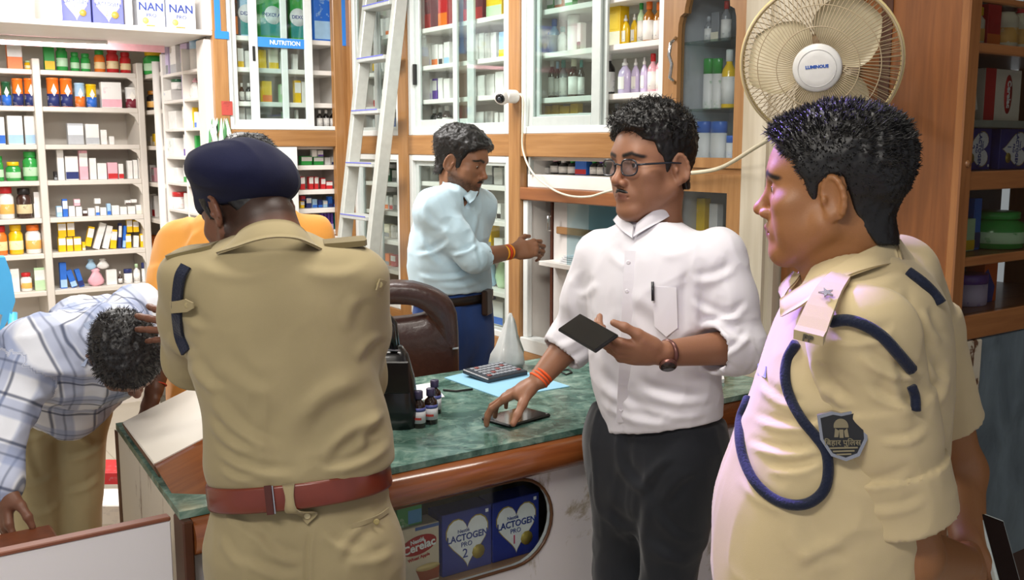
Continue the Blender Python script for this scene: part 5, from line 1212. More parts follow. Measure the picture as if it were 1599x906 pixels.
# ---- head
def head_mesh(M, o, neck, skin, opt, h=.0024):
    """M rows: head axes (right, forward, up) in the world, o: point between the ears, neck: list of (world point, radius)"""
    M = np.asarray(M); loc = lambda p: M @ (np.asarray(p)-o)/float(M[0] @ M[0])
    s = opt.get('jaw', 1.0); fat = opt.get('fat', 0.0); pr = []
    P_ = lambda p, k=.01, op='+': pr.append((op, p, k))
    P_(d_ell((0, -.008, .045), (.0745, .099, .087))); P_(d_ell((0, .02, .03), (.066, .078, .075)), .02)
    P_(d_ell((0, .030, -.030), (.0605+fat, .061, .078)), .02)
    for x in (-1, 1):
        P_(d_cone((x*.058*s, .002, -.040), (x*.018*s, .068, -.088), .018+fat, .015), .03)
        P_(d_ell((x*(.044+fat*.5), .058, -.010), (.024, .024, .020)), .022)
        P_(d_ell((x*.040, .050, -.042), (.022+fat, .026, .028)), .02)
    P_(d_ell((0, .072, -.088), (.022, .019, .018)), .024)
    P_(d_cone((-.034, .076, .036), (.034, .076, .036), .0115, .0115), .018)
    for x in (-1, 1): P_(d_ell((x*.032, .093, .013), (.017, .013, .0115)), .014, '-')
    P_(d_cone((0, .086, .022), (0, .107, -.015), .0065, .0088), .012); P_(d_ell((0, .110, -.021), (.0105, .0105, .0095)), .008)
    for x in (-1, 1):
        P_(d_ell((x*.0125, .0985, -.0265), (.0078, .0105, .0080)), .006); P_(d_ell((x*.0065, .104, -.0335), (.0036, .0055, .004)), .004, '-')
    P_(d_ell((0, .080, -.052), (.030, .017, .022)), .014)
    P_(d_cone((-.019, .086, -.0535), (0, .0965, -.0495), .0035, .0052), .006); P_(d_cone((.019, .086, -.0535), (0, .0965, -.0495), .0035, .0052), .006)
    P_(d_cone((-.017, .086, -.0600), (.017, .086, -.0600), .004, .004), .006); P_(d_ell((0, .0935, -.0610), (.013, .0055, .0055)), .005)
    P_(d_cone((-.022, .092, -.0565), (.022, .092, -.0565), .0014, .0014), .003, '-')
    # eyelids over the balls
    for x in (-1, 1): P_(d_ell((x*.0315, .0745, .0135), (.0150, .0138, .0105)), .006)
    for x in (-1, 1): P_(d_ell((x*.0315, .0875, .0125), (.0108, .006, .0042 if opt.get('open', 1) else .0014)), .002, '-')
    # ears
    for x in (-1, 1):
        ea = M_ear(x); c = np.array([x*.0775, -.012, .002])
        P_(d_ell(c, (.0065, .0185, .033), ea), .008)
        P_(d_ell(c+A_(x*.007, .001, .003), (.006, .0115, .021), ea), .004, '-')
        ring = [c+ea.T @ A_(x*.003, .0165*math.cos(t), .030*math.sin(t)+.001) for t in np.linspace(-.6, 4.1, 12)]
        for q in range(11): P_(d_cone(ring[q], ring[q+1], .0040, .0040), .003)
        P_(d_ell(c+A_(x*.001, .006, -.027), (.0055, .0085, .009), ea), .005)
        P_(d_ell(c+A_(x*.002, .015, -.003), (.004, .004, .006)), .004)
    nk = [(loc(p), r) for p, r in neck]
    for (a, ra), (b, rb) in zip(nk[:-1], nk[1:]): P_(d_cone(a, b, ra, rb), .022)
    V, F = field_of(pr, h).mesh()
    c = np.array(lin(skin)[:3])[None, :].repeat(len(V), 0); x, y, z = V.T
    lip = np.exp(-((x/.021)**4))*np.exp(-(((z+.0560)/.0085)**4))*(y > .082)*.75*opt.get('lips', 1.0)
    c = c*(1-lip[:, None])+np.array(lin(opt.get('lip', '7a4038')))*1.0 @ np.eye(4)[:, :3]*lip[:, None] if False else c*(1-lip[:, None])+np.array(lin(opt.get('lip', '7a4038'))[:3])[None, :]*lip[:, None]
    hr = np.array(lin('15110f')[:3])
    br = np.zeros(len(V))
    for sx in (-1, 1):
        d, t = seg_dist(np.c_[x*sx, z*1.0, 0*x], (.014, .0335, 0), (.034, .0385, 0)); d2, t2 = seg_dist(np.c_[x*sx, z, 0*x], (.034, .0385, 0), (.052, .031, 0)); d = np.minimum(d, d2*1.2)
        br = np.maximum(br, np.clip(1.6-d/.0042, 0, 1)*(y > .02))
    sc = np.clip((z-.062-.35*np.maximum(0, y-.02))/.012, 0, 1)*0
    beard = opt.get('beard', 0.0)
    if beard:
        bm = np.clip((-.030-z-.0+.25*(.05-y))/.02, 0, 1)*(y > -.012)*np.clip((.088-.0+y*0+z+.115)/.1, 0, 1)*np.clip(1.5-lip*2, 0, 1)
        bm *= np.clip((z+.125)/.02, 0, 1); br = np.maximum(br, beard*np.clip(bm, 0, 1)*(.75+.25*vnoise(V, 260)))
    if opt.get('stubble'):
        cap = opt['stubble'](V); br = np.maximum(br, cap)
    c = c*(1-br[:, None])+hr[None, :]*br[:, None]
    red = np.exp(-(((x)/.02)**2+((y-.108)/.016)**2+((z+.02)/.016)**2)); c = c*(1+red[:, None]*np.array([.10, -.02, -.03]))
    return V @ M + o, F, c
def M_ear(x):
    a = math.radians(22)*x; b = math.radians(-12); ca, sa = math.cos(a), math.sin(a); Rz = np.array([[ca, sa, 0], [-sa, ca, 0], [0, 0, 1]]); cb, sb = math.cos(b), math.sin(b); Rx = np.array([[1, 0, 0], [0, cb, sb], [0, -sb, cb]]); return Rx @ Rz
def poly_sd(P2, poly):
    """signed distance to a 2D polygon (negative inside)"""
    poly = np.asarray(poly, float); d = np.full(P2.shape[:-1], 1e9); ins = np.zeros(P2.shape[:-1], bool); px, py = P2[..., 0], P2[..., 1]
    for i in range(len(poly)):
        a, b = poly[i], poly[i-1]; e = b-a; w0, w1 = px-a[0], py-a[1]; t = np.clip((w0*e[0]+w1*e[1])/(e @ e), 0, 1); d = np.minimum(d, (w0-e[0]*t)**2+(w1-e[1]*t)**2)
        c = (a[1] > py) != (b[1] > py); ins ^= c & (px < (b[0]-a[0])*(py-a[1])/((b[1]-a[1]) if b[1] != a[1] else 1e-9)+a[0])
    return np.where(ins, -1, 1)*np.sqrt(d)
HAIRLINE = [(.078, .085), (.070, .068), (.052, .062), (.046, .040), (.036, .030), (.028, .012), (.022, -.012), (.012, -.012), (.011, .020), (-.004, .036), (-.024, .036), (-.036, .018), (-.040, -.018), (-.052, -.046), (-.13, -.050), (-.16, .05), (-.1, .18), (.0, .20), (.10, .17), (.13, .12)]
def hair_mesh(M, o, thick, opt, h=.0026, seed=1, poly=None, curl=60.0, amp=.006):
    """cap of hair grown from the skull, clumped by noise; thick(x, y, z) in head axes"""
    lo, hi = A_(-.13, -.155, -.09), A_(.13, .14, .20); F = Field(lo, hi, h); X, Y, Z = F.ax[0][:, None, None], F.ax[1][None, :, None], F.ax[2][None, None, :]
    sk = smin(d_ell((0, -.008, .045), (.0745, .099, .087))[0](X, Y, Z), d_ell((0, .02, .03), (.066, .078, .075))[0](X, Y, Z), .02)
    sk = smin(sk, d_cone((0, -.03, -.03), (0, -.045, -.10), .055, .056)[0](X, Y, Z), .02)
    G = np.stack(np.broadcast_arrays(Y[0], Z[0]), -1); msk = poly_sd(G, poly or HAIRLINE)[None]
    nz = vnoise(np.stack(np.broadcast_arrays(X, Y, Z), -1).reshape(-1, 3)+seed*3.1, curl).reshape(F.n)
    nz2 = vnoise(np.stack(np.broadcast_arrays(X, Y, Z), -1).reshape(-1, 3)+seed*1.7, curl*2.3).reshape(F.n)
    t = thick(X, Y, Z); f = sk-t+amp*(nz+.5*nz2)*np.clip(t/.012, .15, 1.6); F.f = smax(f, msk+0*f, .006).astype(np.float32)
    V, Q = F.mesh(); return V, Q
def strands(V, Q, n, length, comb, width=.0011, seed=3, droop=0.0, curl=0.0):
    """fine tapering locks that stand off the cap: V, Q in head axes"""
    r = np.random.RandomState(seed); N = normals(V, Q); i = r.choice(len(V), n); p = V[i]; d = N[i]+comb(p)+r.randn(n, 3)*.35; d /= np.linalg.norm(d, axis=1)[:, None]
    L = length(p)*(.6+.7*r.rand(n)); s = np.cross(d, r.randn(n, 3)); s /= np.linalg.norm(s, axis=1)[:, None]; t = np.cross(d, s)
    bend = s*(r.randn(n)*.35)[:, None]+A_(0, 0, -1)*droop; b0 = p-N[i]*.003
    vs = []; secs = (0, .4, .75, 1.0); wd = (1, .9, .6, .12)
    for q, w in zip(secs, wd):
        c = b0+d*(L*q)[:, None]+bend*(L*q*q)[:, None]+t*(np.sin(q*curl)*L*.3)[:, None]
        for k in range(3):
            a = 2*math.pi*k/3; vs.append(c+s*(width*w*math.cos(a))+t*(width*w*math.sin(a)))
    VV = np.stack(vs, 1).reshape(-1, 3); base = np.arange(n)[:, None]*12; F = []
    for q in range(3):
        for k in range(3): F.append(base+np.array([q*3+k, q*3+(k+1) % 3, q*3+3+(k+1) % 3, q*3+3+k])[None, :])
    return VV, np.concatenate(F)
def hair_object(parent, M, o, thick, n, length, comb, seed=1, poly=None, curl=60.0, amp=.006, mat=None, droop=0.0, scurl=0.0, h=.0026, extra=None):
    V, Q = hair_mesh(M, o, thick, {}, h, seed, poly, curl, amp); S1, S2 = strands(V, Q, n, length, comb, seed=seed, droop=droop, curl=scurl)
    W_ = [V, S1]; G = [Q, S2+len(V)]
    if extra is not None:
        k = len(V)+len(S1); W_.append(extra[0]); G.append(extra[1]+k)
    return to_object('hair', np.concatenate(W_) @ M + o, np.concatenate(G), mat or M_HAIR, parent)
def eyes(parent, M, o, look=(0, 0)):
    for x in (-1, 1):
        c = A_(x*.0315, .0758, .0125); d = unit(A_(look[0], 1, look[1]))
        b = MB().lathe([(.0115*math.sin(t), -.0115*math.cos(t)) for t in np.linspace(.05, 3.09, 12)], 16)
        T = Matrix.Translation(Vector(c @ M + o)) @ Vector(d @ M).to_track_quat('Z', 'Y').to_matrix().to_4x4(); b.v = [tuple(T @ Vector(q)) for q in b.v]
        e = b.build('eye', M_EYE); e.parent = parent; e.matrix_parent_inverse = Matrix.Translation(parent.location).inverted()
        i = MB().lathe([(.0056, .0099), (.0050, .0113), (.002, .0119)], 16); i.v = [tuple(T @ Vector(q)) for q in i.v]; k = i.build('iris', M_IRIS); k.parent = e
def axes(fwd, up=(0, 0, 1), s=1.0):
    f = unit(fwd); u = np.asarray(up, float); u = unit(u-f*float(u @ f)); return np.array([np.cross(f, u), f, u])*s
# ---- hands
def hand_prims(wrist, fdir, back, side, curls, splay=(.12, .03, -.05, -.14), thumb=None, size=1.0, tcurl=(.3, .4)):
    """side=+1: thumb on the local +x. curls: per finger three bends (radians). Returns primitives and finger tips"""
    y = unit(fdir); z = np.asarray(back, float); z = unit(z-y*float(z @ y)); x = np.cross(y, z)*side; R = np.array([x, y, z]); W = lambda p: np.asarray(wrist)+(A_(*p)*size) @ R
    pr = []; k = .010
    pr.append(('+', d_ecap(W((0, -.01, 0)), W((.002, .045, .001)), x, (.027*size, .020*size), (.036*size, .0165*size)), .01))
    base = [(.0290, .090, .001), (.0095, .095, .003), (-.0105, .091, .002), (-.0285, .081, -.001)]; lens = [(.043, .026, .021), (.047, .029, .022), (.043, .027, .021), (.033, .021, .018)]; rad = (.0088, .0090, .0085, .0074); tips = []
    for b, r in zip(base, rad): pr.append(('+', d_cone(W((b[0]*.62, .022, 0)), W(b), .0125*size, .0105*size), .012))
    pr.append(('+', d_cone(W((.020, .015, -.006)), W((.034, .045, -.008)), .014*size, .013*size), .012)); pr.append(('+', d_cone(W((-.026, .018, -.005)), W((-.029, .060, -.004)), .012*size, .011*size), .012))
    for b, ln, r, cu, sp in zip(base, lens, rad, curls, splay):
        p = A_(*b); an = 0.0
        for j in range(3):
            an += cu[j]; d = A_(math.sin(sp)*math.cos(an), math.cos(sp)*math.cos(an), -math.sin(an)); q = p+d*ln[j]
            pr.append(('+', d_cone(W(p), W(q), (r-.0006*j)*size, (r-.0006*(j+1))*size), .004 if j else .006)); p = q
        tips.append(W(p))
    p = A_(.024, .022, -.008); d0 = unit(A_(*(thumb or (.75, .65, -.25)))); z0 = unit(np.cross(d0, A_(0, 0, 1)) if abs(d0[2]) < .9 else A_(1, 0, 0)); an = 0.0
    inward = unit(A_(-.35, .75, -.35)); inward = unit(inward-d0*float(inward @ d0))
    for j, (ln, r0, r1) in enumerate(((.042, .0145, .0115), (.033, .0112, .0100), (.026, .0100, .0078))):
        if j: an += tcurl[j-1]
        d = d0*math.cos(an)+inward*math.sin(an); q = p+d*ln; pr.append(('+', d_cone(W(p), W(q), r0*size, r1*size), .007 if j else .012)); p = q
    tips.append(W(p)); return pr, tips, R
def skin_part(prims, skin, h=.0030, tint=None):
    V, F = field_of(prims, h).mesh(); c = np.array(lin(skin)[:3])[None, :].repeat(len(V), 0)
    if tint: c = tint(V, c)
    return V, F, c
def nails(tips_dirs): pass
def torso_rows(rows, D, yaw, e=2.3):
    """rows (py, x_left, x_right, half depth[, dD[, dyaw]]): outline in the photo turned into upright oval sections at distance D"""
    out = []
    for r in rows:
        py, xl, xr, b = r[:4]; dD = r[4] if len(r) > 4 else 0; th = yaw+(r[5] if len(r) > 5 else 0); c = PV((xl+xr)/2, py, D+dD); hw = (xr-xl)/2*mpp(c)
        a = math.sqrt(max((hw**2-(b*math.sin(th))**2), (.45*hw)**2))/max(.25, abs(math.cos(th)))
        ang = math.atan2(RGT[1], RGT[0])+th; out.append((c[2], c[0], c[1], a, b, ang))
    return out
def garment(name, prims, h, mat, parent, folds=None, noise_amp=.0, noise_sc=(12, 12, 4), lines=(), extra=None, post=None):
    V, F = field_of(prims, h).mesh(); N = normals(V, F)
    if noise_amp:
        w = V+.03*np.c_[vnoise(V, 9), vnoise(V+7, 9), vnoise(V+13, 9)]; r = vnoise(w, noise_sc); r2 = vnoise(w+3, np.array(noise_sc)*2.1)
        V = V+N*((1-np.abs(r))**2*noise_amp+r2*noise_amp*.35-noise_amp*.4)[:, None]
    if lines: V = creases(V, normals(V, F), lines)
    if post: V = post(V, normals(V, F))
    return to_object(name, V, F, mat, parent, extra=extra(V) if extra else None)
def sub_mesh(parent, mb, name, mat):
    o = mb.build(name, mat); o.parent = parent
    p = parent
    while p.parent is not None: p = p.parent
    o.matrix_parent_inverse = Matrix.Translation(p.location).inverted() if parent is p else Matrix.Identity(4); return o
def strip(pts, w, th, up, name, mat, parent):
    """flat band along world points, facing up(i)"""
    m = MB(); P_ = [np.asarray(p, float) for p in pts]; n = len(P_); vs = []; fs = []
    for i, p in enumerate(P_):
        t = unit(P_[min(i+1, n-1)]-P_[max(i-1, 0)]); u = unit(np.asarray(up[i] if isinstance(up, list) else up, float)); s = unit(np.cross(t, u)); u = np.cross(s, t); ww = w[i] if isinstance(w, (list, tuple)) else w
        for a, b in ((-1, 0), (1, 0), (1, 1), (-1, 1)): vs.append(p+s*a*ww/2+u*b*th)
    for i in range(n-1):
        for k in range(4): fs.append((i*4+k, i*4+(k+1) % 4, i*4+4+(k+1) % 4, i*4+4+k))
    fs += [(3, 2, 1, 0), tuple((n-1)*4+k for k in range(4))]; m.add(vs, fs, 0, False); return sub_mesh(parent, m, name, mat)
def person(lbl, p): return thing('person', lbl, 'person', (float(p[0]), float(p[1]), 0))
def legs_prims(hip, foot, w, r=(.095, .062, .050), knee_fwd=None, k=.05):
    """trouser legs from the hip joints to the ankles"""
    pr = []
    for hp, ft in zip(hip, foot):
        kn = (np.asarray(hp)+np.asarray(ft))/2+(np.asarray(knee_fwd) if knee_fwd is not None else 0); pr += [('+', d_cone(hp, kn, r[0], r[1]), k), ('+', d_cone(kn, ft, r[1], r[2]), .03)]
    return pr
def shoes(parent, feet, fwd, mat=None):
    f = unit(A_(fwd[0], fwd[1], 0)); 
    for p in feet:
        c = A_(p[0], p[1], 0); V, F = field_of([('+', d_ell(c-f*.03+A_(0, 0, .045), (.042, .05, .05), np.array([np.cross(f, A_(0, 0, 1)), f, A_(0, 0, 1)])), .0), ('+', d_cone(c-f*.04+A_(0, 0, .035), c+f*.15+A_(0, 0, .030), .036, .036), .02), ('&', d_plane((0, 0, .002), (0, 0, -1)), 0)], .008).mesh()
        to_object('shoe', V, F, mat or plain('1c1614', .3, coat=.3), parent)
def collar_band(parent, name, mat, c, fwd, rf, rs, drop, h, gap=.12, th=.0035, lean=.10, turn=0.0, n=44, point=0.0):
    """stand or fall collar round a neck: c centre at the back height, drop: how far the front sits lower, gap: half opening (rad) at the front,
    turn: width of a turned-down leaf (0 for a plain band), point: extra length of the leaf at its front corners"""
    f = unit(A_(fwd[0], fwd[1], 0)); l = np.cross(A_(0, 0, 1), f); m = MB(); rows = []
    for i in range(n):
        a = gap+(2*math.pi-2*gap)*i/(n-1); d = f*math.cos(a)*rf+l*math.sin(a)*rs; o = unit(f*math.cos(a)/rf+l*math.sin(a)/rs); fr = (1+math.cos(a))/2
        base = np.asarray(c)+d+A_(0, 0, -drop*fr); top = base+A_(0, 0, h)-o*lean*h
        pr = [base+o*th*.0, base+o*th, top+o*th, top]
        if turn:
            k = max(0, 1-min(a-gap, 2*math.pi-gap-a)/.75); k = k*k*(3-2*k); leaf = turn+point*k
            ed = base+A_(0, 0, h)-A_(0, 0, leaf)*(1-.15*k)+o*(.014+.012*k)+f*point*.35*k; pr = [base, top, top+o*.004+A_(0, 0, .002), top+o*.009, ed+o*.003, ed, top+o*.0055-A_(0, 0, .003), top-A_(0, 0, .004)+o*.0035, base+o*.0035]
        rows.append(pr)
    k = len(rows[0]); vs = [p for r in rows for p in r]; fs = []
    for i in range(n-1):
        for q in range(k): fs.append((i*k+q, i*k+(q+1) % k, (i+1)*k+(q+1) % k, (i+1)*k+q))
    fs += [tuple(range(k))[::-1], tuple((n-1)*k+q for q in range(k))]
    m.add(vs, fs, 0, True); return sub_mesh(parent, m, name, mat)
def wrist_band(parent, name, mat, a, b, t, r, w, flat=1.0):
    """cord or strap round a forearm a->b at fraction t"""
    a, b = np.asarray(a, float), np.asarray(b, float); d = unit(b-a); c = a+(b-a)*t; u = unit(np.cross(d, A_(.3, .2, 1))); v = np.cross(d, u)
    return sub_mesh(parent, MB().tube([c+u*math.cos(q)*r+v*math.sin(q)*r*flat for q in np.linspace(0, 2*math.pi, 24, endpoint=False)], w, 8, 0, True), name, mat)
def button(parent, p, nrm, r, mat, name='button'):
    T = Matrix.Translation(Vector(p)) @ Vector(nrm).to_track_quat('Z', 'Y').to_matrix().to_4x4(); b = MB().lathe([(r, -.001), (r, .0012), (r*.8, .002), (r*.3, .0014)], 14, (0, 0, 0), 0, T); return sub_mesh(parent, b, name, mat)
def surface_point(F, p, d):
    """walk from outside point p along d to where the field turns negative"""
    p = np.asarray(p, float); d = unit(d)
    for _ in range(400):
        i = np.round((p-F.lo)/F.h).astype(int)
        if ((i >= 0) & (i < F.n)).all() and F.f[tuple(i)] < 0: break
        p = p+d*F.h*.5
    return p
def to_px(V):
    d = V-CAM; z = d @ FWD; return 799.5+FPX*(d @ RGT)/z, 453-FPX*(d @ UPV)/z
def drape(V, F, lines=(), amp=.004, sc=(9, 9, 6), seed=0.0, keep=None):
    """cloth relief: soft wandering wrinkles everywhere plus folds along traced lines (x0, y0, x1, y1, width px, height m) on the side that faces the lens"""
    N = normals(V, F); s = np.array(sc, float); w = V+seed+.035*np.c_[vnoise(V, 7), vnoise(V+7, 7), vnoise(V+13, 7)]
    r = (1-np.abs(vnoise(w, s)))**3; r2 = (1-np.abs(vnoise(w+5, s*2.2)))**2; d = amp*(1.3*r+.6*r2-.75)
    if keep is not None: d = d*keep(V)
    if len(lines):
        px, py = to_px(V); vd = V-CAM; vd = vd/np.linalg.norm(vd, axis=1)[:, None]; fac = np.clip(-(N*vd).sum(1)*2.5, 0, 1)
        for x0, y0, x1, y1, wd, h in lines:
            ex, ey = x1-x0, y1-y0; L = math.hypot(ex, ey); t = ((px-x0)*ex+(py-y0)*ey)/L**2; bow = .10*L*np.sin(np.pi*np.clip(t, 0, 1)); q = ((px-x0)*ey-(py-y0)*ex)/L+bow*(1 if h > 0 else .5)
            env = np.clip(t/.25, 0, 1)*np.clip((1-t)/.25, 0, 1); wq = wd*.85; d = d+fac*env*h*.62*(np.exp(-(q/wq)**2)-.75*np.exp(-((q-1.8*wq)/wq)**2))
    return V+N*d[:, None]
def cloth_object(name, pr, h, mat, parent, lines=(), amp=.004, sc=(9, 9, 6), extra=None, seed=0.0, keep=None):
    Fd = field_of(pr, h); V, F = Fd.mesh(); V2 = drape(V, F, lines, amp, sc, seed, keep)
    return Fd, to_object(name, V2, F, mat, parent, extra=extra(V) if extra else None)
def plane3(a, b, c, below=True):
    """plane through three points as a clip that keeps what lies above (or below) it"""
    n = unit(np.cross(b-a, c-a)); n = n if n[2] < 0 else -n
    return d_plane(a, n if below else -n)
def patch(parent, name, mat, upper, lower, th=.004, n=18, m=5, bulge=.0, world=False):
    """curved cloth leaf between two traced edges of (px, py, distance), with thickness"""
    def curve(c):
        p = np.array([q if world else PV(*q) for q in c]); s = np.r_[0, np.cumsum(np.linalg.norm(np.diff(p, axis=0), axis=1))]; t = np.linspace(0, s[-1], n); return np.stack([spline(s, p[:, i], t) for i in range(3)], 1)
    A, B = curve(upper), curve(lower); rows = []
    for j in range(m):
        f = j/(m-1); rows.append(A*(1-f)+B*f+(CAM-(A+B)/2)/np.linalg.norm(CAM-(A+B)/2, axis=1)[:, None]*bulge*4*f*(1-f))
    G = np.stack(rows, 1); du = np.gradient(G, axis=0); dv = np.gradient(G, axis=1); N = np.cross(du, dv); N /= np.linalg.norm(N, axis=2)[:, :, None]+1e-9
    if ((CAM-G)*N).sum() < 0: N = -N
    vs = np.concatenate([(G+N*th/2).reshape(-1, 3), (G-N*th/2).reshape(-1, 3)]); fs = []; k = n*m
    for i in range(n-1):
        for j in range(m-1):
            a = i*m+j; fs += [(a, a+1, a+m+1, a+m), (k+a+m, k+a+m+1, k+a+1, k+a)]
    ed = [j for j in range(m)]+[i*m+m-1 for i in range(1, n)]+[(n-1)*m+j for j in range(m-2, -1, -1)]+[i*m for i in range(n-2, 0, -1)]
    for q in range(len(ed)): a, b = ed[q], ed[(q+1) % len(ed)]; fs.append((a, b, k+b, k+a))
    mb = MB(); mb.add(vs, fs, 0, True); return sub_mesh(parent, mb, name, mat)
def hem_belt(parent, name, mat, a, b, mid, height, half_depth, grow=.004, n=72, e=.88):
    """belt loop in the plane of three traced points: its ends a, b and the middle of the side that faces the lens"""
    c = (a+b)/2; u = unit(b-a); W2 = np.linalg.norm(b-a)/2; v = mid-c; v = v-u*float(v @ u); bd = np.linalg.norm(v); v = unit(v); s = np.cross(u, v); s = s if s[2] > 0 else -s
    vs = []
    for dr, h in ((-.004, -height/2), (grow, -height/2), (grow+.0015, -height*.4), (grow+.0015, height*.4), (grow, height/2), (-.004, height/2)):
        for t in np.linspace(0, 2*math.pi, n, endpoint=False):
            ct, st = math.cos(t), math.sin(t); dep_ = bd if st > 0 else half_depth; vs.append(c+u*(W2+dr)*math.copysign(abs(ct)**e, ct)+v*(dep_+dr)*math.copysign(abs(st)**e, st)+s*h)
    fs = [(q*n+k, q*n+(k+1) % n, ((q+1) % 6)*n+(k+1) % n, ((q+1) % 6)*n+k) for q in range(6) for k in range(n)]
    def at(f, lift, dz=0.0):
        x = f; y = max(0, 1-abs(x)**(2/e))**(e/2); return c+u*W2*x+v*((bd+grow)*y+lift)+s*dz
    return sub_mesh(parent, MB().add(vs, fs, 0, True), name, mat), at, s, v
# ================================================================ man in the white shirt
Z1 = A_(0, 0, 1); L_ = -RGT; T_ = -_fh            # photo left, towards the lens
def man_white():
    D = 2.37; phi = math.radians(42); yaw = -phi; f = L_*math.sin(phi)+T_*math.cos(phi); lat = np.cross(Z1, f)
    root = person('young man in a white band-collar shirt and glasses holding a black phone', PV(1020, 640, D))
    skin = '94684f'
    hM = axes(L_*.83+T_*.56+Z1*-.02, Z1+L_*.03, 1.05); ho = PV(1020, 265, D)
    neck = [(ho+hM.T @ A_(0, -.022, -.055), .052), (PV(1022, 338, D+.01), .054), (PV(1030, 385, D+.02), .072)]
    head = head_mesh(hM, ho, neck, skin, dict(beard=.0, jaw=1.0, fat=.001, lip='6a3a34', open=1))
    # arms
    SL, EL, WL = PV(1120, 398, D-.09), PV(1155, 541, D-.13), PV(1030, 553, D-.24); SR, ER = PV(940, 398, D+.09), PV(897, 527, D+.16); WR = onZ(838, 597, .985)
    hl, tl, RL = hand_prims(WL, L_*.98+T_*.05+Z1*.10, T_*.75+Z1*-.66, 1, [(.45, .7, .5), (.55, .75, .5), (.65, .8, .5), (.75, .8, .5)], thumb=(.50, .80, -.12), tcurl=(.25, .2))
    armL = skin_part([('+', d_ecap(EL, WL+unit(EL-WL)*.015, Z1, (.043, .040), (.0285, .024)), .0)]+hl, skin)
    for wz in np.arange(.965, 1.06, .004):          # rest the finger tips on the phone
        WR = onZ(838, 597, wz); hr, tr, RR = hand_prims(WR, L_*.70+_fh*.32+Z1*-.42, Z1*.9+L_*.4, -1, [(.15, .45, .3), (.15, .42, .25), (.2, .42, .3), (.2, .45, .3)], splay=(.22, .05, -.10, -.24), thumb=(.85, .30, -.36), tcurl=(.1, .1))
        if min(t[2] for t in tr) > .938: break
    armR = skin_part([('+', d_ecap(ER, WR+unit(ER-WR)*.015, Z1, (.043, .040), (.029, .024)), .0)]+hr, skin)
    hipc = PV(1018, 690, D+.02); hipL, hipR = hipc+lat*.085, hipc-lat*.085; footL, footR = A_(*(PV(1035, 900, D-.06)[:2]), .09), A_(*(PV(975, 900, D+.10)[:2]), .09)
    rows = torso_rows([(352, 975, 1058, .045), (395, 950, 1105, .085), (500, 936, 1106, .10), (610, 940, 1108, .10), (664, 955, 1105, .09), (720, 950, 1100, .09)], D, yaw)
    trunk = skin_part([('+', d_loft(rows), 0), ('+', d_cone(SL, EL, .045, .036), .03), ('+', d_cone(SR, ER, .045, .036), .03), ('+', d_cone(hipL, footL, .07, .035), .03), ('+', d_cone(hipR, footR, .07, .035), .03)], skin, .010)
    V, F, C = join([head, armL, armR, trunk]); to_object('body', V, F, M_SKIN, root, C)
    eyes(root, hM, ho, (.0, .0))
    # hair: thick curly top, short sides
    def thick(x, y, z): return .0035+.017*np.clip((z-.06)/.05, 0, 1)*np.clip(.55+(y+.06)/.09, .5, 1.15)+.004*np.clip((z-.03)/.03, 0, 1)
    hair_object(root, hM, ho, thick, 2600, lambda p: .004+.013*np.clip((p[:, 2]-.06)/.05, 0, 1), lambda p: A_(0, .35, .25)[None, :]*np.clip((p[:, 2:3]-.05)/.05, 0, 1), seed=2, curl=85, amp=.005, scurl=4.0, droop=.2)
    mus = MB()
    mv, mf = field_of([('+', d_cone((x*.022, .0895, -.0485), (x*.003, .1005, -.0420), .0028, .0042), .003) for x in (-1, 1)], .0016).mesh(); to_object('moustache', mv @ hM+ho, mf, M_HAIR, root)
    # spectacles
    gm = plain('23262e', .25); W_ = lambda x, y, z: A_(x, y, z) @ hM+ho
    for x in (-1, 1):
        ring = [W_(x*(.034+.0235*math.copysign(abs(math.cos(t))**.7, math.cos(t))), .1035-.006*abs(math.cos(t))*(1 if math.cos(t)*1 > 0 else .2), .008+.0175*math.copysign(abs(math.sin(t))**.75, math.sin(t))) for t in np.linspace(0, 2*math.pi, 26, endpoint=False)]
        e = sub_mesh(root, MB().tube(ring, .0020, 6, 0, True), 'glasses_rim', gm)
        sub_mesh(root, MB().prism(ring, tuple(hM[1]*.0012)), 'glasses_lens', glassmat('lens_glass', (.86, .88, .95), 1.6))
        sub_mesh(root, MB().tube([W_(x*.0575, .100, .014), W_(x*.070, .085, .015), W_(x*.0785, .02, .016), W_(x*.0775, -.015, .014), W_(x*.074, -.03, -.006)], [.0022, .0026, .0024, .002, .002], 6), 'glasses_temple', gm)
    sub_mesh(root, MB().tube([W_(-.012, .104, .013), W_(0, .1075, .016), W_(.012, .104, .013)], .0018, 6), 'glasses_bridge', gm)
    # shirt
    ms = cloth('white_cotton', 'dcdae1', .8, .02, 700, .08, .2)
    rows = torso_rows([(338, 982, 1052, .054), (352, 968, 1070, .066), (370, 944, 1106, .088), (392, 926, 1124, .104), (440, 922, 1122, .118), (500, 922, 1119, .121), (560, 924, 1116, .120), (610, 929, 1120, .121), (640, 938, 1121, .118), (664, 946, 1120, .116), (700, 946, 1120, .112)], D, yaw)
    cuL = EL+(WL-EL)*.36; cuR = ER+(WR-ER)*.33
    pr = [('+', d_loft(rows, 2.25), 0)]
    for S, E, cu in ((SL, EL, cuL), (SR, ER, cuR)):
        mid = (S+E)/2
        pr += [('+', d_cone(S+Z1*-.004, mid, .066, .062), .028), ('+', d_cone(mid, E, .062, .060), .03), ('+', d_cone(E, E+(cu-E)*.5, .060, .062), .02), ('+', d_ecap(E+(cu-E)*.25, cu, Z1, (.066, .062), (.060, .055), True), .012)]
        ax = unit(cu-E); pr += [('-', d_cone(cu-ax*.012, cu+ax*.06, .050, .052), .004)]
    pr.append(('&', plane3(PV(950, 676, D), PV(1122, 648, D), PV(1020, 676, D-.12)), .004))
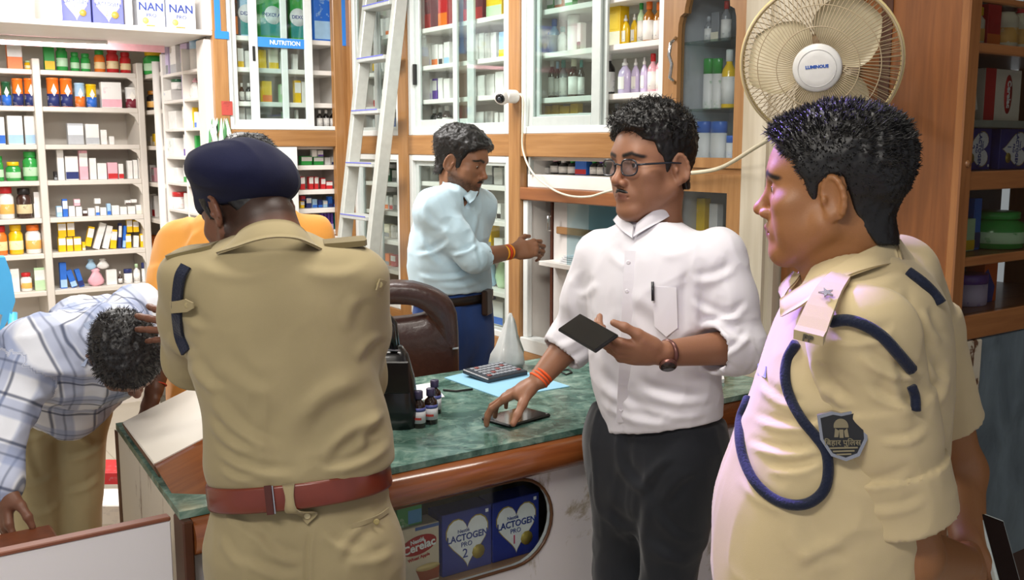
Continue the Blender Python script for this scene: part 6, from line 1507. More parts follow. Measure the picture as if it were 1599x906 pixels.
    pr.append(('-', d_cone(PV(1018, 378, D-.005), PV(1030, 300, D+.0), .056, .064), .006)); pr.append(('-', d_cone(PV(992, 352, D-.075), PV(990, 366, D-.085), .016, .005), .006))
    ln = [(1075, 470, 1165, 500, 7, .009), (1085, 510, 1172, 478, 7, .010), (1080, 440, 1150, 420, 8, .008), (1090, 530, 1150, 590, 7, .010), (1100, 500, 1172, 535, 7, .009), (1120, 560, 1172, 520, 6, .008), (1070, 545, 975, 455, 14, .007), (1110, 560, 1010, 560, 9, .007), (930, 585, 1010, 650, 9, .010), (935, 625, 1060, 662, 8, .010), (990, 605, 1115, 625, 9, .010), (1000, 640, 1118, 640, 8, .008),
          (1076, 405, 1072, 530, 10, -.010), (925, 430, 935, 560, 9, -.008), (905, 420, 893, 500, 7, .008), (865, 545, 925, 505, 7, .008), (868, 572, 930, 545, 7, .008), (905, 465, 935, 440, 8, .007), (1030, 400, 1090, 380, 10, .006), (950, 390, 985, 420, 9, .005), (960, 480, 950, 600, 10, .006)]
    Fs, sh = cloth_object('shirt', pr, .0050, ms, root, ln, .0035, (11, 11, 7))
    patch(root, 'collar', ms, [(995, 349, D-.060), (1014, 334, D-.068), (1034, 321, D-.050), (1047, 312, D-.012), (1046, 308, D+.03)], [(989, 370, D-.070), (1012, 356, D-.078), (1036, 343, D-.060), (1054, 331, D-.015), (1056, 326, D+.03)], .004, bulge=.002)
    patch(root, 'collar', ms, [(972, 328, D+.03), (975, 336, D-.0), (981, 346, D-.035), (990, 353, D-.056)], [(958, 344, D+.03), (964, 352, D-.0), (974, 362, D-.042), (988, 372, D-.072)], .004, bulge=.002)
    # placket, pocket, buttons, pen on the chest
    on = lambda px, py, lift=.0: surface_point(Fs, PV(px, py, D-.45), ray(px, py))-unit(ray(px, py))*(.007+lift)
    pp = [on(985+q*-14/23, 392+q*11.6) for q in range(24)]
    for _ in range(6): pp = [pp[0]]+[(pp[i-1]+pp[i]*2+pp[i+1])/4 for i in range(1, 23)]+[pp[-1]]
    strip(pp, .028, .0022, T_, 'placket', ms, sh)
    for py in (410, 455, 500, 548, 596, 640): button(sh, on(983-(py-372)*.05, py, .002), T_, .0052, plain('dcdae0', .3))
    pk = [on(1018, 447), on(1056, 449), on(1058, 512), on(1040, 526), on(1022, 510)]; m = MB().prism(pk, tuple(T_*.002)); sub_mesh(sh, m, 'chest_pocket', ms)
    pen = tag(MB().tube([on(1019, 440, .006), on(1019.5, 470, .006)], .0034, 8).build('pen', plain('1b1c22', .3)), 'slim dark pen clipped in the chest pocket of the white shirt', 'pen')
    # trousers, belt, watch, thread, shoes
    mt = cloth('black_trouser_cloth', '1d2026', .8, .1, 600, .1, .2)
    trw = torso_rows([(644, 936, 1120, .104), (664, 932, 1120, .104), (700, 926, 1118, .106), (735, 930, 1114, .102), (775, 940, 1104, .10), (815, 962, 1085, .07)], D+.015, yaw)
    pr = [('+', d_loft(trw), 0)]
    for hp, ft, kx in ((hipL, footL, 1058), (hipR, footR, 985)):
        kn = (hp+ft)/2+f*.015+A_(0, 0, .05); pr += [('+', d_cone(hp-Z1*.01, kn, .088, .066), .06), ('+', d_cone(kn, ft, .066, .052), .02)]
    cloth_object('trousers', pr, .0062, mt, root, [(965, 715, 1010, 770, 9, .009), (1050, 710, 1000, 775, 9, .009), (1000, 770, 1002, 906, 8, -.010), (1090, 730, 1030, 790, 9, .008), (1020, 800, 1085, 850, 9, .008), (1015, 850, 1080, 880, 9, .008), (945, 800, 990, 830, 8, .007)], .004, (11, 11, 5))
    shoes(root, (footL, footR), f)
    wrist_band(root, 'watch_strap', plain('6a4640', .3, .5), WL, EL, .10, .0300, .0055, .9)
    wp = WL+(EL-WL)*.08+T_*.026-Z1*.020; T = Matrix.Translation(Vector(wp)) @ Vector(T_*.75-Z1*.65).to_track_quat('Z', 'Y').to_matrix().to_4x4()
    wf = sub_mesh(root, MB().lathe([(.018, -.004), (.0195, -.002), (.0195, .004), (.0175, .006)], 24, (0, 0, 0), 0, T), 'watch_case', plain('7a544c', .25, .7)); sub_mesh(wf, MB().lathe([(.0168, .0061), (.0168, .0066)], 24, (0, 0, 0), 0, T), 'watch_dial', plain('2a2020', .15))
    for k in range(3): wrist_band(root, 'wrist_thread', plain('e2571f', .7), WR, ER, .05+.06*k, .0285, .0034, .9)
    # phone in his left hand
    q = [Vector(PV(px, py, dd)) for px, py, dd in ((874, 514, D-.22), (930, 548, D-.33), (968, 532, D-.32), (905, 497, D-.21))]
    c = sum(q, Vector())/4; ux = (q[1]-q[0]+q[2]-q[3]).normalized(); uy = (q[3]-q[0]+q[2]-q[1])/2; uy = (uy-ux*uy.dot(ux)).normalized(); nz = ux.cross(uy)
    lx = ((q[1]-q[0]).length+(q[2]-q[3]).length)/2; ly = ((q[3]-q[0]).length+(q[2]-q[1]).length)/2
    phone('black mobile phone held in the hand of the man in the white shirt', Matrix.Translation(c) @ Matrix((ux, uy, nz)).transposed().to_4x4(), max(lx, .13), max(ly, .066))
man_white()
# ================================================================ officer with his back to the lens (navy beret)
def officer_back():
    D = 1.90; f = _fh; lat = L_
    root = person('officer in khaki uniform seen from behind with navy beret and brown belt', PV(470, 765, D)); skin = '6b4433'
    hM = axes((_fh*.66+L_*.75)*.85+Z1*-.52, Z1, 1.0); ho = PV(388, 330, D+.06)
    head = head_mesh(hM, ho, [(ho+hM.T @ A_(0, -.02, -.05), .054), (PV(414, 345, D+.02), .055), (PV(425, 395, D), .075)], skin, dict(lip='5a322c', stubble=lambda V: .8*np.clip((V[:, 2]+.085)/.035, 0, 1)*np.clip((.012-V[:, 1])/.012, 0, 1)*(np.abs(V[:, 0]) < .074)))
    SL, EL, WL = PV(303, 434, D), PV(306, 556, D+.11), PV(318, 518, D+.33); SR, ER, WR = PV(552, 434, D), PV(552, 590, D+.13), PV(510, 560, D+.34)
    hl, _, _ = hand_prims(WL, L_*.95+Z1*.12+_fh*.1, T_*.8+Z1*.2, 1, [(.4, .3, .2), (.3, .25, .2), (.25, .25, .2), (.25, .3, .2)], splay=(.16, .05, -.08, -.2), thumb=(.8, .5, -.3))
    hr, _, _ = hand_prims(WR, L_*.8+Z1*.2+_fh*.3, T_*.6+Z1*.6, -1, [(.5, .6, .4)]*4)
    aL = skin_part([('+', d_ecap(EL, WL, Z1, (.043, .040), (.028, .024)), 0)]+hl, skin, .0032); aR = skin_part([('+', d_ecap(ER, WR, Z1, (.043, .040), (.028, .024)), 0)]+hr, skin, .0045)
    rows = torso_rows([(395, 330, 525, .08), (450, 285, 575, .09), (580, 320, 578, .10), (690, 335, 595, .10), (790, 345, 590, .10), (880, 355, 605, .10)], D, 0)
    hips = [PV(415, 850, D), PV(535, 850, D)]; feet = [A_(*PV(400, 900, D+.02)[:2], .09), A_(*PV(560, 900, D)[:2], .09)]
    tr = skin_part([('+', d_loft(rows), 0), ('+', d_cone(SL, EL, .045, .038), .03), ('+', d_cone(SR, ER, .045, .038), .03)]+[('+', d_cone(h, q, .075, .035), .03) for h, q in zip(hips, feet)], skin, .012)
    V, F, C = join([head, aL, aR, tr]); to_object('body', V, F, M_SKIN, root, C); eyes(root, hM, ho, (0, -.3))
    hair_object(root, hM, ho, lambda x, y, z: .0075-.004*np.clip((-.01-z)/.05, 0, 1)+0*(x+y), 2500, lambda p: .004+0*p[:, 0], lambda p: A_(0, -.3, -.5)[None, :], seed=4, curl=140, amp=.0012, poly=[(.03, .2), (.030, .03), (.026, .0), (.018, -.005), (.012, .022), (-.004, .036), (-.022, .034), (-.034, .010), (-.045, -.02), (-.060, -.050), (-.075, -.062), (-.15, -.062), (-.17, .05), (-.1, .2)])
    # beret
    bc_ = PV(377, 270, D+.06); up = unit(Z1+RGT*.14+_fh*.1); bx = unit(RGT-up*float(RGT @ up)); R = np.array([bx, np.cross(up, bx), up]); m_ = mpp(bc_)
    pr = [('+', d_ell(bc_, (84*m_, .116, 50*m_), R), 0), ('+', d_ell(ho+hM.T @ A_(0, -.004, .052), (.0845, .110, .090), unit(hM[0])[None, :].repeat(3, 0)*0+hM), .02), ('+', d_ell(bc_+RGT*.05-up*.016, (.062, .085, .036), R), .03)]
    pr.append(('&', plane3(PV(302, 332, D+.04), PV(460, 314, D+.07), PV(398, 306, D-.045)), .004))
    garment('beret', pr, .0042, M_NAVY, root, noise_amp=.004, noise_sc=(14, 14, 14), lines=[(PV(300, 285, D-.1), PV(380, 262, D-.12), .02, .004), (PV(430, 250, D-.1), PV(462, 300, D), .012, -.004)])
    # shirt
    rows = torso_rows([(362, 372, 480, .058), (376, 345, 506, .08), (390, 318, 540, .098), (412, 288, 572, .112), (450, 284, 580, .122), (520, 292, 586, .126), (580, 304, 588, .126), (640, 318, 602, .122), (690, 322, 611, .128), (724, 322, 614, .132), (748, 329, 607, .122), (764, 342, 596, .108)], D, 0)
    cuL, cuR = EL+(WL-EL)*.10, ER+(WR-ER)*.10
    pr = [('+', d_loft(rows, 2.3), 0)]
    for S, E, cu, q in ((SL, EL, cuL, -1), (SR, ER, cuR, 1)):
        pr += [('+', d_cone(S+Z1*-.002, (S+E)/2, .064, .066), .05), ('+', d_cone((S+E)/2, E-Z1*.0, .064, .064), .03), ('+', d_ecap(E-unit(cu-E)*.03, cu, Z1, (.066, .064), (.064, .062), True), .02)]
    pr.append(('-', d_cone(PV(424, 385, D+.01), PV(420, 320, D+.02), .056, .070), .006)); pr.append(('&', plane3(PV(328, 752, D), PV(604, 722, D), PV(465, 768, D-.13)), .004))
    ln = [(322, 610, 430, 705, 11, .010), (325, 650, 395, 712, 9, .011), (608, 650, 500, 715, 11, .011), (590, 575, 440, 690, 22, .008), (330, 700, 460, 745, 9, .010), (500, 738, 612, 690, 9, .012), (560, 600, 470, 650, 16, .007), (300, 560, 345, 615, 9, .010), (595, 520, 555, 565, 9, .009), (262, 520, 300, 560, 8, .009), (300, 415, 440, 420, 12, .006), (460, 418, 575, 420, 12, .006), (275, 470, 320, 520, 10, .008), (340, 730, 400, 752, 7, .008), (400, 640, 420, 740, 16, .006), (598, 640, 560, 700, 9, .009), (560, 460, 540, 520, 12, .006), (340, 560, 420, 620, 14, .006)]
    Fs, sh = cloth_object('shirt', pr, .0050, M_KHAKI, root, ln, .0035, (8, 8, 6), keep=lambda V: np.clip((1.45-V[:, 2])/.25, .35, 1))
    patch(root, 'collar', M_KHAKI, [(360, 382, D-.055), (378, 360, D-.075), (402, 348, D-.09), (428, 344, D-.092), (454, 347, D-.085), (474, 360, D-.06), (484, 378, D-.03)], [(338, 396, D-.085), (370, 386, D-.11), (400, 376, D-.122), (430, 371, D-.124), (462, 373, D-.116), (486, 382, D-.09), (502, 390, D-.06)], .005, 24, 6, .004)
    on = lambda px, py, lift=.0: surface_point(Fs, PV(px, py, D-.5), ray(px, py))-unit(ray(px, py))*(.006+lift)
    # shoulder straps standing a little proud
    for a, b, nm in ((PV(338, 388, D-.035), PV(266, 405, D-.02), 'shoulder_strap'), (PV(506, 386, D-.02), PV(572, 380, D+.0), 'shoulder_strap')):
        s_ = strip([a+(b-a)*t for t in (0, .35, .7, .94, 1)], [.042, .046, .048, .046, .03], .011, Z1+T_*.12, nm, cloth('olive_strap', '766a4a'), sh)
    # navy lanyard down the sleeve with a buttoned tab
    pts = smooth_path([on(px, py, .003) for px, py in ((292, 416), (283, 432), (279, 460), (278, 495), (282, 525), (292, 550))], 5)
    strip(pts, .022, .006, T_+L_*.5, 'lanyard', M_ROPE, root)
    tb = [on(px, py, .011) for px, py in ((268, 480), (280, 479), (292, 477), (303, 477))]; strip(tb, [.022, .022, .024, .010], .003, T_+L_*.3, 'sleeve_tab', M_KHAKI, sh); button(sh, on(293, 477, .016), T_+L_*.2, .006, plain('9c8e66', .4))
    tb = [on(px, py, .004) for px, py in ((599, 447), (594, 445), (589, 444))]; strip(tb, .022, .003, T_+RGT*.3, 'sleeve_tab', M_KHAKI, sh); button(sh, on(593, 445, .008), T_, .006, plain('9c8e66', .4))
    # trousers, belt
    rows = torso_rows([(738, 342, 600, .104), (775, 337, 604, .116), (810, 337, 610, .126), (850, 340, 617, .132), (890, 344, 624, .130), (930, 352, 626, .11), (965, 375, 610, .08)], D, 0)
    pr = [('+', d_loft(rows, 2.3), 0)]
    for sx in (405, 548): pr.append(('+', d_ell(PV(sx, 862, D-.045), (.085, .085, .085)), .05))
    for h, q in zip(hips, feet): kn = (h+q)/2+A_(0, 0, .04)+f*.02; pr += [('+', d_cone(h-Z1*.03, kn, .105, .074), .05), ('+', d_cone(kn, q, .074, .062), .02)]
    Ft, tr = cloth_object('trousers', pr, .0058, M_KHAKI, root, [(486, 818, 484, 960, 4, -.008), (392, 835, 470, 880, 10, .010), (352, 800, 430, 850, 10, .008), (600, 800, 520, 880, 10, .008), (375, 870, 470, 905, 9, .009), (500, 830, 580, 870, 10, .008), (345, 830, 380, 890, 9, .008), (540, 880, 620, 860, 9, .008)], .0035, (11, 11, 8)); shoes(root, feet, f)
    on2 = lambda px, py, lift=.0: surface_point(Ft, PV(px, py, D-.5), ray(px, py))-unit(ray(px, py))*(.006+lift)
    belt, at, s_, v_ = hem_belt(root, 'belt', M_BELT, PV(333, 769, D), PV(606, 740, D), PV(468, 775, D-.137), .047, .118)
    fx = lambda px: (px-469.5)/136.5
    strip([at(fx(450), .0025, -.027), at(fx(450), .003), at(fx(450), .0025, .027)], .013, .003, v_, 'belt_keeper', plain('4a1e14', .35), belt); strip([at(fx(457), .003, -.026), at(fx(457), .003, .026)], .0024, .002, v_, 'keeper_edge', plain('b9b9bc', .25, 1.0), belt)
    patch(tr, 'belt_loop', M_KHAKI, [at(fx(471), .003, .027), at(fx(474), .0045, 0), at(fx(471), .004, -.024), on2(464, 803, .005), on2(479.5, 819, .003)], [at(fx(489), .003, .027), at(fx(486), .0045, 0), at(fx(489), .004, -.024), on2(496, 802, .005), on2(480.5, 819, .003)], .0025, 16, 4, 0, True); button(tr, on2(480, 806, .009), T_, .006, plain('c9bc95', .35))
    wp = smooth_path([on2(px, py, -.002) for px, py in ((548, 822), (570, 815), (592, 806), (606, 796))], 4); strip(wp, .009, .003, T_, 'pocket_welt', M_KHAKI, tr); button(tr, on2(588, 815, .001), T_, .006, plain('a0915f', .35))
officer_back()
# ================================================================ officer at the right in profile
def officer_side():
    D = 1.58; th = math.radians(14); f = L_*math.cos(th)+_fh*math.sin(th); lat = np.cross(Z1, f)     # lat: towards the lens
    root = person('officer in khaki shirt with navy braid and sleeve badge, head in profile', PV(1300, 700, D)); skin = '96663f'
    fa = math.radians(24); hM = axes(L_*math.cos(fa)+_fh*math.sin(fa)+Z1*-.02, Z1+L_*.05, 1.03); ho = PV(1300, 306, D)
    head = head_mesh(hM, ho, [(ho+hM.T @ A_(0, -.030, -.045), .060), (PV(1322, 395, D+.01), .066), (PV(1335, 450, D+.01), .085)], skin, dict(fat=.004, lip='6a3a3a', jaw=1.02), h=.0021)
    SL, EL, WL = PV(1348, 512, D-.155), PV(1418, 868, D-.12), PV(1508, 880, D+.06); SR, ER, WR = PV(1432, 505, D+.20), PV(1500, 735, D+.26), PV(1512, 850, D+.13)
    hl, _, _ = hand_prims(WL, RGT*.55+_fh*.55+Z1*-.3, T_*.7+Z1*.4, 1, [(.5, .6, .4)]*4, thumb=(.7, .6, -.3))
    hr, _, _ = hand_prims(WR, RGT*.30+T_*.2+Z1*-.85, RGT*.85+_fh*.3, -1, [(.5, .8, .5), (.5, .8, .5), (.6, .8, .5), (.6, .8, .5)], thumb=(.7, .6, -.35))
    aL = skin_part([('+', d_ecap(SL+(EL-SL)*.55, EL, f, (.056, .054), (.047, .044)), 0), ('+', d_ecap(EL, WL, Z1, (.050, .043), (.031, .026)), .03)]+hl, skin, .0035)
    aR = skin_part([('+', d_ecap(SR+(ER-SR)*.5, ER, f, (.050, .05), (.042, .040)), 0), ('+', d_ecap(ER, WR, RGT, (.044, .042), (.031, .027)), .03)]+hr, skin, .0035)
    B = lambda rows: torso_rows(rows, D, -th)
    tk = B([(420, 1275, 1420, .10), (500, 1240, 1450, .15), (640, 1190, 1450, .16), (830, 1140, 1420, .16), (950, 1150, 1410, .15), (1050, 1160, 1400, .15)])
    hips = [PV(1275, 985, D-.09), PV(1285, 985, D+.09)]; feet = [A_(*PV(1270, 950, D-.08)[:2], .09), A_(*PV(1290, 950, D+.10)[:2], .09)]
    tr = skin_part([('+', d_loft(tk), 0), ('+', d_cone(SL, EL, .05, .04), .03), ('+', d_cone(SR, ER, .05, .038), .03)]+[('+', d_cone(h, q, .075, .035), .03) for h, q in zip(hips, feet)], skin, .013)
    V, F, C = join([head, aL, aR, tr]); to_object('body', V, F, M_SKIN, root, C); eyes(root, hM, ho)
    poly = [(.080, .086), (.066, .066), (.050, .058), (.044, .040), (.034, .028), (.028, .008), (.022, -.004), (.014, -.004), (.012, .022), (-.004, .036), (-.022, .034), (-.030, .008), (-.036, -.014), (-.050, -.044), (-.070, -.070), (-.15, -.080), (-.17, .05), (-.12, .2), (.0, .22), (.10, .19), (.14, .13)]
    def thick(x, y, z): return .0035+.008*np.clip((z-.03)/.06, 0, 1)+.007*np.clip((-y-.03)/.06, 0, 1)*np.clip((z+.06)/.07, 0, 1)+.008*np.clip((y-.05)/.03, 0, 1)*np.clip((z-.05)/.03, 0, 1)
    hair_object(root, hM, ho, thick, 9000, lambda p: .004+.008*np.clip((p[:, 2]-.0)/.10, 0, 1), lambda p: np.c_[0*p[:, 0], -.5+.9*np.clip((p[:, 1]+.02)/.05, -1, 1), -.5+.9*np.clip((p[:, 2]-.02)/.06, -1, 1)], seed=6, curl=90, amp=.0030, poly=poly, h=.0024)
    # shirt
    rows = B([(398, 1278, 1408, .085), (418, 1258, 1440, .125), (445, 1240, 1462, .158), (500, 1214, 1476, .178), (560, 1193, 1478, .185), (640, 1166, 1474, .185), (700, 1143, 1464, .185), (760, 1124, 1452, .186), (830, 1116, 1444, .186), (906, 1117, 1440, .184), (985, 1130, 1432, .17), (1010, 1140, 1425, .16)])
    cuL = SL+(EL-SL)*.80; axL = unit(EL-SL); cuR = SR+(ER-SR)*.66; axR = unit(ER-SR)
    pr = [('+', d_loft(rows, 2.35), 0), ('+', d_cone(PV(1345, 468, D-.06), SL+Z1*.0-lat*.03, .060, .060), .05), ('+', d_cone(PV(1400, 430, D+.10), SR, .07, .068), .05), ('+', d_ecap(SR, cuR, f, (.072, .066), (.066, .062), True), .03)]
    pr.append(('-', d_cone(PV(1325, 432, D+.01), PV(1315, 350, D+.01), .068, .085), .006)); pr.append(('-', d_cone(PV(1250, 440, D), PV(1232, 470, D), .035, .012), .01))
    ln = [(1175, 655, 1290, 662, 8, .010), (1165, 695, 1288, 702, 8, .010), (1195, 735, 1290, 722, 8, .009), (1225, 800, 1310, 900, 22, .008), (1185, 600, 1250, 640, 8, .008), (1150, 745, 1240, 800, 9, .007), (1300, 445, 1420, 428, 14, .007), (1400, 450, 1440, 560, 12, .008), (1440, 560, 1478, 600, 9, .009), (1455, 640, 1480, 560, 9, .008), (1330, 850, 1240, 880, 12, .006), (1440, 480, 1470, 540, 9, .008)]
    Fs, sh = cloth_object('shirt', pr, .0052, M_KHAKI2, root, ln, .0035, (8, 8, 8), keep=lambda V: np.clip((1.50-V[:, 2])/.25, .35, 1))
    pr = [('+', d_ecap(SL+Z1*-.012, SL+(EL-SL)*.45, f, (.080, .066), (.078, .068)), 0), ('+', d_ecap(SL+(EL-SL)*.3, cuL, f, (.079, .069), (.077, .067), True), .02), ('+', d_ecap(SL+(EL-SL)*.57, cuL+axL*.006, f, (.086, .076), (.085, .075), True), .003), ('-', d_cone(cuL-axL*.012, cuL+axL*.1, .062, .068), .004), ('+', d_cone(PV(1350, 478, D-.085), SL+Z1*-.01, .054, .062), .03)]
    ln = [(1262, 560, 1330, 640, 9, .009), (1340, 555, 1440, 590, 10, .011), (1345, 605, 1450, 640, 9, .008), (1372, 692, 1450, 672, 8, .006), (1390, 560, 1425, 660, 11, .008), (1290, 600, 1300, 700, 10, .007), (1350, 800, 1450, 780, 9, .004), (1335, 762, 1430, 735, 9, .004), (1290, 530, 1400, 520, 10, .008)]
    Fv, slv = cloth_object('sleeve', pr, .0046, M_KHAKI2, sh, ln, .0030, (9, 9, 7), seed=2.0)
    Fs.f[:] = Fs.f
    Fs = [Fs, Fv]
    def on(px, py, lift=.0):
        c = [surface_point(q, PV(px, py, D-.6), ray(px, py)) for q in Fs]; return min(c, key=lambda p: float((p-CAM) @ FWD))-unit(ray(px, py))*(.004+lift)
    patch(root, 'collar', M_KHAKI2, [(1394, 374, D-.02), (1363, 388, D-.070), (1326, 406, D-.088), (1290, 426, D-.092), (1252, 447, D-.080), (1219, 468, D-.060)], [(1402, 410, D-.07), (1364, 418, D-.125), (1326, 431, D-.138), (1292, 449, D-.136), (1256, 475, D-.115), (1220, 495, D-.080)], .005, 24, 6, .006)
    patch(root, 'collar', M_KHAKI2, [(1398, 372, D-.02), (1404, 378, D+.05), (1392, 390, D+.09)], [(1408, 412, D-.07), (1436, 416, D+.04), (1440, 422, D+.12)], .005, 10, 5, .0)
    patch(root, 'collar_leaf', M_KHAKI2, [(1250, 430, D+.03), (1240, 444, D+.01), (1232, 452, D-.0)], [(1238, 424, D+.05), (1216, 452, D+.02), (1222, 470, D-.01)], .004, 8, 4)
    # shoulder strap with star and metal letters
    s0, s1 = PV(1312, 436, D-.13), PV(1266, 522, D-.235)
    st = strip([s0+(s1-s0)*t+Z1*.012*math.sin(3.1*t) for t in np.linspace(0, 1, 8)], [.028, .031, .033, .035, .037, .039, .040, .041], .009, Z1+T_*.55+L_*.15, 'shoulder_strap', M_KHAKI2, sh)
    up_ = unit(Z1+T_*.55+L_*.15); c = s0+(s1-s0)*.52+up_*.024; tx = unit(s1-s0); ty = np.cross(up_, tx)
    star = [c+(tx*math.cos(a)+ty*math.sin(a))*(.011 if k % 2 == 0 else .0042) for k, a in enumerate(np.linspace(0, 2*math.pi, 10, endpoint=False))]; M_SIL = plain('a9aab0', .25, .9)
    sub_mesh(st, MB().prism(star, tuple(up_*.003)), 'star', M_SIL)
    e0 = s1+up_*.004
    box_ = [e0+ty*a*.026+up_*b for a, b in ((-.78, -.010), (.78, -.010), (.78, .007), (-.78, .007))]; sub_mesh(st, MB().prism(box_, tuple(tx*.012)), 'strap_end', M_KHAKI2)
    me = text_mesh('PP', .014, depth=.001, bold=.0006); me.materials.clear(); me.materials.append(plain('6d6a60', .35, .7)); lo = link('metal_letters', me, st)
    zz_ = unit(tx+T_*.4); xx_ = unit(RGT-zz_*float(RGT @ zz_)); T4 = Matrix(np.array([xx_, np.cross(zz_, xx_), zz_]).T.tolist()).to_4x4(); T4.translation = Vector(e0+tx*.0135-up_*.002); lo.matrix_local = T4
    # navy braid
    w1 = smooth_path([on(px, py, .005) for px, py in ((1297, 503), (1322, 500), (1350, 508), (1378, 526), (1402, 552), (1424, 578))], 5); sub_mesh(root, MB().tube(w1, [.0085]*len(w1), 8), 'braid', M_ROPE)
    w2 = smooth_path([on(px, py, .006) for px, py in ((1243, 536), (1230, 560), (1226, 590), (1234, 622), (1252, 655), (1274, 682), (1290, 706), (1293, 740), (1285, 768), (1262, 786), (1232, 788), (1203, 776), (1178, 752), (1162, 720), (1155, 685), (1156, 655), (1163, 635))]+[PV(1168, 622, D+.02)], 5); sub_mesh(root, MB().tube(w2, [.0082]*len(w2), 8), 'braid', M_ROPE)
    w3 = smooth_path([on(px, py, .003) for px, py in ((1424, 604), (1429, 620), (1430, 642))], 4); sub_mesh(root, MB().tube(w3, [.007]*len(w3), 8), 'braid', M_ROPE)
    w4 = smooth_path([on(px, py, .004) for px, py in ((1418, 424), (1440, 440), (1458, 458), (1470, 474))], 4); sub_mesh(root, MB().tube(w4, [.008]*len(w4), 8), 'braid', M_ROPE)
    # sleeve badge
    bc_ = on(1315, 678, .010); bn = unit(T_*.92+L_*.3+Z1*.1); bx = unit(RGT+Z1*.06-bn*float((RGT+Z1*.06) @ bn)); by = np.cross(bn, bx); m_ = mpp(bc_)
    sh_ = lambda s: [bc_+bx*x*m_*s+by*y*m_*s for x, y in ((-36, 30), (-14, 36), (0, 33), (14, 36), (36, 42), (37, -8), (24, -34), (4, -42), (-18, -34), (-33, -8))]
    bd = sub_mesh(sh, MB().prism([p-bn*.012 for p in sh_(1.0)], tuple(bn*.015)), 'sleeve_badge', M_SIL)
    sub_mesh(bd, MB().prism([p+bn*.0031 for p in sh_(.86)], tuple(bn*.001)), 'badge_field', plain('17181c', .5))
    em = MB(); q = lambda x, y: bc_+bn*.0042+bx*x*m_+by*y*m_
    def flat(b, pts): b.prism([q(x, y) for x, y in pts], tuple(bn*.0012))
    flat(em, [(11*math.cos(t)-1, 13+12*math.sin(t)) for t in np.linspace(-.2, 3.34, 14)]); flat(em, [(-10, 10), (-12, -4), (-6, -4), (-4, 6)]); flat(em, [(8, 10), (10, -4), (4, -4), (3, 6)]); flat(em, [(-4, 8), (-4, -5), (2, -5), (2, 8)])
    M_BR = plain('8d8368', .4, .5); sub_mesh(bd, em, 'badge_emblem', M_BR)
    for txt, y, sz in (('िबहार पुिलस', -13, 12),):
        me = text_mesh(txt, sz*m_, depth=.0006, bold=.0002); me.materials.clear(); me.materials.append(M_BR); o = link('badge_lettering', me, bd); T4 = Matrix(np.array([bx, by, bn]).T.tolist()).to_4x4(); T4.translation = Vector(q(0, y)+bn*.0008); o.matrix_local = T4
    for k in range(3): em = MB(); flat(em, [(-20+k*5, -20-k*5), (22-k*5, -19-k*5), (22-k*5, -21.5-k*5), (-20+k*5, -22.5-k*5)]); sub_mesh(bd, em, 'badge_line', M_BR)
    # pocket flap and name tag on the chest
    nt_ = [on(px, py, .006) for px, py in ((1184, 568), (1197, 572), (1196, 590), (1183, 585))]; sub_mesh(sh, MB().prism(nt_, tuple(unit(T_+L_*.6)*.002)), 'name_tag', plain('8f95d8', .3))
    # trousers
    pr = [('+', d_loft(B([(955, 1140, 1430, .165), (1030, 1150, 1425, .165), (1100, 1170, 1400, .15)])), 0)]
    for h, q_ in zip(hips, feet): kn = (h+q_)/2+f*.02; pr += [('+', d_cone(h-Z1*.05, kn, .10, .075), .05), ('+', d_cone(kn, q_, .075, .06), .02)]
    garment('trousers', pr, .010, M_KHAKI2, root, noise_amp=.005); shoes(root, feet, f)
    # phone with white edge behind his back
    q_ = [Vector(PV(px, py, dd)) for px, py, dd in ((1528, 818, D+.14), (1556, 925, D+.05), (1592, 915, D+.10), (1564, 808, D+.19))]
    c = sum(q_, Vector())/4; ux = (q_[1]-q_[0]).normalized(); uy = q_[3]-q_[0]; uy = (uy-ux*uy.dot(ux)).normalized(); T4 = Matrix((ux, uy, ux.cross(uy))).transposed().to_4x4(); T4.translation = c
    t = thing('mobile_phone', 'phone with pale edge held behind the back of the profile officer', 'phone'); t.matrix_world = T4; lx, ly = .145, .07
    MB().box((-lx/2, -ly/2, -.006), (lx/2, ly/2, .006), 0, .003).build('case', plain('d6e2de', .35), t); MB().box((-lx/2+.005, -ly/2+.005, .0061), (lx/2-.005, ly/2-.005, .0068)).build('screen', plain('101114', .08, coat=.5), t); MB().box((-lx/2+.005, -ly/2+.005, -.0068), (lx/2-.005, ly/2-.005, -.0061)).build('back_cover', plain('1c2024', .3), t)
officer_side()
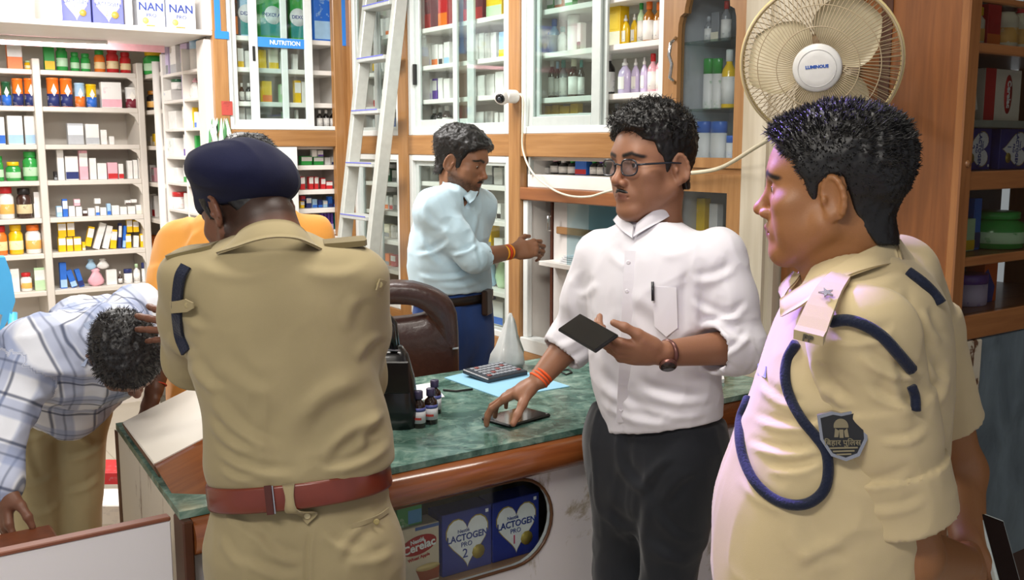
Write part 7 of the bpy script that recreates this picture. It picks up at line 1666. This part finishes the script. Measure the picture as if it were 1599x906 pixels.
# ================================================================ man in the pale blue shirt reaching into the cupboard
def man_blue():
    D = 3.90; f = RGT*.80+T_*.60; lat = np.cross(Z1, f); th = math.radians(53)
    root = person('man in a pale blue shirt and jeans reaching into the open cupboard', PV(705, 460, D)); skin = '8d6248'
    hM = axes(RGT*.86+T_*.40+Z1*-.22, Z1+RGT*.2, 1.02); ho = PV(720, 258, D)
    head = head_mesh(hM, ho, [(ho+hM.T @ A_(0, -.024, -.05), .053), (PV(712, 292, D+.01), .056), (PV(706, 325, D+.02), .08)], skin, dict(beard=.85, lip='6a3c34', open=0), h=.0032)
    SR, ER, WR = PV(676, 326, D-.13), PV(738, 404, D-.17), PV(803, 392, D+.02); SL, EL, WL = PV(748, 322, D+.12), PV(738, 395, D+.22), PV(722, 440, D+.18)
    hr, _, _ = hand_prims(WR, RGT*.93+_fh*.3+Z1*.12, T_*.8+Z1*.5, -1, [(.55, .8, .5), (.6, .9, .5), (.65, .9, .5), (.7, .9, .5)], thumb=(.75, .6, -.3), tcurl=(.3, .4))
    hl, _, _ = hand_prims(WL, L_*.3+Z1*-.9, RGT, 1, [(.3, .4, .2)]*4)
    aR = skin_part([('+', d_ecap(ER, WR, Z1, (.042, .040), (.028, .024)), 0)]+hr, skin, .0036); aL = skin_part([('+', d_ecap(EL, WL, f, (.040, .038), (.027, .024)), 0)]+hl, skin, .006)
    hipc = PV(708, 490, D+.01); hips = [hipc+lat*.085, hipc-lat*.085]; feet = [A_(*(hipc+lat*.12+f*.04)[:2], .09), A_(*(hipc-lat*.11-f*.02)[:2], .09)]
    tk = torso_rows([(310, 680, 742, .07), (350, 655, 752, .10), (440, 655, 755, .10), (490, 662, 755, .09)], D, th)
    tr = skin_part([('+', d_loft(tk), 0), ('+', d_cone(SR, ER, .045, .036), .03), ('+', d_cone(SL, EL, .045, .036), .03)]+[('+', d_cone(h, q, .07, .035), .03) for h, q in zip(hips, feet)], skin, .014)
    V, F, C = join([head, aR, aL, tr]); to_object('body', V, F, M_SKIN, root, C); eyes(root, hM, ho, (0, -.35))
    poly = [(.084, .080), (.068, .066), (.052, .056), (.044, .036), (.036, .024), (.030, -.006), (.018, -.020), (.011, -.010), (.012, .022), (-.004, .036), (-.022, .034), (-.034, .012), (-.040, -.020), (-.052, -.050), (-.12, -.055), (-.17, .05), (-.12, .2), (.0, .22), (.10, .19), (.14, .12)]
    hair_object(root, hM, ho, lambda x, y, z: .006+.020*np.clip((z-.03)/.06, 0, 1)+.006*np.clip((-y-.03)/.05, 0, 1), 1400, lambda p: .010+0*p[:, 0], lambda p: np.c_[0*p[:, 0], -.9+0*p[:, 1], -.1+0*p[:, 2]], seed=8, curl=60, amp=.003, poly=poly, h=.0034, droop=.4)
    mv, mf = field_of([('+', d_cone((x*.026, .086, -.0500), (x*.003, .1005, -.0420), .0032, .0046), .003) for x in (-1, 1)], .0022).mesh(); to_object('moustache', mv @ hM+ho, mf, M_HAIR, root)
    ms = cloth('pale_blue_cotton', 'bcd8e6', .8, .03, 700, .08, .2)
    rows = torso_rows([(306, 680, 742, .066), (322, 660, 752, .088), (350, 648, 758, .108), (400, 642, 761, .116), (440, 645, 764, .118), (458, 648, 765, .116), (475, 652, 764, .11)], D, th)
    cu = ER+(WR-ER)*.28; cul = EL+(WL-EL)*.5; ax = unit(cu-ER)
    pr = [('+', d_loft(rows, 2.25), 0), ('+', d_cone(PV(705, 308, D-.04), SR, .062, .066), .05), ('+', d_cone(SR, (SR+ER)/2, .066, .062), .04), ('+', d_cone((SR+ER)/2, ER, .062, .056), .02), ('+', d_ecap(ER, cu, Z1, (.058, .054), (.056, .050), True), .015), ('-', d_cone(cu-ax*.012, cu+ax*.06, .044, .046), .004),
          ('+', d_cone(PV(730, 308, D+.04), SL, .06, .062), .05), ('+', d_cone(SL, EL, .062, .055), .04), ('+', d_cone(EL, cul, .055, .05), .02)]
    pr += [('&', plane3(PV(650, 457, D), PV(766, 455, D), PV(720, 459, D-.11)), .004), ('-', d_cone(PV(712, 322, D), PV(715, 285, D), .056, .062), .006), ('-', d_cone(PV(726, 314, D-.07), PV(731, 326, D-.09), .022, .006), .006)]
    ln = [(650, 400, 705, 375, 5, .012), (700, 398, 748, 382, 4, .012), (690, 345, 735, 405, 7, .008), (650, 430, 740, 425, 5, .011), (655, 360, 690, 420, 6, .009), (745, 330, 752, 430, 5, .009), (680, 445, 755, 435, 5, .010), (660, 330, 690, 360, 6, .008)]
    Fs, sh = cloth_object('shirt', pr, .0058, ms, root, ln, .0042, (10, 10, 8))
    patch(root, 'collar', ms, [(693, 280, D-.02), (706, 292, D-.065), (722, 306, D-.085)], [(688, 298, D-.05), (704, 314, D-.10), (716, 322, D-.105)], .005, 12, 5, .003)
    patch(root, 'collar', ms, [(724, 306, D-.085), (732, 300, D-.07), (738, 292, D-.04)], [(733, 318, D-.10), (740, 312, D-.08), (746, 300, D-.04)], .005, 12, 5, .003)
    on = lambda px, py, lift=.0: surface_point(Fs, PV(px, py, D-.6), ray(px, py))-unit(ray(px, py))*(.007+lift)
    mj = cloth('blue_denim', '23407a', .85, .12, 900, .2, .1)
    rows = torso_rows([(452, 652, 764, .112), (480, 655, 763, .118), (510, 660, 764, .12), (545, 666, 760, .105), (570, 676, 750, .08)], D+.01, th)
    pr = [('+', d_loft(rows, 2.25), 0)]
    for h, q in zip(hips, feet): kn = (h+q)/2+f*.02; pr += [('+', d_cone(h, kn, .095, .072), .05), ('+', d_cone(kn, q, .072, .058), .02)]
    garment('jeans', pr, .008, mj, root, noise_amp=.006); shoes(root, feet, f)
    cb = PV(708, 463, D+.01); hw = 57*mpp(cb); rr = torso_rows([(463, 651, 765, .118)], D+.01, th)[0]; ring = []
    u_ = A_(math.cos(rr[5]), math.sin(rr[5]), 0); v_ = np.cross(Z1, u_)
    for t in np.linspace(0, 2*math.pi, 48, endpoint=False): ring.append(u_*(rr[3]+.003)*math.copysign(abs(math.cos(t))**.9, math.cos(t))+v_*(rr[4]+.003)*math.copysign(abs(math.sin(t))**.9, math.sin(t)))
    vs = [A_(rr[1], rr[2], rr[0])+p*(1+d)+Z1*h for d, h in ((0, -.017), (.03, -.017), (.03, .017), (0, .017)) for p in ring]; n = 48
    belt = sub_mesh(root, MB().add(vs, [(q*n+k, q*n+(k+1) % n, ((q+1) % 4)*n+(k+1) % n, ((q+1) % 4)*n+k) for q in range(4) for k in range(n)], 0, True), 'belt', plain('1c1614', .35))
    pc = PV(760, 472, D-.03); T4 = Matrix(np.array([unit(RGT*.3+T_*-.95), unit(RGT*.95+T_*.3), Z1]).T.tolist()).to_4x4(); T4.translation = Vector(pc); sub_mesh(root, MB().box((-.035, -.012, -.05), (.035, .014, .05), 0, .006, T4), 'phone_pouch', plain('2a1d18', .4))
    for k, c_ in enumerate(('e88a1c', 'd8401c', 'e8a020')): wrist_band(root, 'wrist_thread', plain(c_, .7), WR, ER, .14+.06*k, .0300, .0042, .92)
man_blue()
# ================================================================ man in the checked shirt bending over the gate
def plaid():
    m, nt, b = newmat('plaid_cotton'); a = node(nt, 'ShaderNodeAttribute', attribute_name='weave'); sp = nt.nodes.new('ShaderNodeSeparateXYZ'); nt.links.new(a.outputs['Vector'], sp.inputs[0])
    def band(src, period, w, phase=0.0, soft=.06):
        k = node(nt, 'ShaderNodeMath', operation='MULTIPLY_ADD'); k.inputs[1].default_value = 1/period; k.inputs[2].default_value = phase; nt.links.new(src, k.inputs[0])
        fr_ = node(nt, 'ShaderNodeMath', operation='FRACT'); nt.links.new(k.outputs[0], fr_.inputs[0]); s = node(nt, 'ShaderNodeMath', operation='SUBTRACT'); s.inputs[1].default_value = .5; nt.links.new(fr_.outputs[0], s.inputs[0])
        ab = node(nt, 'ShaderNodeMath', operation='ABSOLUTE'); nt.links.new(s.outputs[0], ab.inputs[0]); r = ramp(nt, ab.outputs[0], [(max(0, w/2-soft/2), (1, 1, 1, 1)), (w/2+soft/2, (0, 0, 0, 1))]); return r.outputs[0]
    col = lin('e4e7f0')
    for s in (sp.outputs['X'], sp.outputs['Y']):
        k = node(nt, 'ShaderNodeMath', operation='MULTIPLY'); nt.links.new(band(s, .105, .42, 0), k.inputs[0]); k.inputs[1].default_value = .55; col = mix(nt, k.outputs[0], col, lin('8d9cc4'))
        k = node(nt, 'ShaderNodeMath', operation='MULTIPLY'); nt.links.new(band(s, .105, .07, .28, .04), k.inputs[0]); k.inputs[1].default_value = .8; col = mix(nt, k.outputs[0], col, lin('39435f'))
        k = node(nt, 'ShaderNodeMath', operation='MULTIPLY'); nt.links.new(band(s, .105, .05, .0, .04), k.inputs[0]); k.inputs[1].default_value = .55; col = mix(nt, k.outputs[0], col, lin('39435f'))
    nt.links.new(col, b.inputs['Base Color']); b.inputs['Roughness'].default_value = .85; b.inputs['Specular IOR Level'].default_value = .2
    bumped(nt, b, noise(nt, coords(nt), 800.0, 2), .1, .002); return m
def man_bending():
    root = person('man in a blue and white checked shirt bending over with lowered head', PV(85, 640, 2.75)); skin = '6e4836'
    pel = PV(84, 628, 2.80); chest = PV(140, 556, 2.58); nb = PV(174, 528, 2.46); hd = PV(196, 553, 2.36)
    SR, SL = PV(52, 545, 2.44), PV(218, 492, 2.62); lat = unit(SL-SR)
    fwd = unit(-Z1*.90+T_*.12+RGT*.30); upv = unit(T_*.80+RGT*.45+Z1*.05)
    hM = axes(fwd, upv, .93); ho = hd-hM[2]*.03
    head = head_mesh(hM, ho, [(ho+hM.T @ A_(0, -.02, -.05), .054), (nb, .058), (nb+(chest-nb)*.4, .08)], skin, dict(lip='5a332c'), h=.0030)
    ER, WR = PV(4, 655, 2.36), PV(6, 760, 2.28); EL, WL = PV(150, 596, 2.84), PV(126, 655, 2.98)
    hr, _, _ = hand_prims(WR, -Z1*.8+T_*.3+RGT*.1, T_*.6+L_*.6+Z1*.3, -1, [(.3, .5, .3), (.3, .5, .3), (.35, .5, .3), (.4, .5, .3)], thumb=(.7, .7, -.2)); hl, _, _ = hand_prims(WL, -Z1*.9+L_*.2, T_, 1, [(.3, .4, .3)]*4)
    aR = skin_part([('+', d_ecap(ER, WR, f_ := RGT, (.042, .040), (.028, .024)), 0)]+hr, skin, .0036); aL = skin_part([('+', d_ecap(EL, WL, RGT, (.040, .038), (.027, .024)), 0)]+hl, skin, .005)
    hl_ = unit(RGT*.9+_fh*.43); hips = [PV(48, 652, 2.74), PV(124, 652, 2.80)]; feet = [A_(*PV(66, 800, 2.74)[:2], .09), A_(*PV(122, 800, 2.82)[:2], .09)]
    tr = skin_part([('+', d_ecap(pel, chest, hl_, (.12, .09), (.13, .09)), 0), ('+', d_ecap(chest, nb, lat, (.12, .08), (.07, .06)), .04), ('+', d_cone(SR, ER, .045, .036), .03), ('+', d_cone(SL, EL, .045, .036), .03)]+[('+', d_cone(h, q, .065, .035), .03) for h, q in zip(hips, feet)], skin, .013)
    V, F, C = join([head, aR, aL, tr]); to_object('body', V, F, M_SKIN, root, C); eyes(root, hM, ho)
    grey = newmat('greying_hair'); m, nt, b = grey; n = noise(nt, coords(nt, (1, 1, 1)), 90, 4); r = ramp(nt, n, [(.55, '110f11'), (.9, '3a373a')]); nt.links.new(r.outputs[0], b.inputs['Base Color']); b.inputs['Roughness'].default_value = .5
    hair_object(root, hM, ho, lambda x, y, z: .006+.012*np.clip((z-.03)/.06, 0, 1), 2600, lambda p: .012+0*p[:, 0], lambda p: np.c_[0*p[:, 0], .3+0*p[:, 1], .1+0*p[:, 2]], seed=9, curl=80, amp=.003, mat=m, h=.0030)
    mp = plaid(); s_ax = unit(chest-pel)
    cu = WR+(ER-WR)*.06
    pr = [('+', d_ecap(pel+s_ax*.02, chest, hl_, (.150, .108), (.172, .118)), 0), ('+', d_ecap(chest, chest+(nb-chest)*.62, lat, (.165, .112), (.11, .085)), .06), ('+', d_cone(nb, SR, .068, .074), .05), ('+', d_cone(nb, SL, .068, .070), .05),
          ('+', d_ell(PV(140, 490, 2.72), (.10, .10, .05)), .06), ('+', d_cone(SR, ER, .076, .062), .045), ('+', d_cone(ER, cu, .062, .048), .03), ('+', d_cone(SL, EL, .070, .060), .04), ('+', d_cone(EL, EL+(WL-EL)*.8, .058, .044), .02),
          ('+', d_cone(PV(60, 590, 2.62), PV(110, 640, 2.66), .10, .08), .05), ('&', d_plane(pel+s_ax*-.055+A_(0, 0, -.02), -s_ax*.6-Z1*.7), .004)]
    axis_o = pel.copy()
    def weave(V):
        d = V-axis_o; u = d @ lat; s = d @ s_ax; out = np.c_[u+.02*vnoise(V, 5), s+.02*vnoise(V+5, 5), 0*u]
        r, t = seg_dist(V, SR, ER); r2, t2 = seg_dist(V, ER, cu); k = (np.minimum(r, r2) < .085) & (((V-SR) @ unit(ER-SR)) > .03); ax = unit(ER-SR); sd = unit(np.cross(ax, T_)); out[k] = np.c_[((V-SR) @ sd)[k]+.03, ((V-SR) @ ax)[k], 0*u[k]]; return out
    garment('shirt', pr, .0062, mp, root, noise_amp=.010, noise_sc=(13, 13, 13), extra=weave, lines=[(PV(60, 560, 2.35), PV(130, 620, 2.4), .02, .008), (PV(90, 560, 2.4), PV(150, 600, 2.4), .016, .007), (PV(30, 640, 2.3), PV(60, 600, 2.35), .014, .007)])
    cw = plain('cdd6e6', .7); cf = unit(T_*.6+RGT*.5-Z1*.6)
    cpts = [ho+hM.T @ A_(.075*math.cos(a), -.035+.075*math.sin(a), -.085) for a in np.linspace(-.4, 3.54, 16)]
    o = strip(cpts, .045, .004, [hM.T @ A_(math.cos(a), math.sin(a), .3) for a in np.linspace(-.4, 3.54, 16)], 'collar', cloth('collar_pale', 'c6cfdf'), root)
    leaf = [PV(px, py, dd) for px, py, dd in ((148, 497, 2.40), (132, 505, 2.40), (106, 568, 2.41), (134, 572, 2.38), (146, 540, 2.37))]; sub_mesh(root, MB().prism(leaf, tuple(T_*.004)), 'collar_leaf', cloth('collar_leaf_blue', 'a9b6d2'))
    rows = torso_rows([(600, 18, 162, .11), (625, 10, 166, .125), (650, 8, 166, .12), (672, 22, 150, .08)], 2.78, math.radians(20))
    pr = [('+', d_loft(rows, 2.3), 0), ('+', d_ell(pel+_fh*.05, (.13, .13, .11)), .04)]
    for h, kn, q in ((PV(46, 648, 2.73), PV(66, 880, 2.70), feet[0]), (PV(126, 648, 2.80), PV(123, 880, 2.77), feet[1])): pr += [('+', d_cone(h, kn, .076, .058), .025), ('+', d_cone(kn, q, .058, .052), .02)]
    cloth_object('trousers', pr, .0062, cloth('olive_trousers', 'b3a57e'), root, [(95, 650, 160, 700, 6, .010), (100, 720, 165, 690, 6, .010), (10, 690, 80, 670, 6, .010), (20, 760, 90, 740, 6, .009), (100, 770, 160, 745, 6, .009), (40, 650, 60, 760, 8, .008), (30, 800, 95, 790, 6, .008)], .005, (10, 10, 7)); shoes(root, feet, T_)
man_bending()
# ================================================================ man in the orange kurta behind the first officer
def man_orange():
    D = 2.98; f = _fh; root = person('man in an orange kurta mostly hidden behind the beret officer', PV(385, 500, D)); skin = '6d4836'
    hM = axes(_fh*.95+RGT*.1+Z1*-.3, Z1+_fh*.3, 1.0); ho = PV(390, 282, D)
    head = head_mesh(hM, ho, [(ho+hM.T @ A_(0, -.02, -.05), .053), (PV(390, 330, D), .055), (PV(392, 370, D), .08)], skin, dict(), h=.0036)
    SL, EL, WL = PV(280, 378, D), PV(262, 510, D-.10), PV(240, 612, D-.20); SR, ER, WR = PV(486, 372, D), PV(500, 470, D+.02), PV(470, 540, D+.15)
    hl, _, _ = hand_prims(WL, -Z1*.85+L_*.3+T_*.2, T_*.5+L_*.8, 1, [(.3, .5, .4)]*4, thumb=(.6, .7, -.3)); hr, _, _ = hand_prims(WR, _fh*.8-Z1*.3, Z1, -1, [(.3, .5, .4)]*4)
    aL = skin_part([('+', d_ecap(EL, WL, f, (.042, .040), (.029, .025)), 0)]+hl, skin, .0036); aR = skin_part([('+', d_ecap(ER, WR, Z1, (.042, .040), (.029, .025)), 0)]+hr, skin, .007)
    hips = [PV(340, 680, D), PV(440, 680, D)]; feet = [A_(*PV(330, 600, D)[:2], .09), A_(*PV(450, 600, D)[:2], .09)]
    tk = torso_rows([(345, 345, 440, .07), (380, 290, 480, .09), (520, 290, 490, .10), (680, 300, 480, .09)], D, 0)
    tr = skin_part([('+', d_loft(tk), 0), ('+', d_cone(SL, EL, .045, .038), .03), ('+', d_cone(SR, ER, .045, .038), .03)]+[('+', d_cone(h, q, .07, .035), .03) for h, q in zip(hips, feet)], skin, .014)
    V, F, C = join([head, aL, aR, tr]); to_object('body', V, F, M_SKIN, root, C)
    hair_object(root, hM, ho, lambda x, y, z: .006+.010*np.clip((z-.02)/.06, 0, 1)-.012*np.exp(-((x/.03)**2+((y+.04)/.03)**2)), 1500, lambda p: .014+0*p[:, 0], lambda p: np.c_[.9*np.sign(p[:, 0]+.01), -.3+0*p[:, 1], -.2+0*p[:, 2]], seed=11, curl=70, amp=.002, h=.0034, droop=.5)
    mo = cloth('orange_cotton', 'eaa24c', .85, .05, 700, .12, .2)
    rows = torso_rows([(326, 338, 450, .062), (342, 306, 476, .088), (370, 276, 498, .11), (430, 264, 508, .12), (520, 266, 510, .125), (620, 262, 515, .135), (760, 250, 525, .14), (900, 245, 530, .14)], D, 0)
    cu = SL+(EL-SL)*.86
    pr = [('+', d_loft(rows, 2.3), 0), ('+', d_cone(SL, (SL+EL)/2, .070, .068), .04), ('+', d_ecap((SL+EL)/2-unit(EL-SL)*.03, cu, f, (.068, .066), (.070, .064), True), .02), ('+', d_cone(SR, ER, .070, .062), .04), ('-', d_cone(PV(392, 350, D), PV(392, 310, D), .055, .065), .006)]
    garment('kurta', pr, .0068, mo, root, noise_amp=.009, noise_sc=(14, 14, 5), lines=[(PV(320, 350, D-.1), PV(270, 420, D-.08), .016, .007), (PV(300, 390, D-.1), PV(290, 560, D-.12), .016, .006), (PV(470, 345, D-.1), PV(480, 390, D-.1), .014, .006)])
    collar_band(root, 'collar', mo, PV(391, 334, D), f, .062, .060, .02, .03, .2)
    pr = []
    for h, q in zip(hips, feet): kn = (h+q)/2; pr += [('+', d_cone(h, kn, .09, .07), .05), ('+', d_cone(kn, q, .07, .06), .02)]
    garment('trousers', pr, .012, cloth('dark_trousers', '3a3a40'), root); shoes(root, feet, f)
    wrist_band(root, 'wrist_thread', plain('c4442a', .7), WL, EL, .12, .0300, .0026, .9)
man_orange()
